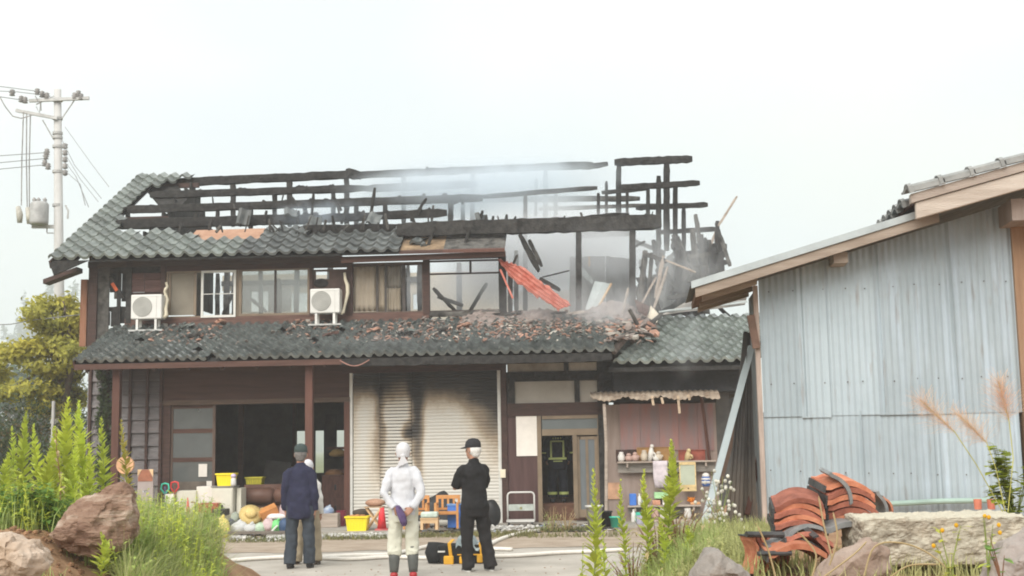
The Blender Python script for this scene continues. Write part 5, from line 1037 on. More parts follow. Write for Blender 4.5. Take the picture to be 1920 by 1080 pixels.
def shoe(g, f, m, sole, rz=0.):
    mb = MB(); b = 0; mb.tube([f+V(0,-.07,-.03),f+V(0,-.03,-.035),f+V(0,.06,-.045),f+V(0,.14,-.052),f+V(0,.175,-.058)],[.03,.045,.045,.042,.02],10,.8); mb.tube([f+V(0,-.03,-.03),f+V(0,-.02,.03)],[.045,.042],10)
    o = part('shoe', mb, m, g, True); part('sole', MB().loft([(f.x,f.y+.05,.0,.043,.13),(f.x,f.y+.05,.022,.046,.133)],16), sole, o); return o
shirtA = [(0,-.01,.79,.172,.135),(0,-.012,.87,.176,.14),(0,-.005,1.0,.17,.13),(0,0,1.12,.168,.125),(0,0,1.25,.175,.13),(0,-.005,1.33,.172,.12),(0,-.005,1.385,.14,.10),(0,0,1.43,.09,.08)]
hipA = [(0,-.01,.72,.158,.13),(0,-.012,.80,.168,.138),(0,-.01,.9,.168,.13),(0,0,1.0,.165,.115)]
# man in white
fw = PZ(757,1084); armsW = [dict(p=(V(-.155,-.01,1.37),V(-.245,-.10,1.08),V(-.10,-.185,.90)),d=V(.8,-.1,-.6),n=V(.2,.9,-.3),curl=.7), dict(p=(V(.155,-.01,1.37),V(.245,-.10,1.08),V(.115,-.18,.89)),d=V(-.75,-.15,-.6),n=V(-.1,.9,-.3),curl=.7)]
white_cl = cloth('white_work_cotton', (.56,.57,.60), .06); cream_cl = cloth('cream_work_trousers', (.56,.56,.47), .08)
g, M4, lg = build_person('person in white head wrap, white jacket and cream trousers, hands behind the back', fw, .06, .985, 0., armsW, white_cl, cream_cl, shirtA, dict(hip=hipA, hem=.29, r=[.098,.095,.088,.088,.086]), .048)
mb = MB(); mb.ball((0,.0,.035),(.086,.104,.095),18,12); mb.loft([(0,-.005,-.05,.078,.09),(0,0,.03,.087,.105)],18); mb.xf(M4); b = len(mb.v)
merged('head_wrap', mb, cloth('white_towel', (.58,.58,.60), .03), g, .009, .008)
mb = MB(); mb.ball((0,-.105,-.03),(.026,.022,.024),10,8); mb.add([(x*.9,-.108-y_,z) for y_ in (0,.012) for x,z in ((-.01,-.02),(.014,-.02),(.01,-.14),(-.075,-.15))],[(0,1,2,3),(7,6,5,4),(0,4,5,1),(1,5,6,2),(2,6,7,3),(3,7,4,0)])
mb.add([(x,-.112-y_,z) for y_ in (0,.01) for x,z in ((-.01,-.025),(.014,-.025),(.06,-.11),(.01,-.13))],[(0,1,2,3),(7,6,5,4),(0,4,5,1),(1,5,6,2),(2,6,7,3),(3,7,4,0)]); mb.xf(M4); part('wrap_knot', mb, MATS['white_towel'], g)
boot_m = mat('grey_rubber_boot', (.085,.09,.085), .45, var=.15); boot_red = mat('red_boot_foot', (.36,.03,.035), .45, var=.1)
for L3 in lg:
    f, k = L3[2], L3[1]; top = f.lerp(k,.80); o = part('boot', MB().tube([top+V(0,0,.0),f.lerp(k,.4)+V(0,-.012,0),f.lerp(k,.15),f+V(0,0,-.0)],[.074,.072,.062,.056],14), boot_m, g, True)
    part('boot_foot', MB().tube([f+V(0,-.075,-.03),f+V(0,-.04,-.03),f+V(0,.04,-.035),f+V(0,.14,-.045),f+V(0,.19,-.055)],[.03,.052,.052,.048,.025],12,.85), boot_red, o, True); part('boot_rim', MB().tube([top+V(0,0,-.012),top+V(0,0,.006)],[.077,.077],14), boot_m, o)
gl = fw + V(.0,-.215,.80); mb = MB(); mb.tube([V(-.06,0,.13),V(-.03,-.012,.06),V(.01,-.012,-.03),V(.03,0,-.10),V(.035,.005,-.14)],[.05,.075,.085,.075,.045],12,.5); mb.tube([V(-.02,-.02,.05),V(.04,-.03,.0),V(.05,-.02,-.06)],[.022,.02,.012],8)
o = solo('work_gloves', mb, mat('purple_rubber_glove', (.055,.03,.09), .5, scale=12, col2=(.13,.085,.20), per=0), 'dark purple gloves held behind the back of the white-clad person', 'gloves', smooth=True, loc=gl); sb = o.modifiers.new('s','SUBSURF'); sb.levels = sb.render_levels = 1
# man in navy
fn = PZ(562,1066); armsN = [dict(p=(V(-.16,-.01,1.36),V(-.215,-.035,1.08),V(-.205,.03,.80)),d=V(.05,.1,-1),n=V(1,0,0),curl=.4), dict(p=(V(.16,-.01,1.36),V(.215,-.035,1.08),V(.21,.02,.80)),d=V(-.05,.1,-1),n=V(-1,0,0),curl=.4)]
navy = cloth('navy_jersey', (.026,.028,.055), .2); jean = cloth('dark_slate_trousers', (.045,.055,.068), .25)
shirtN = [(0,-.015,.70,.18,.14),(0,-.015,.80,.186,.145),(0,-.01,.95,.184,.14),(0,-.005,1.1,.18,.135),(0,0,1.25,.182,.135),(0,-.005,1.33,.178,.125),(0,-.005,1.385,.145,.105),(0,0,1.43,.09,.085)]
g, M4, lg = build_person('person in dark cap, navy long-sleeved top and slate trousers, arms hanging', fn, -.02, .985, .05, armsN, navy, jean, shirtN, dict(hip=hipA, hem=-.01, r=[.104,.098,.086,.083,.086]), .05, stoop=.03, legs=([V(-.10,0,.88),V(-.12,.015,.47),V(-.135,-.03,.075)],[V(.10,0,.88),V(.125,.02,.47),V(.135,.02,.075)]))
hair = mat('grey_hair', (.30,.29,.28), .8, scale=40, col2=(.55,.54,.52), bump=.5, bscale=90, per=0)
def cap(g, M4, m, visor_len=.08, dark=True):
    mb = MB(); mb.loft([(0,.0,.03,.083,.102),(0,.0,.06,.086,.104),(0,-.003,.10,.078,.094),(0,-.004,.128,.052,.065),(0,-.004,.14,.015,.02)],20); mb.xf(M4); o = part('cap', mb, m, g, True)
    mb = MB(); n = 12; vs = []
    for z in (.034,.042):
        for i in range(n+1): a = -1.15+2.3*i/n; vs.append((.083*math.sin(a), .1*math.cos(a), z)); vs.append((.088*math.sin(a)*1.02, .1*math.cos(a)+visor_len*max(.05,math.cos(a*1.1)), z-.018))
    k = 2*(n+1); fs = []
    for i in range(n): fs += [(2*i,2*i+2,2*i+3,2*i+1),(k+2*i,k+2*i+1,k+2*i+3,k+2*i+2),(2*i+1,2*i+3,k+2*i+3,k+2*i+1)]
    mb.add(vs, fs); mb.xf(M4); part('visor', mb, m, o); part('cap_band', MB().loft([(0,.0,.028,.085,.104),(0,0,.044,.0865,.1055)],20).xf(M4), m, o)
def hairback(g, M4, m):
    mb = MB(); mb.ball((0,-.022,.0),(.083,.088,.075),16,10); mb.ball((0,-.045,-.05),(.062,.05,.045),14,8); mb.xf(M4); merged('hair', mb, m, g, .009, .012)
cap(g, M4, cloth('dark_green_grey_cap', (.055,.075,.072), .2)); hairback(g, M4, mat('dark_grey_hair', (.11,.10,.095), .8, scale=40, col2=(.22,.21,.2), bump=.5, bscale=90, per=0))
dk = mat('black_shoe_canvas', (.02,.02,.022), .7); sole_w = mat('white_shoe_sole', (.6,.6,.57), .6); sole_d = mat('dark_shoe_sole', (.05,.045,.04), .7)
for L3 in lg: shoe(g, L3[2], dk, sole_d)
# man in khaki, mostly behind him
fk = PZ(573,1060) + V(0,.15,0); armsK = [dict(p=(V(-.155,-.01,1.36),V(-.21,.0,1.08),V(-.20,.10,.85)),d=V(.1,.2,-1),n=V(1,0,0),curl=.5), dict(p=(V(.155,-.01,1.36),V(.21,-.03,1.08),V(.21,.06,.83)),d=V(0,.15,-1),n=V(-1,0,0),curl=.5)]
g, M4, lg = build_person('person in white top and khaki trousers, mostly hidden behind the navy-clad one', fk, -.1, .86, .15, armsK, cloth('off_white_shirt', (.66,.65,.62), .06), cloth('khaki_trousers', (.36,.30,.21), .15), shirtA, dict(hip=hipA, hem=-.02, r=[.108,.105,.096,.1,.105]), .05, legs=([V(-.10,0,.88),V(-.14,.015,.47),V(-.20,-.0,.075)],[V(.10,0,.88),V(.14,.02,.47),V(.17,-.06,.075)]))
mb = MB(); mb.ball((0,.0,.035),(.086,.104,.095),18,12); mb.loft([(0,-.005,-.05,.078,.09),(0,0,.03,.087,.105)],18); mb.xf(M4); merged('head_wrap', mb, MATS['white_towel'], g, .009, .008)
for L3 in lg: shoe(g, L3[2], mat('brown_shoe', (.10,.08,.065), .7), sole_d)
# man in black, arms crossed, looking left
fb = PZ(891,1072); armsB = [dict(p=(V(-.16,.0,1.36),V(-.235,.10,1.10),V(.02,.23,1.12)),d=V(.9,.05,.1),n=V(.1,-.9,.2),curl=.6,sleeve=.98), dict(p=(V(.16,.0,1.36),V(.19,.14,1.10),V(-.04,.25,1.17)),d=V(-.9,.0,.0),n=V(.1,-.9,.2),curl=.6,sleeve=.98)]
blk = cloth('black_cotton', (.018,.018,.019), .25); blk2 = cloth('charcoal_trousers', (.022,.021,.022), .25)
g, M4, lg = build_person('person in black cap, black T-shirt and black trousers, arms crossed, looking aside', fb, .38, 1.0, .55, armsB, blk, blk2, [(0,-.015,.82,.185,.14),(0,-.012,.9,.188,.14),(0,-.005,1.02,.178,.13),(0,0,1.14,.175,.125),(0,0,1.25,.182,.13),(0,-.005,1.33,.178,.122),(0,-.005,1.385,.145,.10),(0,0,1.43,.09,.08)], dict(hip=hipA, hem=-.02, r=[.105,.1,.085,.08,.088]), .05, legs=([V(-.09,0,.88),V(-.10,.02,.47),V(-.095,.02,.075)],[V(.10,0,.88),V(.15,.02,.47),V(.215,-.02,.075)]))
white_hair = mat('white_hair', (.58,.57,.54), .8, scale=40, col2=(.78,.77,.74), bump=.5, bscale=90, per=0); hairback(g, M4, white_hair); cap(g, M4, cloth('black_cap_cloth', (.03,.031,.034), .2), .085)
for L3 in lg: shoe(g, L3[2], dk, sole_w)
# firefighter in the entrance
uF, _ = at(1046,900,.75); ff = HF.world(uF,.85,.42); armsF = [dict(p=(V(-.20,-.01,1.37),V(-.30,-.02,1.12),V(-.26,.12,.92)),d=V(.2,.5,-.8),n=V(1,0,0),curl=.6), dict(p=(V(.20,-.01,1.37),V(.30,-.02,1.12),V(.26,.12,.92)),d=V(-.2,.5,-.8),n=V(-1,0,0),curl=.6)]
turn = cloth('black_turnout_cloth', (.012,.015,.022), .25)
g, M4, lg = build_person('firefighter in dark turnout gear with yellow green reflective bands, standing inside the doorway', ff, -.05, .98, 0., armsF, turn, turn, [(0,-.015,.72,.215,.16),(0,-.015,.85,.215,.16),(0,-.01,1.0,.21,.155),(0,0,1.25,.225,.15),(0,-.005,1.35,.225,.135),(0,-.005,1.41,.17,.11),(0,0,1.45,.11,.09)], dict(hip=hipA, hem=.03, r=[.115,.11,.1,.098,.1]), .06)
refl = mat('lime_reflective_tape', (.42,.48,.16), .4, var=.1, per=0)
def band(x0,x1,z0,z1,y=-.172): part('reflective_band', MB().box(x0,x1,y-.01,y+.03,z0,z1), refl, g)
for x0,x1,z0,z1 in ((-.155,-.115,.98,1.33),(.115,.155,.98,1.33),(-.155,.155,1.31,1.345),(-.19,.2,.93,.975)): band(x0,x1,z0,z1)
band(-.09,.11,.885,.905); band(-.335,-.245,1.06,1.09,-.11); band(.27,.34,1.06,1.09,-.11)
for x in (-.10,.0-.045,.01,.065): band(x,x+.028,1.375,1.41,-.125)
for L3 in lg:
    f = L3[2]; part('cuff_band', MB().tube([f+V(0,0,.10),f+V(0,0,.155)],[.108,.108],14), refl, g); part('boot', MB().tube([f+V(0,-.06,-.03),f+V(0,.04,-.03),f+V(0,.16,-.045)],[.05,.055,.035],10), dk, g, True)
mb = MB(); mb.loft([(0,0,.03,.12,.15),(0,0,.05,.105,.125),(0,0,.12,.085,.1),(0,0,.155,.03,.04)],20); mb.xf(M4); part('helmet', mb, mat('silver_helmet', (.5,.5,.48), .3, metal=.5), g, True)
# ------------------------------------------------------------------ things standing about in front of the house
def spot(px, v, z=.06): return onground(px, v, z)
def basket(px, v, z, w, h, label, m=yellow_pl, d=None, hang=True):
    d = d or w*.7; g = thing('plastic_basket', label, 'basket', spot(px,v,z), HF.yaw + R.uniform(-.1,.1)); t = .012; b = .84
    mb = MB(); a = [(-w/2*b,-d/2*b,0),(w/2*b,-d/2*b,0),(w/2*b,d/2*b,0),(-w/2*b,d/2*b,0)]; c = [(-w/2,-d/2,h),(w/2,-d/2,h),(w/2,d/2,h),(-w/2,d/2,h)]
    ci = [(x*(1-t/w*2),y*(1-t/d*2),h) for x,y,_ in c]; ai = [(x*(1-t/w*2),y*(1-t/d*2),t) for x,y,_ in a]; mb.add(a+c+ci+ai, [(3,2,1,0)]+[(i,(i+1)%4,4+(i+1)%4,4+i) for i in range(4)]+[(4+i,4+(i+1)%4,8+(i+1)%4,8+i) for i in range(4)]+[(8+i,8+(i+1)%4,12+(i+1)%4,12+i) for i in range(4)]+[(12,13,14,15)])
    part('tub', mb, m, g); part('rim', MB().bar((-w/2-.012,-d/2-.008,h),(w/2+.012,-d/2-.008,h),.03,.03).bar((-w/2-.012,d/2+.008,h),(w/2+.012,d/2+.008,h),.03,.03).bar((-w/2-.008,-d/2,h),(-w/2-.008,d/2,h),.028,.028).bar((w/2+.008,-d/2,h),(w/2+.008,d/2,h),.028,.028), m, g)
    mb = MB()
    for i in range(7): x = (-w/2+w*(i+.5)/7); mb.bar((x*b,-d/2*b-.003,.02),(x,-d/2-.003,h-.03),.012,.008,(0,1,0))
    part('ribs', mb, m, g, kind='stuff'); return g
g = basket(671,-2.45,.10,.42,.26,'yellow basket of orange things standing on the slab in front of the shutter')
part('contents', MB().ball((-.1,0,.24),(.09,.1,.06),8,6).ball((.08,.02,.25),(.1,.1,.05),8,6).ball((0,-.05,.26),(.07,.06,.05),8,6), mat('orange_cloth_bundle', (.46,.22,.08), .8, bump=.4), g, True)
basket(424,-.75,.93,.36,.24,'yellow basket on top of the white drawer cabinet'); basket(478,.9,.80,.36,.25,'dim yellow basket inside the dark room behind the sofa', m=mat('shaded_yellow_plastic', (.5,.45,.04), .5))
# white drawer cabinet and boxes
def cabinet(name, px, v, z, w, d, h, m, label, cat, drawers=0, lid=None):
    g = thing(name, label, cat, spot(px,v,z), HF.yaw); bevel(part('carcase', MB().box(-w/2,w/2,-d/2,d/2,0,h), m, g), .012)
    for i in range(drawers):
        z0 = .03+(h-.06)*i/drawers; z1 = .03+(h-.06)*(i+1)/drawers-.015; f = part('drawer', MB().box(-w/2+.02,w/2-.02,-d/2-.014,-d/2-.002,z0,z1), m, g); part('handle', MB().box(-.02,.02,-d/2-.03,-d/2-.014,(z0+z1)/2-.06,(z0+z1)/2+.06), black_pl, f)
    if lid: part('lid', MB().box(-w/2-.012,w/2+.012,-d/2-.012,d/2+.012,h+.002,h+.03), lid, g)
    return g
ivory = mat('ivory_enamel', (.66,.64,.54), .5, var=.06)
cabinet('drawer_cabinet',422,-.7,.10,.44,.45,.80,ivory,'ivory cabinet with a dark handle under the yellow basket','cabinet',1,mat('grey_lid', (.25,.24,.22), .6)); cabinet('plastic_box',452,-.55,.10,.10,.4,.78,ivory,'narrow ivory box right against the drawer cabinet','box')
cabinet('plastic_box',322,-.6,.06,.2,.4,.72,paper,'white box at the foot of the sliding door, next to the red shovel','box'); cabinet('plastic_box',354,-.5,.06,.42,.4,.78,ivory,'wide ivory box below the taped notice on the sliding door','box',0); cabinet('plastic_box',388,-.45,.06,.34,.4,.86,paper,'white box touching the drawer cabinet, tallest of the boxes','box')
cabinet('tool_case',393,-1.0,.40,.42,.3,.20,mat('dull_red_case', (.34,.06,.04), .5),'dull red case lying before the white boxes','case'); cabinet('black_tray',414,-1.2,.36,.28,.3,.13,black_pl,'dark tray standing before the ivory drawer cabinet','tray')
g = thing('bottle','small white bottle with lilac cap beside the yellow basket','bottle',spot(437,-.9,.93)); part('flask',MB().lathe([(.05,0),(.06,.03),(.055,.14),(.03,.17)],12),white_paint,g,True); part('cap',MB().ball((0,0,.2),(.06,.06,.05),10,6),mat('lilac_plastic',(.5,.42,.55),.5),g,True)
# shovels, tools, board
def shovel(px, pyt, v, m, label, shaft_m, rz=0.):
    t = at(px,pyt,v); g = thing('shovel', label, 'shovel', HF.world(t[0],v,.06), HF.yaw); h = t[1]-.06
    part('shaft',MB().tube([(0.03,0,0.05),(0,.02,h*.95)],.017,8),shaft_m,g,True); w=.085
    part('handle',MB().tube([(0,.02,h*.78),(-w,.02,h*.90),(-w*.8,.02,h),(0,.02,h*1.02),(w*.8,.02,h),(w,.02,h*.90),(0,.02,h*.78)],.018,8),m,g,True)
    part('blade',MB().prism([(-.09,.0),(.13,.0),(.12,.25),(.04,.3),(-.08,.25)],-.02,.0),m,g)
shovel(309,908,-.8,teal_pl,'teal handled shovel leaning beside the sliding door jamb',mat('blue_grey_shaft',(.09,.11,.22),.5)); shovel(327,905,-.75,red_pl,'red handled shovel leaning against the sliding door',mat('dark_red_shaft',(.18,.05,.04),.5))
t = at(353,933,-1.2); g = thing('red_tool','slim red tool with a curved dark handle standing before the white boxes','tool',HF.world(t[0],-1.2,.06),HF.yaw); part('blade',MB().tube([(0,0,0),(.0,0,t[1]-.36),(-.01,0,t[1]-.06)],[.02,.045,.008],7,.4),red_pl,g,True); part('handle',MB().tube([(.06,0,t[1]-.15),(.13,0,t[1]-.16),(.15,0,t[1]-.30),(.16,0,.1)],.016,6),mat('rust_handle',(.25,.12,.08),.7),g,True)
t = at(273,880,-1.1); g = thing('wooden_board','pale board with a reddish pointed panel, standing left of the door behind the grass','board',HF.world(t[0],-1.1,0),HF.yaw); h=t[1]; part('panel',MB().box(-.16,.16,0,.03,0,h),mat('greyish_pink_panel',(.34,.29,.27),.7,scale=3,col2=(.42,.36,.34)),g); part('corner',MB().prism([(-.16,h),(-.16,h-.14),(-.07,h)],-.012,-.002),light_wood,g); part('corner',MB().prism([(.16,h),(.07,h),(.16,h-.16)],-.012,-.002),light_wood,g); part('gable_panel',MB().prism([(-.07,h-.003),(-.15,h-.16),(-.15,h-.24),(.15,h-.24),(.15,h-.17),(.065,h-.003)],-.008,-.001),mat('brick_red_panel',(.30,.12,.07),.7),g); part('mark',MB().box(-.05,.05,-.006,-.001,h-.46,h-.42),mat('black_white_mark',(.02,.02,.02),.6,scale=30,col2=(.7,.7,.7)),g)
p = PY(234,872,23.2); g = solo('round_disc',MB().tube([(p.x,23.2,p.z),(p.x,23.27,p.z)],.16,20),mat('peach_disc',(.52,.30,.17),.7),'round peach coloured disc on a stake, half hidden by the tall weeds','disc'); solo('stake',MB().tube([(p.x+.01,23.32,0),(p.x,23.3,p.z)],.03,6),old_wood,'stake carrying the round peach disc','stake')
# sofa and rubbish heap before it
g = thing('sofa','brown padded sofa standing just inside the wide opening','sofa',spot(512,-.3,.06),HF.yaw); sofa_m = mat('brown_leather',(.105,.05,.035),.5,scale=5,col2=(.15,.08,.058),bump=.2)
part('base',MB().box(-.75,.75,-.1,.7,.08,.42),sofa_m,g); 
for x in (-.36,.36): o=part('cushion',MB().tube([(x-.34,.12,.62),(x-.3,.1,.63),(x+.3,.1,.63),(x+.34,.12,.62)],[.10,.17,.17,.10],12,1.0),sofa_m,g,True)
part('backrest',MB().box(-.74,.74,.45,.66,.42,.86),sofa_m,g); part('armrest',MB().box(-.88,-.752,-.1,.68,.08,.62),sofa_m,g); part('armrest',MB().box(.752,.88,-.1,.68,.08,.62),sofa_m,g)
def bag(px, v, z, r, m, label, cat='plastic bag', name='plastic_bag', ear=True):
    mb = MB(); mb.ball((0,0,r[2]*.8),r,12,8)
    mb.v = [(x*(1+R.uniform(-.16,.16)),y*(1+R.uniform(-.16,.16)),max(0,zz*(1+R.uniform(-.12,.12)))) for x,y,zz in mb.v]
    if ear: mb.tube([(0,0,r[2]*1.55),(.02,0,r[2]*1.8),(.06,0,r[2]*2.0)],[r[0]*.35,r[0]*.15,r[0]*.25],6)
    o = solo(name,mb,m,label,cat,smooth=True,loc=spot(px,v,z)); s_=o.modifiers.new('s','SUBSURF'); s_.levels=s_.render_levels=1; return o
plast = mat('white_plastic_film',(.66,.67,.66),.4,scale=14,col2=(.80,.81,.80),bump=.6,bscale=25,trans=.25); plast_g = mat('pale_green_film',(.35,.52,.34),.4,scale=10,col2=(.6,.7,.58),bump=.6,trans=.2); pink_f = mat('greyish_pink_cloth',(.48,.34,.34),.8,scale=10,col2=(.62,.5,.5),bump=.4)
Vb=-2.3
bag(415,-2.6,.0,(.19,.15,.22),mat('pale_yellow_film',(.72,.60,.14),.5,scale=8,col2=(.80,.70,.30),bump=.5,trans=.2),'bulging pale yellow bag at the edge of the tall grass'); bag(447,Vb,.06,(.2,.16,.13),plast,'white bag lowest on the heap, beside the pale yellow bag'); bag(470,Vb,.06,(.16,.14,.11),plast,'crumpled white bag under the straw hat'); bag(489,Vb,.06,(.13,.12,.12),plast_g,'pale green and white bag under the orange crate lid',ear=False); bag(503,Vb,.1,(.12,.1,.14),pink_f,'greyish pink bundle in the middle of the heap','bundle','cloth_bundle',False)
bag(519,Vb,.08,(.13,.08,.13),green_pl,'bright green bag at the heap edge next to the navy-clad person'); bag(534,Vb,.06,(.13,.1,.16),mat('dark_blue_film',(.04,.08,.16),.5),'dark blue bag tight against the navy-clad person'); bag(517,-2.1,.3,(.2,.12,.07),mat('white_rumpled_cloth',(.62,.58,.56),.8,bump=.4),'rumpled white cloth thrown on top of the heap','cloth','rumpled_cloth',False); bag(441,-2.0,.25,(.1,.1,.12),mat('grey_green_cloth',(.34,.38,.32),.8,bump=.4),'grey green rag behind the lowest white bag','rag','rag',False); bag(532,-2.0,.32,(.1,.1,.16),pink_f,'pinkish rag hanging off the heap by the navy sleeve','rag','rag',False); bag(434,Vb,.0,(.1,.1,.2),mat('slate_cloth',(.08,.085,.12),.8,bump=.4),'slate coloured rag between the yellow and white bags','rag','rag',False)
g = thing('straw_hat','yellow straw hat tilted on the heap of bags','hat',spot(470,-2.15,.42),HF.yaw+.2); straw=mat('straw',(.50,.37,.13),.8,scale=30,col2=(.66,.50,.22),bump=.5); o=part('brim',MB().lathe([(.10,0),(.22,-.02),(.225,-.012),(.11,.012)],20),straw,g,True); part('crown',MB().lathe([(.115,0),(.105,.09),(.05,.11),(.0,.112)],18),straw,g,True); g.rotation_euler=(.95,.15,.2)
g = thing('straw_hat','second straw hat, darker, tucked behind the first one','hat',spot(488,-2.0,.36),.4); part('brim',MB().lathe([(.10,0),(.21,-.02),(.215,-.012),(.11,.012)],20),straw,g,True); part('crown',MB().lathe([(.115,0),(.105,.09),(.05,.11),(.0,.112)],18),mat('orange_straw',(.40,.20,.06),.8,scale=30,col2=(.5,.3,.1),bump=.5),g,True); g.rotation_euler=(1.0,-.25,-.3)
o = solo('tilted_box',MB().box(-.17,.17,-.12,.12,-.07,.07),mat('orange_brown_card',(.44,.19,.06),.8,var=.15),'orange brown box tilted on the heap below the sofa cushions','box',loc=spot(503,-2.0,.46)); o.rotation_euler=(.3,-.4,.3)
a,b=at(489,1017,-2.6),at(520,985,-2.4); solo('plastic_strip',MB().bar(HF.world(a[0],-2.6,a[1]),HF.world(b[0],-2.4,b[1]),.07,.012),white_paint,'white strip leaning across the heap onto the ground','strip')
g = thing('low_plank','long dark plank lying on blocks in front of the rubbish heap','plank',spot(483,-2.9,.0),HF.yaw); part('board',MB().box(-.62,.62,-.1,.1,.10,.14),mat('dark_grey_plank',(.12,.10,.085),.8,scale=3,col2=(.18,.155,.13)),g); part('block',MB().box(-.5,-.3,-.08,.08,0,.098),slab_m,g); part('block',MB().box(.2,.45,-.08,.08,0,.098),slab_m,g)
wrub=mat('white_crumbled_rubble',(.50,.49,.46),.9,var=.2,island=.2); mb=MB()
for x0,x1,v,n,s_ in ((432,470,-3.1,60,.05),(600,735,-3.0,260,.05),(500,545,-3.2,60,.05),(840,1010,-1.7,160,.045),(430,560,-3.5,60,.03)):
    for _ in range(n):
        p=spot(R.uniform(x0,x1),v+R.uniform(-.25,.25),0); k=R.uniform(.4,1)*s_; b=len(mb.v); mb.ball((0,0,0),(k*R.uniform(.7,1.5),k,k*.7),6,4); mb.xf(Matrix.Translation((p.x,p.y,gz(p.x,p.y)+R.uniform(.0,.07 if v<-2 else .1)))@Matrix.Rotation(R.uniform(0,6),4,'Z'),b)
o=bpy.data.objects.new('rubble',mesh('rubble',mb,wrub)); C.objects.link(o); props(o,'white crumbled rubble strewn along the slab edge','rubble',kind='stuff')
# inside the room
for k,(px,w,ln,lab) in enumerate(((505,.08,.12,'dark panel leaning steepest inside the room'),(520,.22,.16,'dark panel leaning in the middle of the room'),(533,.2,.22,'dark panel leaning lowest, nearest the bright back window'))):
    p=spot(px,2.6+.1*k,.06); o=solo('propped_board',MB().box(-.3,.3,0,.04,0,1.35-.12*k),mat('panel_grey_%d'%k,(.07,.066,.06),.6),lab,'panel',loc=p); o.rotation_euler=(-.2-.1*k,.12+.1*k,0)
    if k: e=o.copy(); e.data=mesh('panel_edge',MB().box(-.31,.31,-.005,.045,1.352-.12*k,1.39-.12*k),mat('pale_edge_%d'%k,(.36,.34,.31),.7)); e.name='panel_edge'; C.objects.link(e); [e.__delitem__(q) for q in ('label','category')]; e.parent=o; e.matrix_parent_inverse=Matrix(); e.location=(0,0,0); e.rotation_euler=(0,0,0)
cabinet('cupboard',633,2.0,.06,.62,.5,1.0,mat('dark_reddish_cupboard',(.085,.035,.025),.6,stretch=(4,1,1)),'reddish cupboard standing in the dark room beside the porch post','cupboard',2); cabinet('side_table',490,1.6,.06,1.1,.5,.66,mat('dim_table_wood',(.06,.045,.04),.6),'low table behind the sofa in the dark room','table')
bag(476,1.3,.74,(.25,.15,.08),plast,'pale film on the low table in the dark room','plastic film','plastic_film',False); bag(615,-.6,.3,(.13,.12,.1),mat('blue_film',(.08,.16,.36),.5,scale=9,col2=(.5,.55,.6)),'blue and white bag on the low stand inside the door'); cabinet('low_stand',618,-.6,.06,.4,.35,.28,old_wood,'low grey stand under the blue and white bag','stand'); g=solo('red_bucket',MB().lathe([(.08,0),(.11,.3),(.118,.3),(.118,.32),(.1,.32),(.075,.02)],14),mat('dark_crimson',(.20,.03,.05),.5),'dark crimson bucket at the jamb beside the shutter','bucket',loc=spot(640,-.4,.06))
a=at(643,740,1.5); solo('hanging_cloth',MB().box(-.16,.12,0,.03,-1.1,0),dark_in,'dark cloth hanging in the back window of the room','cloth',loc=HF.world(at(622,800,4.6)[0],4.6,2.5))
bag(626,2.15,.98,(.22,.15,.11),mat('brown_cushion_cloth',(.20,.10,.05),.9,scale=6,col2=(.30,.17,.08),bump=.4),'brown cushion on the inner shelf in the dark room','cushion','cushion',False); bag(633,2.15,1.46,(.2,.15,.1),mat('ochre_cloth',(.28,.18,.06),.9,scale=6,col2=(.36,.25,.1),bump=.4),'ochre cloth bundle on the upper inner shelf','bundle','cloth_bundle',False)
# folding stool, cone, chairs, heap, toolbag, handcart
g=thing('folding_stool','light wooden folding stool with crossed legs beside the yellow basket','stool',spot(702,-2.3,.10),HF.yaw)
for y in (-.13,.13): part('leg',MB().bar((-.15,y,0),(.15,y,.42),.03,.018,(0,1,0)),light_wood,g); part('leg',MB().bar((.15,y*.8,0),(-.15,y*.8,.42),.03,.018,(0,1,0)),light_wood,g)
part('seat',MB().box(-.18,.18,-.15,.15,.42,.44),mat('tan_canvas',(.40,.28,.18),.9),g); bag(703,-2.25,.54,(.2,.15,.08),mat('brown_cloth_heap',(.30,.16,.10),.9,scale=8,col2=(.42,.26,.18),bump=.5),'brown cloth heap lying on the folding stool','cloth','cloth_heap',False); bag(678,-1.9,.34,(.2,.15,.08),mat('dark_bundle',(.06,.045,.035),.9,bump=.5),'dark bundle showing behind the yellow basket','bundle','cloth_bundle',False)
g=thing('traffic_cone','narrow red cone standing between the folding stool and the white-clad person','cone',spot(716,-2.4,.10)); part('body',MB().lathe([(.09,.03),(.045,.42),(.03,.43)],14),mat('signal_red',(.62,.04,.05),.5),g,True); part('base',MB().box(-.12,.12,-.12,.12,0,.03),mat('signal_red_base',(.5,.12,.12),.5),g)
def chair(px, v, label, rz=0.):
    g=thing('wooden_chair',label,'chair',spot(px,v,.10),HF.yaw+rz,'honey coloured wooden chairs before the shutter'); w=.21
    for x in (-w,w): part('leg',MB().box(x-.022,x+.022,.15,.19,0,.62),orange_wood,g); part('leg',MB().box(x-.022,x+.022,-.19,-.15,0,.46),orange_wood,g)
    part('seat',MB().box(-w,w,-.16,.16,.26,.30),orange_wood,g); part('back_rail',MB().box(-w+.022,w-.022,.155,.185,.55,.62),orange_wood,g); part('back_rail',MB().box(-w+.022,w-.022,.155,.185,.34,.38),orange_wood,g)
    for x in (-.11,0,.11): part('back_slat',MB().box(x-.02,x+.02,.16,.18,.38,.55),orange_wood,g)
    for x in (-w,w): part('armrest',MB().box(x-.02,x+.02,-.19,.15,.46,.485),orange_wood,g)
    part('front_rail',MB().box(-w+.022,w-.022,-.185,-.155,.27,.33),orange_wood,g); return g
chair(781,-2.1,'wooden chair half hidden by the white-clad person'); chair(839,-2.1,'wooden chair with the blue box, half hidden by the black-clad person')
g=thing('footstool','small light wooden footstool with a pale green cushion between the chairs','stool',spot(806,-2.4,.10),HF.yaw)
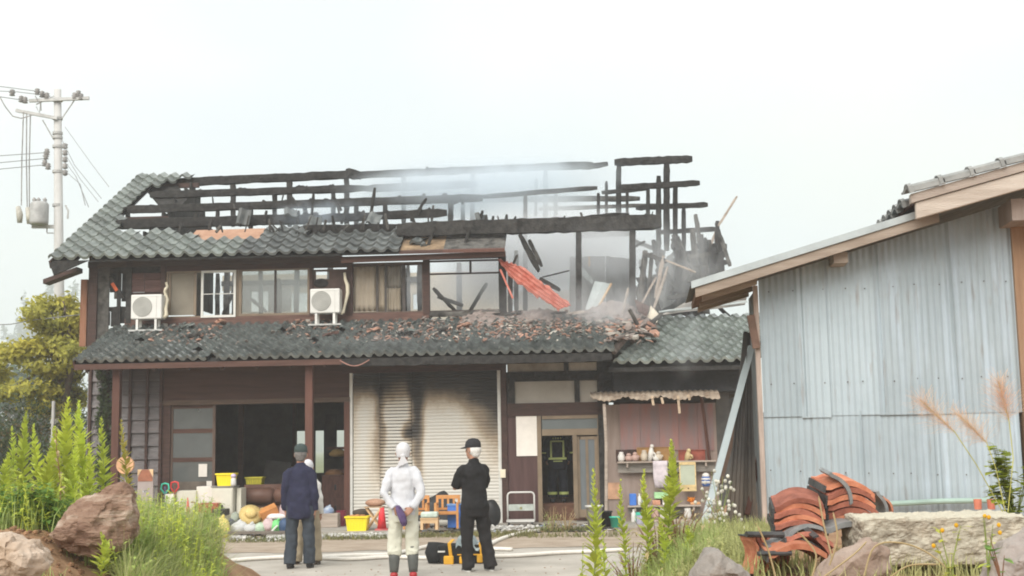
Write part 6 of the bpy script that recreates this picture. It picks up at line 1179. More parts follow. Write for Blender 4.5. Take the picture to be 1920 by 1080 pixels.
for x in (-.14,.14): part('leg',MB().box(x-.025,x+.025,-.12,.12,0,.19),light_wood,g)
part('top',MB().box(-.17,.17,-.13,.13,.19,.22),light_wood,g); part('front_apron',MB().box(-.115,.115,-.12,-.1,.12,.188),light_wood,g); bevel(part('cushion',MB().box(-.16,.16,-.13,.12,.222,.33),mat('pale_mint_cushion',(.42,.50,.44),.8,bump=.3),g),.03,3)
cabinet('blue_box',853,-1.9,.10,.26,.24,.42,blue_pl,'bright blue box under the seat of the chair next to the black-clad person','box',0,mat('lighter_blue_lid',(.12,.25,.5),.5))
mb=MB(); n=26
for j in range(12):
    for i in range(n+1):
        x=-.65+1.3*i/n; y=-.25+.5*j/11; e=max(0,1-(x/.66)**4)*max(0,1-((y)/.26)**2)**.6; mb.v.append((x,y,(.62+.08*math.sin(x*9)+R.uniform(-.03,.03))*e))
for j in range(11):
    for i in range(n): mb.f.append((j*(n+1)+i,j*(n+1)+i+1,(j+1)*(n+1)+i+1,(j+1)*(n+1)+i))
solo('black_tarpaulin',mb,mat('black_tarp',(.018,.019,.02),.6,scale=8,col2=(.045,.047,.05),bump=.6,bscale=20),'heap under black tarpaulin against the shutter behind the chairs','tarpaulin',smooth=True,loc=spot(815,-.9,.06)); bag(922,-1.2,.06,(.2,.15,.3),black_pl,'black sack against the shutter behind the black-clad person','sack','sack',False)
# hand truck
q=rect(952,923,1002,985,-.5); g=thing('hand_truck','pale green platform hand truck tipped up by the dark wall','hand truck',HF.world((q[0]+q[1])/2,-.5,.06),HF.yaw); w=(q[1]-q[0])/2; h=q[3]-.06; fm=mat('pale_mint_enamel',(.46,.50,.46),.45)
part('handle_frame',MB().tube([(-w,0,.05),(-w,0,h-.06),(-w+.02,0,h-.02),(-w+.06,0,h),(w-.06,0,h),(w-.02,0,h-.02),(w,0,h-.06),(w,0,.05)],.018,8),white_paint,g,True); part('cross_plate',MB().box(-w+.018,w-.018,-.012,.012,h*.42,h*.62),fm,g); part('plate_mark',MB().tube([(0,-.02,h*.5),(0,-.012,h*.5)],.03,10),mat('olive_mark',(.2,.2,.1),.6),g); part('platform',MB().box(-w-.01,w+.01,-.35,-.03,.06,.10),white_paint,g)
for x in (-w+.04,w-.04): part('wheel',MB().tube([(x-.02,-.3,.03),(x+.02,-.3,.03)],.045,12),black_pl,g)
# tool bag
p=PZ(868,1060); g=thing('tool_bag','large open tool bag, black with yellow pockets, on the ground at the black-clad feet','tool bag',(p.x,p.y+.35,0),-.03); w=.36; tb=mat('black_bag_canvas',(.015,.016,.017),.8,bump=.3); yl=mat('amber_bag_trim',(.72,.38,.03),.6,var=.15)
bevel(part('bag_body',MB().add([(-w*.9,-.16,0),(w*.9,-.16,0),(w*.9,.16,0),(-w*.9,.16,0),(-w,-.2,.27),(w,-.2,.27),(w,.2,.27),(-w,.2,.27)],[(3,2,1,0),(0,1,5,4),(1,2,6,5),(2,3,7,6),(3,0,4,7),(4,5,6,7)]),tb,g),.03,3)
part('bag_end',MB().tube([(-w-.02,0,.02),(-w-.04,0,.16),(-w-.03,0,.29)],[.13,.16,.12],12,1.0),tb,g,True)
for x0,x1,z0,z1 in ((-.27,-.13,.0,.12),(-.05,.05,.01,.11),(.2,.28,.02,.13)): bevel(part('pocket',MB().box(x0,x1,-.235,-.17,z0,z1),yl,g),.015)
for x in (-.17,.27): part('strap',MB().bar((x,-.205,.12),(x-.02,-.215,.29),.045,.012,(0,1,0)).bar((x-.02,-.215,.29),(x+.02,.0,.33),.045,.012),yl,g)
part('trim',MB().box(-.08,w*.93,-.2,-.178,.125,.14),yl,g); part('label_strip',MB().box(-w*.98,-w*.7,-.212,-.186,.17,.19),white_paint,g)
cov=MB(); n=14
for j in range(7):
    for i in range(n+1): x=-.1+.50*i/n; y=-.22+.42*j/6; cov.v.append((x,y,.30+.05*math.sin(i*1.3)+.04*math.cos(j*1.1)-(.12 if j==0 else 0)+R.uniform(-.01,.01)))
for j in range(6):
    for i in range(n): cov.f.append((j*(n+1)+i,j*(n+1)+i+1,(j+1)*(n+1)+i+1,(j+1)*(n+1)+i))
part('contents_cover',cov,mat('slate_film',(.10,.13,.14),.35,scale=9,col2=(.36,.42,.42),bump=.6),g,True)
# fire hoses
hose_m=mat('white_fire_hose',(.62,.59,.53),.8,scale=12,col2=(.72,.69,.63),bump=.3)
def hose(pts,label):
    P=[PZ(px,py,.035) for px,py in pts]; Q=[]
    for i in range(len(P)-1):
        for t in np.linspace(0,1,8,endpoint=False):
            p0,p1,p2,p3=P[max(i-1,0)],P[i],P[i+1],P[min(i+2,len(P)-1)]; Q.append(.5*((2*p1)+(p2-p0)*t+(2*p0-5*p1+4*p2-p3)*t*t+(3*p1-p0-3*p2+p3)*t**3))
    Q.append(P[-1]); solo('fire_hose',MB().tube(Q,.045,8,.7),hose_m,label,'fire hose',smooth=True)
hose(((380,1056),(470,1048),(560,1044),(650,1048),(730,1044),(800,1046),(870,1043),(960,1042),(1050,1036),(1110,1034),(1180,1030)),'white fire hose lying straight across the yard behind the people'); hose(((560,1046),(660,1041),(730,1039),(780,1029),(815,1022),(850,1024),(905,1028),(960,1030)),'second white fire hose bending up towards the tool bag'); hose(((912,1024),(935,1012),(958,1004),(985,998),(1010,994)),'thin hose curving from the black-clad person to the hand truck')
# pots by the entrance
def pot(px,v,r,h,m,label,name='plant_pot',cat='pot'):
    g=thing(name,label,cat,spot(px,v,.06)); part('shell',MB().lathe([(r*.75,0),(r*.95,h*.92),(r*1.08,h*.92),(r*1.08,h),(r*.9,h),(r*.72,.03)],18),m,g,True); part('soil',MB().lathe([(r*.88,h*.9),(0.001,h*.92)],14),mat('potting_soil',(.05,.04,.03),.95) if 'potting_soil' not in MATS else MATS['potting_soil'],g)
pot(1115,-1.9,.165,.42,white_paint,'white planter behind the tall weed before the entrance'); pot(1155,-1.9,.12,.2,teal_pl,'teal flower pot on the ground beside the white planter'); pot(1136,-1.7,.13,.3,black_pl,'black bucket between white planter and teal pot','bucket','bucket')
# shelves on the wing wall
def shelf(x0,x1,py,v,d,label,back=None):
    a=at(x0,py,v); b=at(x1,py,v); g=thing('wall_shelf',label,'shelf',HF.world((a[0]+b[0])/2,v,0),HF.yaw); w=(b[0]-a[0])/2; z=(a[1]+b[1])/2
    part('board',MB().box(-w,w,-d,-.002,z-.03,z),old_wood,g)
    if back: part('apron',MB().box(-w+.01,w-.01,-d*.5,-d*.5+.02,z-.03-back,z-.032),mat('grey_apron_wood',(.23,.21,.185),.85,stretch=(.5,1,5)) if 'grey_apron_wood' not in MATS else MATS['grey_apron_wood'],g)
    for s_ in (-.8,.8): part('bracket',MB().box(w*s_-.02,w*s_+.02,-d*.9,-.004,z-.12,z-.031),old_wood,g)
    return z
zs1=shelf(1157,1340,864,-.03,.24,'upper grey shelf with figurines on the beige wall',.2); zs2=shelf(1176,1312,946,-.03,.34,'lower grey shelf crowded with boxes and bottles',.14)
part('shelf_back',MB().box(*rect(1155,843,1200,866,-.028)[:2],-.03,-.005,*rect(1155,843,1200,866,-.028)[2:]),dark_wood,wr); 
cer=mat('cream_ceramic',(.55,.48,.38),.35,var=.15); pinkc=mat('pinkish_ceramic',(.50,.34,.29),.4,var=.15); whit=mat('white_ceramic',(.66,.64,.60),.35,var=.1)
def figurine(px,py,v,z,h,m,label,kind):
    p=HF.world(at(px,py,v)[0],v,z); g=thing('figurine',label,'figurine',p,HF.yaw,'ceramic figurines on the upper shelf')
    if kind==0: part('figure',MB().lathe([(.05,0),(.07,.04*h/.2),(.075,.11*h/.2),(.045,.17*h/.2),(.05,.19*h/.2),(.02,h)],12),m,g,True)
    elif kind==1: part('figure',MB().ball((0,0,h*.38),(.085,.07,h*.4),12,8).ball((0,-.01,h*.8),(.05,.05,h*.22),10,8).ball((.07,0,h*.5),(.03,.03,.03),8,6),m,g,True)
    else: part('figure',MB().tube([(-.04,0,0),(-.01,0,h*.5),(0,0,h*.85)],[.05,.06,.035],8).ball((0.01,-.01,h*.92),.045,8,6).tube([(.0,0,h*.6),(.07,-.02,h*.45),(.08,0,h*.2)],[.025,.02,.025],6).tube([(.0,0,h*.4),(.05,0,h*.1)],[.03,.02],6),m,g,True)
    part('stand',MB().lathe([(.05,-.0),(.05,.012)],12),dark_wood,g)
for px,h,m,lab,kd in ((1165,.2,whit,'white egg shaped figurine, first on the upper shelf',0),(1179,.17,pinkc,'round pinkish figurine next to the white egg shaped one',1),(1191,.19,pinkc,'small brownish pink figurine partly behind the round one',1),(1208,.23,cer,'greenish round vase figurine before the wooden tray',0),(1222,.33,whit,'tall white animal figurine reaching above the shelf',2),(1235,.2,cer,'cream figurine standing right of the tall animal',1),(1231,.12,whit,'tiny white figurine at the foot of the tall animal',0),(1291,.22,mat('yellowish_ceramic',(.55,.44,.24),.4),'cream and yellow bird figurine before the red tray',2)): figurine(px,860,-.15,zs1,h,m,lab,kd)
for q,m,lab in (((1194,836,1256,862),mat('wooden_tray',(.34,.19,.07),.6,var=.2),'light brown wooden tray leaning behind the figurines'),((1272,842,1322,862),mat('red_lacquer_tray',(.28,.075,.05),.5),'red brown tray leaning behind the bird figurine')):
    r_=rect(*q,-.05); g=thing('tray',lab,'tray',HF.world((r_[0]+r_[1])/2,-.06,zs1),HF.yaw); w=(r_[1]-r_[0])/2; h=r_[3]-r_[2]; part('plate',MB().box(-w+.012,w-.012,0,.012,.012,h-.012),m,g); part('rim',MB().box(-w,w,-.02,.014,h-.012,h).box(-w,w,-.02,.014,0,.012).box(-w,-w+.012,-.02,.014,.012,h-.012).box(w-.012,w,-.02,.014,.012,h-.012),m,g)
q=rect(1225,864,1252,914,-.3); mb=MB(); n=8
for j in range(7):
    t=j/6; k=(1 if t<.6 else 1-(t-.6)*.55)
    for i in range(n+1): mb.v.append(((q[0]+q[1])/2+(q[1]-q[0])*(i/n-.5)*k,-.29+.012*math.sin(i*2.1),q[3]-(q[3]-q[2])*t))
for j in range(6):
    for i in range(n): mb.f.append((j*(n+1)+i,(j+1)*(n+1)+i,(j+1)*(n+1)+i+1,j*(n+1)+i+1))
o=solo('hanging_towel',mb,mat('lilac_white_towel',(.60,.54,.57),.9,bump=.3),'pale lilac towel hanging from the upper shelf','towel',smooth=True,loc=None); o.matrix_world=Matrix.Translation(HF.world(o.location.x,o.location.y,o.location.z))@Matrix.Rotation(HF.yaw,4,'Z'); s_=o.modifiers.new('t','SOLIDIFY'); s_.thickness=.006
q=rect(1274,866,1305,921,-.3); g=thing('framed_board','pale green notice board in a light wooden frame hung below the shelf','notice board',HF.world((q[0]+q[1])/2,-.30,q[2]),HF.yaw); w=(q[1]-q[0])/2; h=q[3]-q[2]; part('panel',MB().box(-w+.02,w-.02,0,.012,.13,h-.06),mat('pale_green_board',(.42,.46,.36),.7,var=.08),g); lw=mat('yellowish_frame_wood',(.58,.44,.22),.6,stretch=(1,1,4)); part('frame',MB().box(-w,w,-.012,.02,h-.06,h).box(-w,-w+.02,-.01,.018,.13,h-.06).box(w-.02,w,-.01,.018,.13,h-.06),lw,g); d_=part('drawer',MB().box(-w,w,-.03,.02,0,.128),lw,g); part('knob',MB().ball((0,-.04,.06),.014,8,6),dark_wood,d_)
q=rect(1316,884,1331,912,-.35); g=thing('striped_jar','blue and white striped jar hanging beside the pale metal strip','jar',HF.world((q[0]+q[1])/2,-.35,q[2]),HF.yaw); h=q[3]-q[2]; part('pot',MB().lathe([(.07,0),(.09,.05),(.09,h*.6),(.06,h*.7)],14),mat('blue_glaze',(.06,.13,.36),.35),g,True); part('stripe',MB().lathe([(.0905,h*.2),(.0925,h*.28),(.0905,h*.36)],14),whit,g,True); part('stripe',MB().lathe([(.0905,h*.45),(.0925,h*.5),(.0905,h*.56)],14),whit,g,True); part('lid',MB().ball((0,0,h*.72),(.075,.075,.06),12,8),whit,g,True)
def bottle(px,v,z,h,r,m,label): g=thing('bottle',label,'bottle',HF.world(at(px,930,v)[0],v,z)); part('flask',MB().lathe([(r,0),(r*1.05,.02),(r,h*.7),(r*.4,h*.82),(r*.4,h*.9)],12),m,g,True); part('cap',MB().lathe([(r*.45,h*.9),(r*.45,h),(.005,h)],10),white_paint,g)
cabinet('small_box',1188,-.2,zs2,.14,.12,.24,blue_pl,'blue box on the lower shelf behind a weed','box'); bottle(1199,-.22,zs2,.24,.04,white_paint,'white bottle next to the blue box on the lower shelf'); bottle(1207,-.18,zs2,.2,.035,mat('pale_green_bottle',(.40,.62,.5),.3),'pale green bottle beside the white one on the lower shelf')
cabinet('crate',1242,-.15,zs2+.13,.30,.2,.13,mat('mint_plastic',(.36,.62,.33),.5),'mint green crate under the hanging towel','crate'); cabinet('small_box',1232,-.2,zs2,.16,.14,.10,mat('salmon_box',(.55,.28,.18),.6),'salmon coloured box under the mint crate','box'); cabinet('small_box',1249,-.2,zs2,.12,.14,.12,whit,'white box under the mint crate, next to the salmon one','box'); bottle(1257,-.2,zs2,.14,.03,whit,'short white bottle at the end of the mint crate')
mb=MB()
for k in range(8): a=k*.785; mb.tube([(0,0,.05),(.05*math.cos(a),.03*math.sin(a),.09+.04*(k%2)),(.08*math.cos(a),.05*math.sin(a),.08+.07*(k%3==0))],[.02,.028,.008],6)
solo('orange_ornament',mb,mat('bright_orange',(.75,.24,.02),.6),'bright orange frilly ornament on the lower shelf by the metal strip','ornament',smooth=True,loc=HF.world(at(1295,930,-.2)[0],-.2,zs2)); cabinet('small_box',1305,-.2,zs2,.2,.14,.05,mat('apricot_box',(.60,.33,.16),.6),'flat apricot box behind the orange ornament','box')
bottle(1187,-.5,.06,.26,.05,whit,'white canister standing below the lower shelf'); cabinet('storage_bin',1203,-.5,.06,.22,.2,.20,teal_pl,'teal bin below the lower shelf','bin'); cabinet('low_bench',1252,-.5,.06,.95,.25,.05,old_wood,'low grey bench below the shelves behind the weeds','bench'); cabinet('storage_bin',1206,-.95,.06,.26,.22,.16,mat('lavender_grey_bin',(.32,.31,.38),.6),'lavender grey bin on the ground in front of the teal one','bin')
for px,m,lab in ((1228,pinkc,'reddish jar on the low bench'),(1243,whit,'white jar on the low bench beside the reddish one'),(1253,cer,'cream jar on the low bench under the notice board'),(1289,whit,'white jar at the far end of the low bench')): pot_h=.24; g=thing('jar',lab,'jar',HF.world(at(px,950,-.5)[0],-.5,.11)); part('pot',MB().lathe([(.05,0),(.08,.08),(.06,.18),(.065,.2),(.045,.2)],12),m,g,True); part('mouth',MB().lathe([(.062,.2),(.07,.215),(.05,.22)],12),m,g)
# ------------------------------------------------------------------ rocks, tile stacks, weeds, grass
def rock(name, outline, Y, depth, m, label, cat='rock', n=3, rough_=.05, seed=1, tilt=0.):
    # boulder whose seen outline is given; it gets depth and broken facets
    P=[PY(px,py,Y) for px,py in outline]; c=sum(P,Vector())/len(P); rr=random.Random(seed); k=len(P); mb=MB(); rings=[(-.55,.55),(-.28,.93),(.0,1.0),(.5,.88),(1.0,.4)]
    for dy,sc_ in rings:
        for p in P: q=c+(p-c)*sc_; mb.v.append((q.x+rr.uniform(-1,1)*rough_*.5,Y+dy*depth+rr.uniform(-1,1)*rough_,q.z+rr.uniform(-1,1)*rough_*.5))
    for j in range(len(rings)-1):
        for i in range(k): mb.f.append((j*k+i,j*k+(i+1)%k,(j+1)*k+(i+1)%k,(j+1)*k+i))
    mb.v.append((c.x,Y-.6*depth,c.z)); a=len(mb.v)-1; mb.v.append((c.x,Y+1.05*depth,c.z)); b=a+1; q=(len(rings)-1)*k
    for i in range(k): mb.f.append((a,(i+1)%k,i)); mb.f.append((b,q+i,q+(i+1)%k))
    o=solo(name,mb,m,label,cat,smooth=False); s_=o.modifiers.new('s','SUBSURF'); s_.subdivision_type='SIMPLE'; s_.levels=s_.render_levels=4
    t=bpy.data.textures.new(name,'CLOUDS'); t.noise_scale=.2; t.noise_depth=6; d=o.modifiers.new('d','DISPLACE'); d.texture=t; d.strength=rough_*3.2; d.mid_level=.5; d.texture_coords='GLOBAL'
    t=bpy.data.textures.new(name,'VORONOI'); t.noise_scale=.10; d=o.modifiers.new('d2','DISPLACE'); d.texture=t; d.strength=rough_*1.6; d.mid_level=.4; d.texture_coords='GLOBAL'; return o
rk_brown=mat('reddish_brown_rock',(.17,.10,.07),.95,scale=5,col2=(.50,.41,.33),bump=1.,bscale=26,per=0,detail=12,stretch=(.45,1,2.6))
for q_ in rk_brown.node_tree.nodes:
    if q_.type=='MAPPING': q_.inputs['Rotation'].default_value=(0,-.75,0)
    if q_.type=='VALTORGB': q_.color_ramp.elements.new(.5).color=(.26,.17,.12,1)
rk_pale=mat('pale_sandy_rock',(.40,.30,.22),.9,scale=4,col2=(.52,.43,.35),bump=.8,bscale=16,per=0,detail=9); rk_grey=mat('grey_rock',(.20,.18,.16),.9,scale=4,col2=(.33,.30,.27),bump=.8,bscale=18,per=0,detail=9)
rock('boulder',((96,1004),(122,970),(160,940),(198,918),(238,908),(252,920),(254,965),(248,1005),(225,1032),(190,1042),(150,1038),(112,1024)),9.0,.36,rk_brown,'big reddish brown boulder with a slanting pale face amid the weeds','boulder',rough_=.03,seed=3)
rock('boulder',((-20,1000),(25,998),(38,1018),(70,1016),(88,1035),(85,1060),(60,1085),(0,1095),(-30,1050)),7.6,.3,rk_pale,'pale sandy rock in the low corner below the soil bank','boulder',rough_=.03,seed=5)
rock('boulder',((1290,1100),(1305,1065),(1330,1035),(1345,1030),(1362,1042),(1395,1068),(1420,1100),(1350,1115)),7.2,.25,rk_grey,'grey pointed rock among the weeds before the leaning metal strip','boulder',rough_=.022,seed=8)
rock('boulder',((1520,1090),(1560,1045),(1600,1022),(1640,1010),(1660,1030),(1655,1075),(1600,1110)),7.2,.25,mat('pinkish_grey_rock',(.25,.18,.14),.9,scale=4,col2=(.37,.29,.24),bump=.8,bscale=18,per=0),'pinkish grey rock wedged under the end of the stone block','boulder',rough_=.022,seed=9)
rock('boulder',((1850,1100),(1865,1050),(1890,1020),(1940,985),(1980,1010),(1980,1100)),6.6,.25,mat('lilac_grey_rock',(.26,.22,.20),.9,scale=4,col2=(.38,.34,.31),bump=.8,bscale=18,per=0),'lilac grey rock at the lower corner below the stone block','boulder',rough_=.02,seed=12)
# stone block
st_m=bpy.data.materials.new('pale_topped_stone'); st_m.use_nodes=True; n=st_m.node_tree.nodes; l=st_m.node_tree.links; b=n['Principled BSDF']; b.inputs['Roughness'].default_value=.95; b.inputs['Specular IOR Level'].default_value=.15
t=n.new('ShaderNodeTexCoord'); a=n.new('ShaderNodeTexNoise'); a.inputs['Scale'].default_value=9; a.inputs['Detail'].default_value=8; a.inputs['Roughness'].default_value=.7; c=n.new('ShaderNodeTexNoise'); c.inputs['Scale'].default_value=3; c.inputs['Detail'].default_value=5
for q in (a,c): l.new(t.outputs['Object'],q.inputs['Vector'])
r1=n.new('ShaderNodeValToRGB'); r1.color_ramp.elements[0].position=.38; r1.color_ramp.elements[1].position=.62; r1.color_ramp.elements[0].color=(.20,.165,.125,1); r1.color_ramp.elements[1].color=(.50,.44,.35,1); l.new(a.outputs['Fac'],r1.inputs['Fac'])
r2=n.new('ShaderNodeValToRGB'); r2.color_ramp.elements[0].position=.45; r2.color_ramp.elements[1].position=.66; l.new(c.outputs['Fac'],r2.inputs['Fac'])
g=n.new('ShaderNodeNewGeometry'); sx=n.new('ShaderNodeSeparateXYZ'); l.new(g.outputs['Normal'],sx.inputs[0]); mx_=n.new('ShaderNodeMath'); mx_.operation='MAXIMUM'; m3=n.new('ShaderNodeMath'); m3.operation='MULTIPLY'; m3.inputs[1].default_value=.55; l.new(r2.outputs[0],m3.inputs[0]); l.new(sx.outputs[2],mx_.inputs[0]); l.new(m3.outputs[0],mx_.inputs[1])  # paler where the face turns up, with random pale patches elsewhere
mm=n.new('ShaderNodeMix'); mm.data_type='RGBA'; mm.inputs['B'].default_value=(.56,.53,.43,1); l.new(mx_.outputs[0],mm.inputs['Factor']); l.new(r1.outputs[0],mm.inputs['A']); l.new(mm.outputs['Result'],b.inputs['Base Color']); bp=n.new('ShaderNodeBump'); bp.inputs['Strength'].default_value=1.; bp.inputs['Distance'].default_value=.03; l.new(a.outputs['Fac'],bp.inputs['Height']); l.new(bp.outputs[0],b.inputs['Normal'])
p0,p1=PY(1618,1062,7.6),PY(1960,1052,7.4); z1=PY(1618,972,7.6).z; mb=MB().box(0,p1.x-p0.x,0,.55,0,z1-p0.z)
o=solo('stone_block',mb,st_m,'long rough stone block with a paler top lying on the rocks','stone block',loc=p0,rz=-.03); bv=o.modifiers.new('b','BEVEL'); bv.width=.02; bv.segments=2; s_=o.modifiers.new('s','SUBSURF'); s_.subdivision_type='SIMPLE'; s_.levels=s_.render_levels=6
t=bpy.data.textures.new('stone_grain','CLOUDS'); t.noise_scale=.07; t.noise_depth=5; d=o.modifiers.new('d','DISPLACE'); d.texture=t; d.strength=.06; d.mid_level=.5; d.texture_coords='GLOBAL'
# stacked clay tiles
def clay(w=.30, ln=.27, th=.030, sag=.06):
    mb=MB(); n=10
    for y in (0,ln):
        for z in (0,th):
            for i in range(n+1): x=-.5+i/n; mb.v.append((x*w,y,z+sag*(1-(2*x)**2)+(.018 if i==0 else 0)))
    k=n+1
    for i in range(n): mb.f+=[(i,i+1,k+i+1,k+i),(2*k+i,3*k+i,3*k+i+1,2*k+i+1),(k+i,k+i+1,3*k+i+1,3*k+i),(i,2*k+i,2*k+i+1,i+1)]
    mb.f+=[(0,k,3*k,2*k),(k-1,3*k-1,4*k-1,2*k-1)]; return mb
cme=clay(); cA=mesh('clay_tile',cme,tile_red,False); edge=MB()
for z0 in (0,): edge.bar((-.157,0,.02),(-.157,.27,.02),.012,.04)
cE=mesh('glazed_edge',edge,tile_black); cB=mesh('clay_tile',cme,mat('brown_clay_tile',(.22,.075,.05),.85,scale=11,col2=(.40,.15,.10),bump=.3,bscale=40,per=.2)); cK=mesh('clay_tile',cme,mat('grey_glazed_tile',(.15,.155,.155),.45,scale=8,col2=(.26,.265,.26),bump=.2))
def clay_tile(px,py,Y,me,label,rx=0.,ry=0.,rz=0.,sc_=1.):
    p=PY(px,py,Y); o=bpy.data.objects.new('clay_roof_tile',me); C.objects.link(o); o.location=p; o.rotation_euler=(rx,ry,rz); o.scale=(sc_,)*3; props(o,label,'roof tile','old clay roof tiles stacked by the shed'); 
    if me is not cK: part('glazed_edge',cE,None,o)
    return o
YS=7.9
for i in range(6): clay_tile(1500+R.uniform(-3,3),1013-i*10.5,YS,(cA,cB)[i%2],'orange tile of the middle stack, %s'%('lowest one','second from its bottom','third from its bottom','fourth from its bottom','second from its top','topmost one with the brightest face')[i],.22+R.uniform(-.06,.06),R.uniform(-.1,.1),-.1+R.uniform(-.14,.14),1.0)
for i in range(7): clay_tile(1602+R.uniform(-3,3)-i*1.5,1006-i*12.6,YS+.15,(cB,cA,cB,cB,cA,cB,cA)[i],'red brown tile of the tallest stack, %s'%('lowest one','second from its bottom','third from its bottom','exactly halfway up','third from its top','second from its top','topmost one')[i],.2+R.uniform(-.05,.05),.10+R.uniform(-.08,.08),.05+R.uniform(-.14,.14),1.08)
clay_tile(1572,920,YS+.1,cK,'grey glazed tile set on edge on the tip of the tallest stack',.2,.9,.2,.8); clay_tile(1598,1008,YS-.05,cK,'dark grey tile at the foot of the tallest stack',.05,.05,.1,1.1); clay_tile(1510,1008,YS-.1,cK,'pale grey tile slipped from the middle stack',-.15,-.25,.3,.9)
clay_tile(1520,1024,YS-.25,cB,'brown tile fallen in front of the middle stack',-.35,.1,.2,1.0); clay_tile(1497,1052,YS-.35,cA,'ochre tile making a low arch near the dry stalks',.1,-.03,.0,1.15); clay_tile(1490,1040,YS-.2,cK,'grey tile on top of the low arch',.12,-.02,.05,1.1); clay_tile(1540,1050,YS-.3,cB,'brown tile standing on end beside the low arch',.4,1.2,.4,.9)
for i in range(7): clay_tile(1408+i*9,1042-(i%2),YS-.15+.03*i,(cA,cB)[i%2],'tile standing on edge under the dark ridge piece, %s'%('nearest the grass','second from the grass','third from the grass','in the middle of the row','third from the dry stalks','second from the dry stalks','nearest the dry stalks')[i],R.uniform(-.06,.06),1.5+R.uniform(-.1,.1),.15+R.uniform(-.1,.1),.72)
p=PY(1430,998,YS-.2); solo('ridge_tile',MB().tube([(p.x-.10,p.y,p.z-.01),(p.x+.13,p.y+.04,p.z-.02)],[.03,.034],10,.6),tile_black,'dark ridge tile lying across the upright row of tiles','roof tile'); p=PY(1440,1038,YS-.35); solo('ridge_tile',MB().tube([(p.x-.06,p.y,p.z),(p.x+.14,p.y+.02,p.z)],[.024,.028],10,.6),tile_black,'dark ridge tile lying in front of the upright row of tiles','roof tile')
o=clay_tile(1648,955,YS+.3,cK,'pale broken tile standing at the end of the tallest stack',.3,1.25,.5,.75); o=clay_tile(1662,950,YS+.35,cA,'small orange tile piece behind the stone block, next to the green pipe',.2,1.0,.3,.45)
for px,lab in ((1834,'orange clay pipe end before the wall, closer to the green pipe'),(1859,'orange clay pipe end before the wall, closer to the yellow weeds')): p=PY(px,955,9.5); solo('clay_pipe',MB().lathe([(.026,0),(.03,.075),(.02,.075),(.018,0)],12,tuple(p)),mat('salmon_clay',(.58,.20,.13),.7) if 'salmon_clay' not in MATS else MATS['salmon_clay'],lab,'clay pipe')

# weeds
wl=mat('bright_weed_leaf',(.62,.66,.10),.6,scale=2,col2=(.46,.56,.10),island=.3,trans=.45,per=.18); wl2=mat('green_weed_leaf',(.30,.42,.10),.6,scale=2,col2=(.42,.52,.15),island=.3,trans=.4,per=.1); wst=mat('weed_stem',(.22,.26,.08),.7); wbr=mat('brown_stalk',(.22,.11,.06),.8,var=.3); dry=mat('dry_straw_leaf',(.42,.32,.16),.8,scale=3,col2=(.55,.45,.27),island=.3,trans=.3,per=0)
def blade_leaf(Vs,p,d,ln,w,droop,side):
    d=d/np.linalg.norm(d); pts=[p,p+d*ln*.5+np.array([0,0,-droop*ln*.2]),p+d*ln*np.array([1,1,1])+np.array([0,0,-droop*ln])]; s_=side*w
    Vs.append(np.array([pts[0]-s_*.25,pts[0]+s_*.25,pts[1]+s_,pts[1]-s_])); Vs.append(np.array([pts[1]-s_,pts[1]+s_,pts[2]+s_*.08,pts[2]-s_*.08]))
def weed(px,pyt,pyb,Y,rpx,label,m=wl,lean=0.,n=120,low=.12,stem=wst,loc_z=None):
    top=PY(px+lean,pyt,Y); base=PY(px,pyb,Y); z0=min(base.z,gz(base.x,Y)) if loc_z is None else loc_z; base=Vector((base.x,Y,z0)); H=top.z-z0; r=rpx*Y/FPX; g=thing('weed',label,'weed',base,0,'tall leafy weeds with pointed tips')
    off=top.x-base.x; f=lambda t:np.array([off*t*t+.02*math.sin(t*6+px),.02*math.sin(t*5),H*t]); part('stem',MB().tube([f(t) for t in np.linspace(-.02,.97,7)],[.007,.007,.006,.005,.004,.003,.0015],5),stem,g)
    Vs=[]
    for i in range(n):
        t=low+(1-low)*(i+R.random())/n; a=i*2.4+R.uniform(-.4,.4); k=min(1.,(1-t)*1.9+.16)*min(1,.5+1.6*(t-low)/(1-low)); up=.75+1.5*t**2+R.uniform(-.15,.15); d=np.array([math.cos(a),math.sin(a)*.9,up*.8]); ln=r*k*R.uniform(.75,1.25)*1.45
        blade_leaf(Vs,f(t),d,ln,ln*.15+.005,.10+.25*(1-t),np.array([-math.sin(a),math.cos(a),0.]))
    leafpart('leaves',np.concatenate(Vs).reshape(-1,3),m,g); Vs=[]
    for i in range(16):
        t=R.uniform(.04,low+.2); a=R.uniform(0,6.3); ln=r*R.uniform(.5,1.1); blade_leaf(Vs,f(t),np.array([math.cos(a),math.sin(a),R.uniform(-.5,.4)]),ln,ln*.09+.004,.6,np.array([-math.sin(a),math.cos(a),0.]))
    leafpart('withered_leaves',np.concatenate(Vs).reshape(-1,3),dry,g); return g
LW=[(45,772,10.6,26,'tall weed at the picture edge, its tip over the dark bush',4),(68,796,10.4,22,'weed next to the tall one by the edge, slightly shorter',2),(22,800,10.9,20,'weed nearest the picture edge on the bank',-4),(127,748,11.0,32,'tallest and fullest weed on the bank, before the yellow tree',2),(150,752,11.2,30,'second tall full weed, its tip touching the house corner',6),(108,800,10.8,26,'shorter weed in front of the two fullest ones',-3),(187,782,11.0,22,'slender weed in front of the ivy',4),(172,830,10.7,20,'low weed left of the slender one by the ivy',-4),(231,785,10.6,17,'lone narrow weed before the porch post, near the peach disc',-2),(90,840,10.0,24,'low bushy weed over the boulder',0),(140,830,10.2,22,'low weed between boulder and the fullest weeds',2),(8,850,10.0,24,'low weed cut by the picture edge',3)]
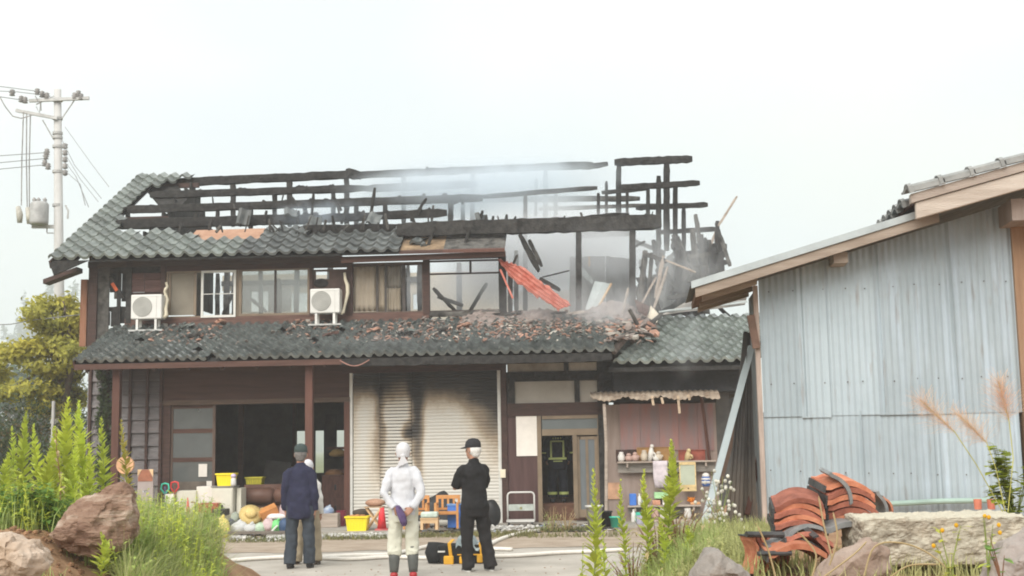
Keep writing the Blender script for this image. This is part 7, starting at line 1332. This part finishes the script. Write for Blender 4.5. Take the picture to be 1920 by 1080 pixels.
for px,py,Y,r,lab,ln in LW: weed(px,py,985,Y,r,lab,wl if px!=231 else mat('yellowing_weed_leaf',(.38,.40,.07),.6,scale=2,col2=(.40,.30,.08),island=.25,trans=.45),ln+R.uniform(-6,6),115 if r>25 else 90)
weed(106,800,1000,10.0,14,'reddish brown withered stalk standing among the green weeds',dry,6,18,.3,wbr); weed(62,905,1000,9.6,12,'second withered stalk above the leafy undergrowth',dry,4,16,.3,wbr); weed(192,1000,1075,8.6,22,'small fresh weed growing at the foot of the boulder',wl,0,50)
RW=[(1110,880,1100,8.8,25,'tall feathery weed by itself before the entrance door',6,110),(1168,898,1060,9.0,17,'slim weed before the blue box on the shelf',0,80),(1212,880,1065,9.1,21,'weed in front of the lilac towel',0,90),(1260,826,1075,9.0,25,'tallest weed, crossing the shelves up to the beige wall',-3,130),(1243,970,1090,8.6,18,'low weed in front of the low bench',0,60),(1286,985,1090,8.7,17,'low weed closest to the foot of the metal strip',5,60),(1130,1000,1100,8.5,20,'low weed at the foot of the tall feathery one',8,60),(1095,1015,1100,8.5,14,'smallest weed left of the tall feathery one',-8,40),(1300,1000,1090,8.9,14,'thin weed right beneath the metal strip',4,50)]
for px,py,pb_,Y,r,lab,ln,n_ in RW: weed(px,py,pb_,Y,r,lab,wl,ln,n_)
# thin flowering weed with white heads by the shed, bidens with yellow flowers, yellow shrub at the edge
def spindly(px,pyt,pyb,Y,wpx,label,head_m,leaf_m,nh,nl,head_r,name='flowering_weed',cat='wild flower',nb=9,lw=.3):
    base=PY(px,pyb,Y); z0=min(base.z,gz(base.x,Y)+.05); top=PY(px,pyt,Y); H=top.z-z0; w=wpx*Y/FPX; g=thing(name,label,cat,(base.x,Y,z0)); mb=MB(); tips=[]; Vs=[]
    for k in range(nb):
        e=Vector((R.uniform(-w,w),R.uniform(-w,w)*.6,H*R.uniform(.55,1.0))); q=Vector((e.x*.25,e.y*.25,e.z*.5)); mb.tube([(0,0,0),q,e],[.006,.004,.0015],5); tips.append(e)
        for _ in range(max(1,nl//nb)):
            t=R.uniform(.25,1); p=q.lerp(e,t) if t>.5 else q*(t*2); a=R.uniform(0,6.3); d=np.array([math.cos(a),math.sin(a),R.uniform(-.2,.6)]); ln=R.uniform(.03,.07)*(1.35 if name=='shrub' else 1); blade_leaf(Vs,np.array(p),d,ln,ln*lw*.5,.2,np.array([-math.sin(a),math.cos(a),0.]))
    part('stem',mb,wst if (head_m or name=='shrub') else wbr,g); leafpart('leaves',np.concatenate(Vs).reshape(-1,3),leaf_m,g)
    if head_m:
        for k in range(nh): e=tips[k%nb]+Vector((R.uniform(-.06,.06),R.uniform(-.04,.04),R.uniform(-.18,.02)*(k>=nb))); part('flower_head',MB().ball((0,0,0),(head_r,head_r,head_r*1.1),7,5),head_m,g,loc=e)
    return g
spindly(1352,880,1015,11.2,32,'thin weed with small white flower heads in the gap by the shed',mat('white_petals',(.68,.66,.58),.7,trans=.2),mat('dull_green_leaf',(.10,.14,.06),.7,island=.3,trans=.3,per=0),34,90,.016)
spindly(1362,930,1015,11.0,34,'second thin white flowered weed, lower, beside the first',MATS['white_petals'],MATS['dull_green_leaf'],24,80,.015)
yl_=mat('yellow_flower',(.75,.42,.02),.6,trans=.2); spindly(1785,985,1110,6.4,28,'yellow flowered weed with lime leaves in front of the stone block',yl_,wl,3,30,.011,nb=6,lw=.5); spindly(1880,985,1120,6.2,34,'weed with red stems and large leaves before the lilac rock',None,mat('large_green_leaf',(.20,.36,.08),.6,island=.2,trans=.4,per=0),0,26,.01,'broad_leaved_weed','weed',5,.7); spindly(1855,945,1100,6.6,20,'yellow flowered weed reaching over the top of the stone block',yl_,wl,4,14,.011,nb=4,lw=.5)
spindly(1905,830,985,8.6,42,'lime and yellow leafed shrub at the picture edge by the shed post',None,mat('lime_shrub_leaf',(.36,.40,.05),.6,scale=3,col2=(.24,.33,.05),island=.3,trans=.45,per=0),0,420,.01,'shrub','shrub',18,.9)
# feathery plumes that lean across the wall
pm=mat('salmon_plume',(.74,.50,.37),.8,scale=5,col2=(.76,.62,.45),island=.2,trans=.5,per=0)
def plume(pts,Y,wpx,label):
    P=[PY(px,py,Y) for px,py in pts]; b=P[0]; g=thing('feathery_grass',label,'ornamental grass',b,0,'feathery grasses leaning across the shed wall'); Q=[p-b for p in P]; part('stem',MB().tube(Q,[.003]*(len(Q)-1)+[.0015],4),mat('yellow_green_stem',(.40,.38,.10),.7) if 'yellow_green_stem' not in MATS else MATS['yellow_green_stem'],g); Vs=[]; e0,e1=np.array(Q[-2]),np.array(Q[-1]); w=wpx*Y/FPX
    for k in range(620):
        t=R.random(); p=e0+(e1-e0)*t; d=(e1-e0)/np.linalg.norm(e1-e0)*.8+np.array([R.uniform(-1,1),R.uniform(-1,1),R.uniform(-.9,.5)]); ln=w*R.uniform(.3,1.55)*(1-.35*t); a=R.uniform(0,6.3); s0=np.array([math.cos(a),math.sin(a),.2]); d/=np.linalg.norm(d)
        Vs.append(np.array([p,p+s0*.0011,p+d*ln+s0*.0009,p+d*ln-s0*.0009]))
    leafpart('plume',np.concatenate(Vs).reshape(-1,3),pm,g)
plume(((1880,960),(1830,870),(1790,810),(1725,750)),7.8,42,'feathery salmon plume, lowest and leaning farthest across the shed wall'); plume(((1885,960),(1868,880),(1850,830),(1800,780)),8.0,36,'feathery salmon plume in the middle of the three'); plume(((1890,960),(1900,860),(1892,790),(1872,715)),7.9,40,'feathery salmon plume standing highest near the gable post')
# curved dry stalks
for pts,lab in ((((1620,1080),(1640,1025),(1690,1018),(1745,1040),(1800,1090)),'long dry stalk arching across the stone block'),(((1540,1085),(1600,1040),(1625,1015)),'dry stalk rising over the pinkish grey rock'),(((1560,1045),(1545,985),(1535,930)),'upright dry stalk before the middle tile stack'),(((1555,1060),(1570,1010),(1562,960)),'upright dry stalk between the tile stacks'),(((1455,1085),(1440,1030),(1420,985)),'dry stalk before the upright row of tiles'),(((1650,1100),(1700,1062),(1760,1058)),'low dry stalk below the stone block'),(((1520,1090),(1530,1040),(1500,1000)),'bent brown stalk in front of the low arch')):
    P=[PY(px,py,6.9) for px,py in pts]; Q=[P[0]]
    for i in range(len(P)-1):
        p0,p1,p2,p3=P[max(i-1,0)],P[i],P[i+1],P[min(i+2,len(P)-1)]
        for t in np.linspace(.2,1,5): Q.append(.5*((2*p1)+(p2-p0)*t+(2*p0-5*p1+4*p2-p3)*t*t+(3*p1-p0-3*p2+p3)*t**3))
    solo('dry_stalk',MB().tube(Q,[.005]*(len(Q)-1)+[.0015],5),dry,lab,'stalk')
# dry brush of dark stems by the weeds
for px,lab in ((1185,'dark dry brush under the slim weed'),(1235,'dark dry brush under the towel weed'),(1275,'dark dry brush near the metal strip foot'),(1060,'dry tufted plant before the entrance step'),(1035,'dry grey tuft beside the hand truck')):
    Y=9.4 if px>1100 else 24.0; b=PY(px,1075 if px>1100 else 1000,Y); b.z=gz(b.x,Y); g=thing('dry_brush',lab,'brush',b); mb=MB(); Vs=[]; h=.42 if px>1100 else .5
    for k in range(26): a=R.uniform(0,6.3); e=Vector((math.cos(a)*R.uniform(.02,.28),math.sin(a)*R.uniform(.02,.2),h*R.uniform(.4,1))); mb.tube([(e.x*.2,e.y*.2,-.02),(e.x*.5,e.y*.5,e.z*.6),e],[.006,.004,.001],4)
    part('stems',mb,wbr if px>1100 else dry,g)
    for k in range(90): a=R.uniform(0,6.3); p=np.array([R.uniform(-.2,.2),R.uniform(-.15,.15),R.uniform(.02,h*.75)]); blade_leaf(Vs,p,np.array([math.cos(a),math.sin(a),R.uniform(-.3,.9)]),R.uniform(.06,.16),.007,.5,np.array([-math.sin(a),math.cos(a),0.]))
    leafpart('dry_leaves',np.concatenate(Vs).reshape(-1,3),dry if R.random()<.6 else wl2,g)
# grass and undergrowth (uncountable)
def grass(name,pts,h0,h1,w,m,lean=.5,label=None,cat='grass'):
    P=np.array(pts); k=len(P); a=NR.random(k)*6.283; h=NR.uniform(h0,h1,(k,1)); d=np.stack([np.cos(a),np.sin(a),np.zeros(k)],1); s_=np.stack([-np.sin(a),np.cos(a),np.zeros(k)],1)*w*NR.uniform(.6,1.3,(k,1)); l1=NR.uniform(.1,1,(k,1))*lean; up=np.array([[0,0,1.]])
    m1=P+up*h*.55+d*h*l1*.22; tp=P+up*h*(1-.25*l1)+d*h*l1*.8; V4=np.stack([P-s_,P+s_,m1+s_*.8,m1-s_*.8, m1-s_*.8,m1+s_*.8,tp+s_*.1,tp-s_*.1],1).reshape(-1,3); o=bpy.data.objects.new(name,fast_mesh(name,V4,m)); C.objects.link(o); return props(o,label,cat,kind='stuff')
def field(x0,x1,y0,y1,n,cond=lambda x,y:True,clump=0.):
    out=[]; cs=[(R.uniform(x0,x1),R.uniform(y0,y1)) for _ in range(max(1,n//40))]
    while len(out)<n:
        if clump and R.random()<clump: c=R.choice(cs); x,y=R.gauss(c[0],.09),R.gauss(c[1],.12)
        else: x,y=R.uniform(x0,x1),R.uniform(y0,y1)
        if x0-.2<x<x1+.2 and cond(x,y): out.append((x,y,gz(x,y)-.02))
    return out
g_lush=mat('lush_grass_blade',(.34,.45,.13),.6,scale=1.5,col2=(.50,.56,.24),island=.3,trans=.45,per=0); g_pale=mat('pale_grass_blade',(.52,.50,.24),.7,scale=1.5,col2=(.40,.45,.18),island=.3,trans=.45,per=0)
def at_px(y,px): return PY(px,900,y).x
inl=lambda x,y: at_px(y,235)<x<at_px(y,415-max(0,(y-11))*8) and gz(x,y)>.08
def forbs(n,x0,x1,y0,y1,cond,hmax,m,name,label,lmin=.05,lmax=.12,wk=.16):
    Vs=[]
    for x,y,z in field(x0,x1,y0,y1,n,cond,.6):
        h=hmax*R.uniform(.35,1); lx,ly=R.uniform(-.25,.25)*h,R.uniform(-.25,.25)*h; Vs.append(np.array([(x-.003,y,z),(x+.003,y,z),(x+lx+.001,y+ly,z+h),(x+lx-.001,y+ly,z+h)]))
        for k in range(9): t=R.uniform(.25,1); a=R.uniform(0,6.3); ln=R.uniform(lmin,lmax)*(1.2-.6*t); blade_leaf(Vs,np.array((x+lx*t,y+ly*t,z+h*t)),np.array([math.cos(a),math.sin(a),R.uniform(.0,1.1)]),ln,ln*wk,.4,np.array([-math.sin(a),math.cos(a),0.]))
    o=bpy.data.objects.new(name,fast_mesh(name,np.concatenate(Vs).reshape(-1,3),m)); C.objects.link(o); props(o,label,'undergrowth',kind='stuff')
g_pts=field(-4.2,-2.0,8.4,13.2,9000,inl,.75)
grass('grass',g_pts,.14,.42,.008,g_lush,1.3,'tall lush grass spilling off the bank beside the boulder'); grass('grass',field(-4.2,-2.0,8.6,12.8,3500,inl,.85),.25,.62,.004,g_pale,1.3,'pale seeding grass mixed into the lush grass')
forbs(1100,-4.2,-2.0,8.4,13.0,inl,.5,wl2,'undergrowth','leafy green herbs growing through the lush grass'); forbs(500,-4.2,-2.0,8.8,13.0,inl,.55,wl,'undergrowth','bright leafy herbs at the top of the lush grass')
forbs(900,-5.2,-2.7,9.2,12.6,lambda x,y: x<at_px(y,235),.5,wl,'undergrowth','bright leafy herbs between the tall weeds on the bank'); forbs(500,.5,2.4,7.8,10.5,lambda x,y: at_px(y,1150)<x<at_px(y,1400) and gz(x,y)>.1,.26,g_pale,'undergrowth','pale leafy herbs on the bank below the shelves',.03,.08)
grass('grass',field(-5.2,-2.7,9.2,12.6,7000,lambda x,y: x<at_px(y,260),.6),.12,.34,.006,g_lush,.7,'grass under the tall weeds on the bank'); grass('grass',field(-3.6,-2.6,6.8,8.2,900,lambda x,y: x<at_px(y,130),.8),.06,.2,.004,g_lush,.9,'sparse grass in front of the pale sandy rock')
inr=lambda x,y: at_px(y,1165)<x<at_px(y,1470) and gz(x,y)>.1
grass('grass',field(.5,2.6,7.6,11.6,6500,inr,.6),.06,.2,.005,g_pale,.8,'pale grass on the bank below the shelves'); grass('grass',field(.4,1.6,8.0,9.6,1500,lambda x,y: at_px(y,1070)<x<at_px(y,1340),.6),.10,.3,.006,g_lush,.7,'green grass round the feet of the weeds'); grass('grass',field(1.6,4.2,6.4,8.6,3000,lambda x,y: gz(x,y)>.3,.7),.05,.2,.004,g_pale,.9,'thin grass between rocks and tile stacks')
sg=[]
for x0,x1,v,n in ((745,1000,-3.0,1500),(1000,1120,-2.0,900),(560,745,-3.3,700),(425,560,-3.6,400),(900,1180,-3.4,500)):
    for _ in range(n): p=spot(R.uniform(x0,x1),v+R.uniform(-.35,.35),0); sg.append((p.x,p.y,0.))
grass('grass',sg,.03,.14,.008,mat('dull_grass_blade',(.14,.16,.06),.8,scale=1,col2=(.25,.23,.10),island=.3,trans=.3,per=0),.9,'short dull grass along the edge of the slab')
lv=[]; 
for _ in range(1500):
    y=R.uniform(9.3,11.5); px=R.choice((R.uniform(-10,110),R.uniform(30,135))); x=PY(px,950,y).x; h=R.uniform(.05,.34)*(1 if px<100 else .8); lv.append(((x,y,gz(x,y)+h),))
Vs=[]
for (p,) in lv:
    for _ in range(3): a=R.uniform(0,6.3); ln=R.uniform(.04,.085); blade_leaf(Vs,np.array(p)+NR.normal(size=3)*.02,np.array([math.cos(a),math.sin(a),R.uniform(-.3,.7)]),ln,ln*.28,.3,np.array([-math.sin(a),math.cos(a),0.]))
o=bpy.data.objects.new('undergrowth',fast_mesh('undergrowth',np.concatenate(Vs).reshape(-1,3),mat('deep_green_leaf',(.10,.20,.045),.6,scale=1.5,col2=(.20,.33,.07),island=.3,trans=.4,per=0))); C.objects.link(o); props(o,'broad leafed green undergrowth above the soil bank','undergrowth',kind='stuff')
cl_m=[mat('charred_bits',(.03,.028,.026),.9,var=.4,island=.4),mat('pale_scraps',(.58,.56,.53),.8,var=.15,island=.25),mat('bluish_scraps',(.30,.36,.46),.6,var=.2,island=.3),mat('brown_scraps',(.24,.15,.09),.85,var=.3,island=.4)]
for m_,n_ in zip(cl_m,(420,200,70,160)):
    mb=MB()
    for _ in range(n_):
        p=spot(*R.choice(((R.uniform(425,660),R.uniform(-3.4,-1.4)),(R.uniform(745,1010),R.uniform(-2.6,-1.0)),(R.uniform(1000,1160),R.uniform(-2.4,-.8)))),0); s_=R.uniform(.015,.06); b_=len(mb.v); mb.add([(-s_,-s_*.6,0),(s_*.8,-s_*.7,.01),(s_,s_*.6,.02),(-s_*.7,s_*.5,.0),(-s_*.8,-s_*.5,s_*.4),(s_*.7,-s_*.5,s_*.3),(s_*.8,s_*.5,s_*.5),(-s_*.6,s_*.4,s_*.35)],[(3,2,1,0),(4,5,6,7),(0,1,5,4),(1,2,6,5),(2,3,7,6),(3,0,4,7)]); mb.xf(Matrix.Translation((p.x,p.y,.06 if (p-HF.o).dot(HF.w)>-1.45 else .012))@Matrix.Rotation(R.uniform(0,6),4,'Z'),b_)
    o=bpy.data.objects.new('debris',mesh('debris',mb,m_)); C.objects.link(o); props(o,kind='stuff')
# pebbles and crumbs of earth on the bank and specks on the yard
mb=MB()
for _ in range(900): x,y=R.uniform(-4,-2.5),R.uniform(7.2,10.5); s_=R.uniform(.006,.026)*(2 if R.random()<.06 else 1); mb.ball((x,y,gz(x,y)+s_*.2),(s_,s_,s_*.7),5,3)
for _ in range(240): x,y=R.uniform(-5,4),R.uniform(15.5,22); s_=R.uniform(.005,.018); mb.ball((x,y,.004),(s_,s_,s_*.5),5,3)
o=bpy.data.objects.new('pebbles',mesh('pebbles',mb,mat('pebble',(.26,.15,.085),.95,var=.35,island=.4))); C.objects.link(o); props(o,kind='stuff')
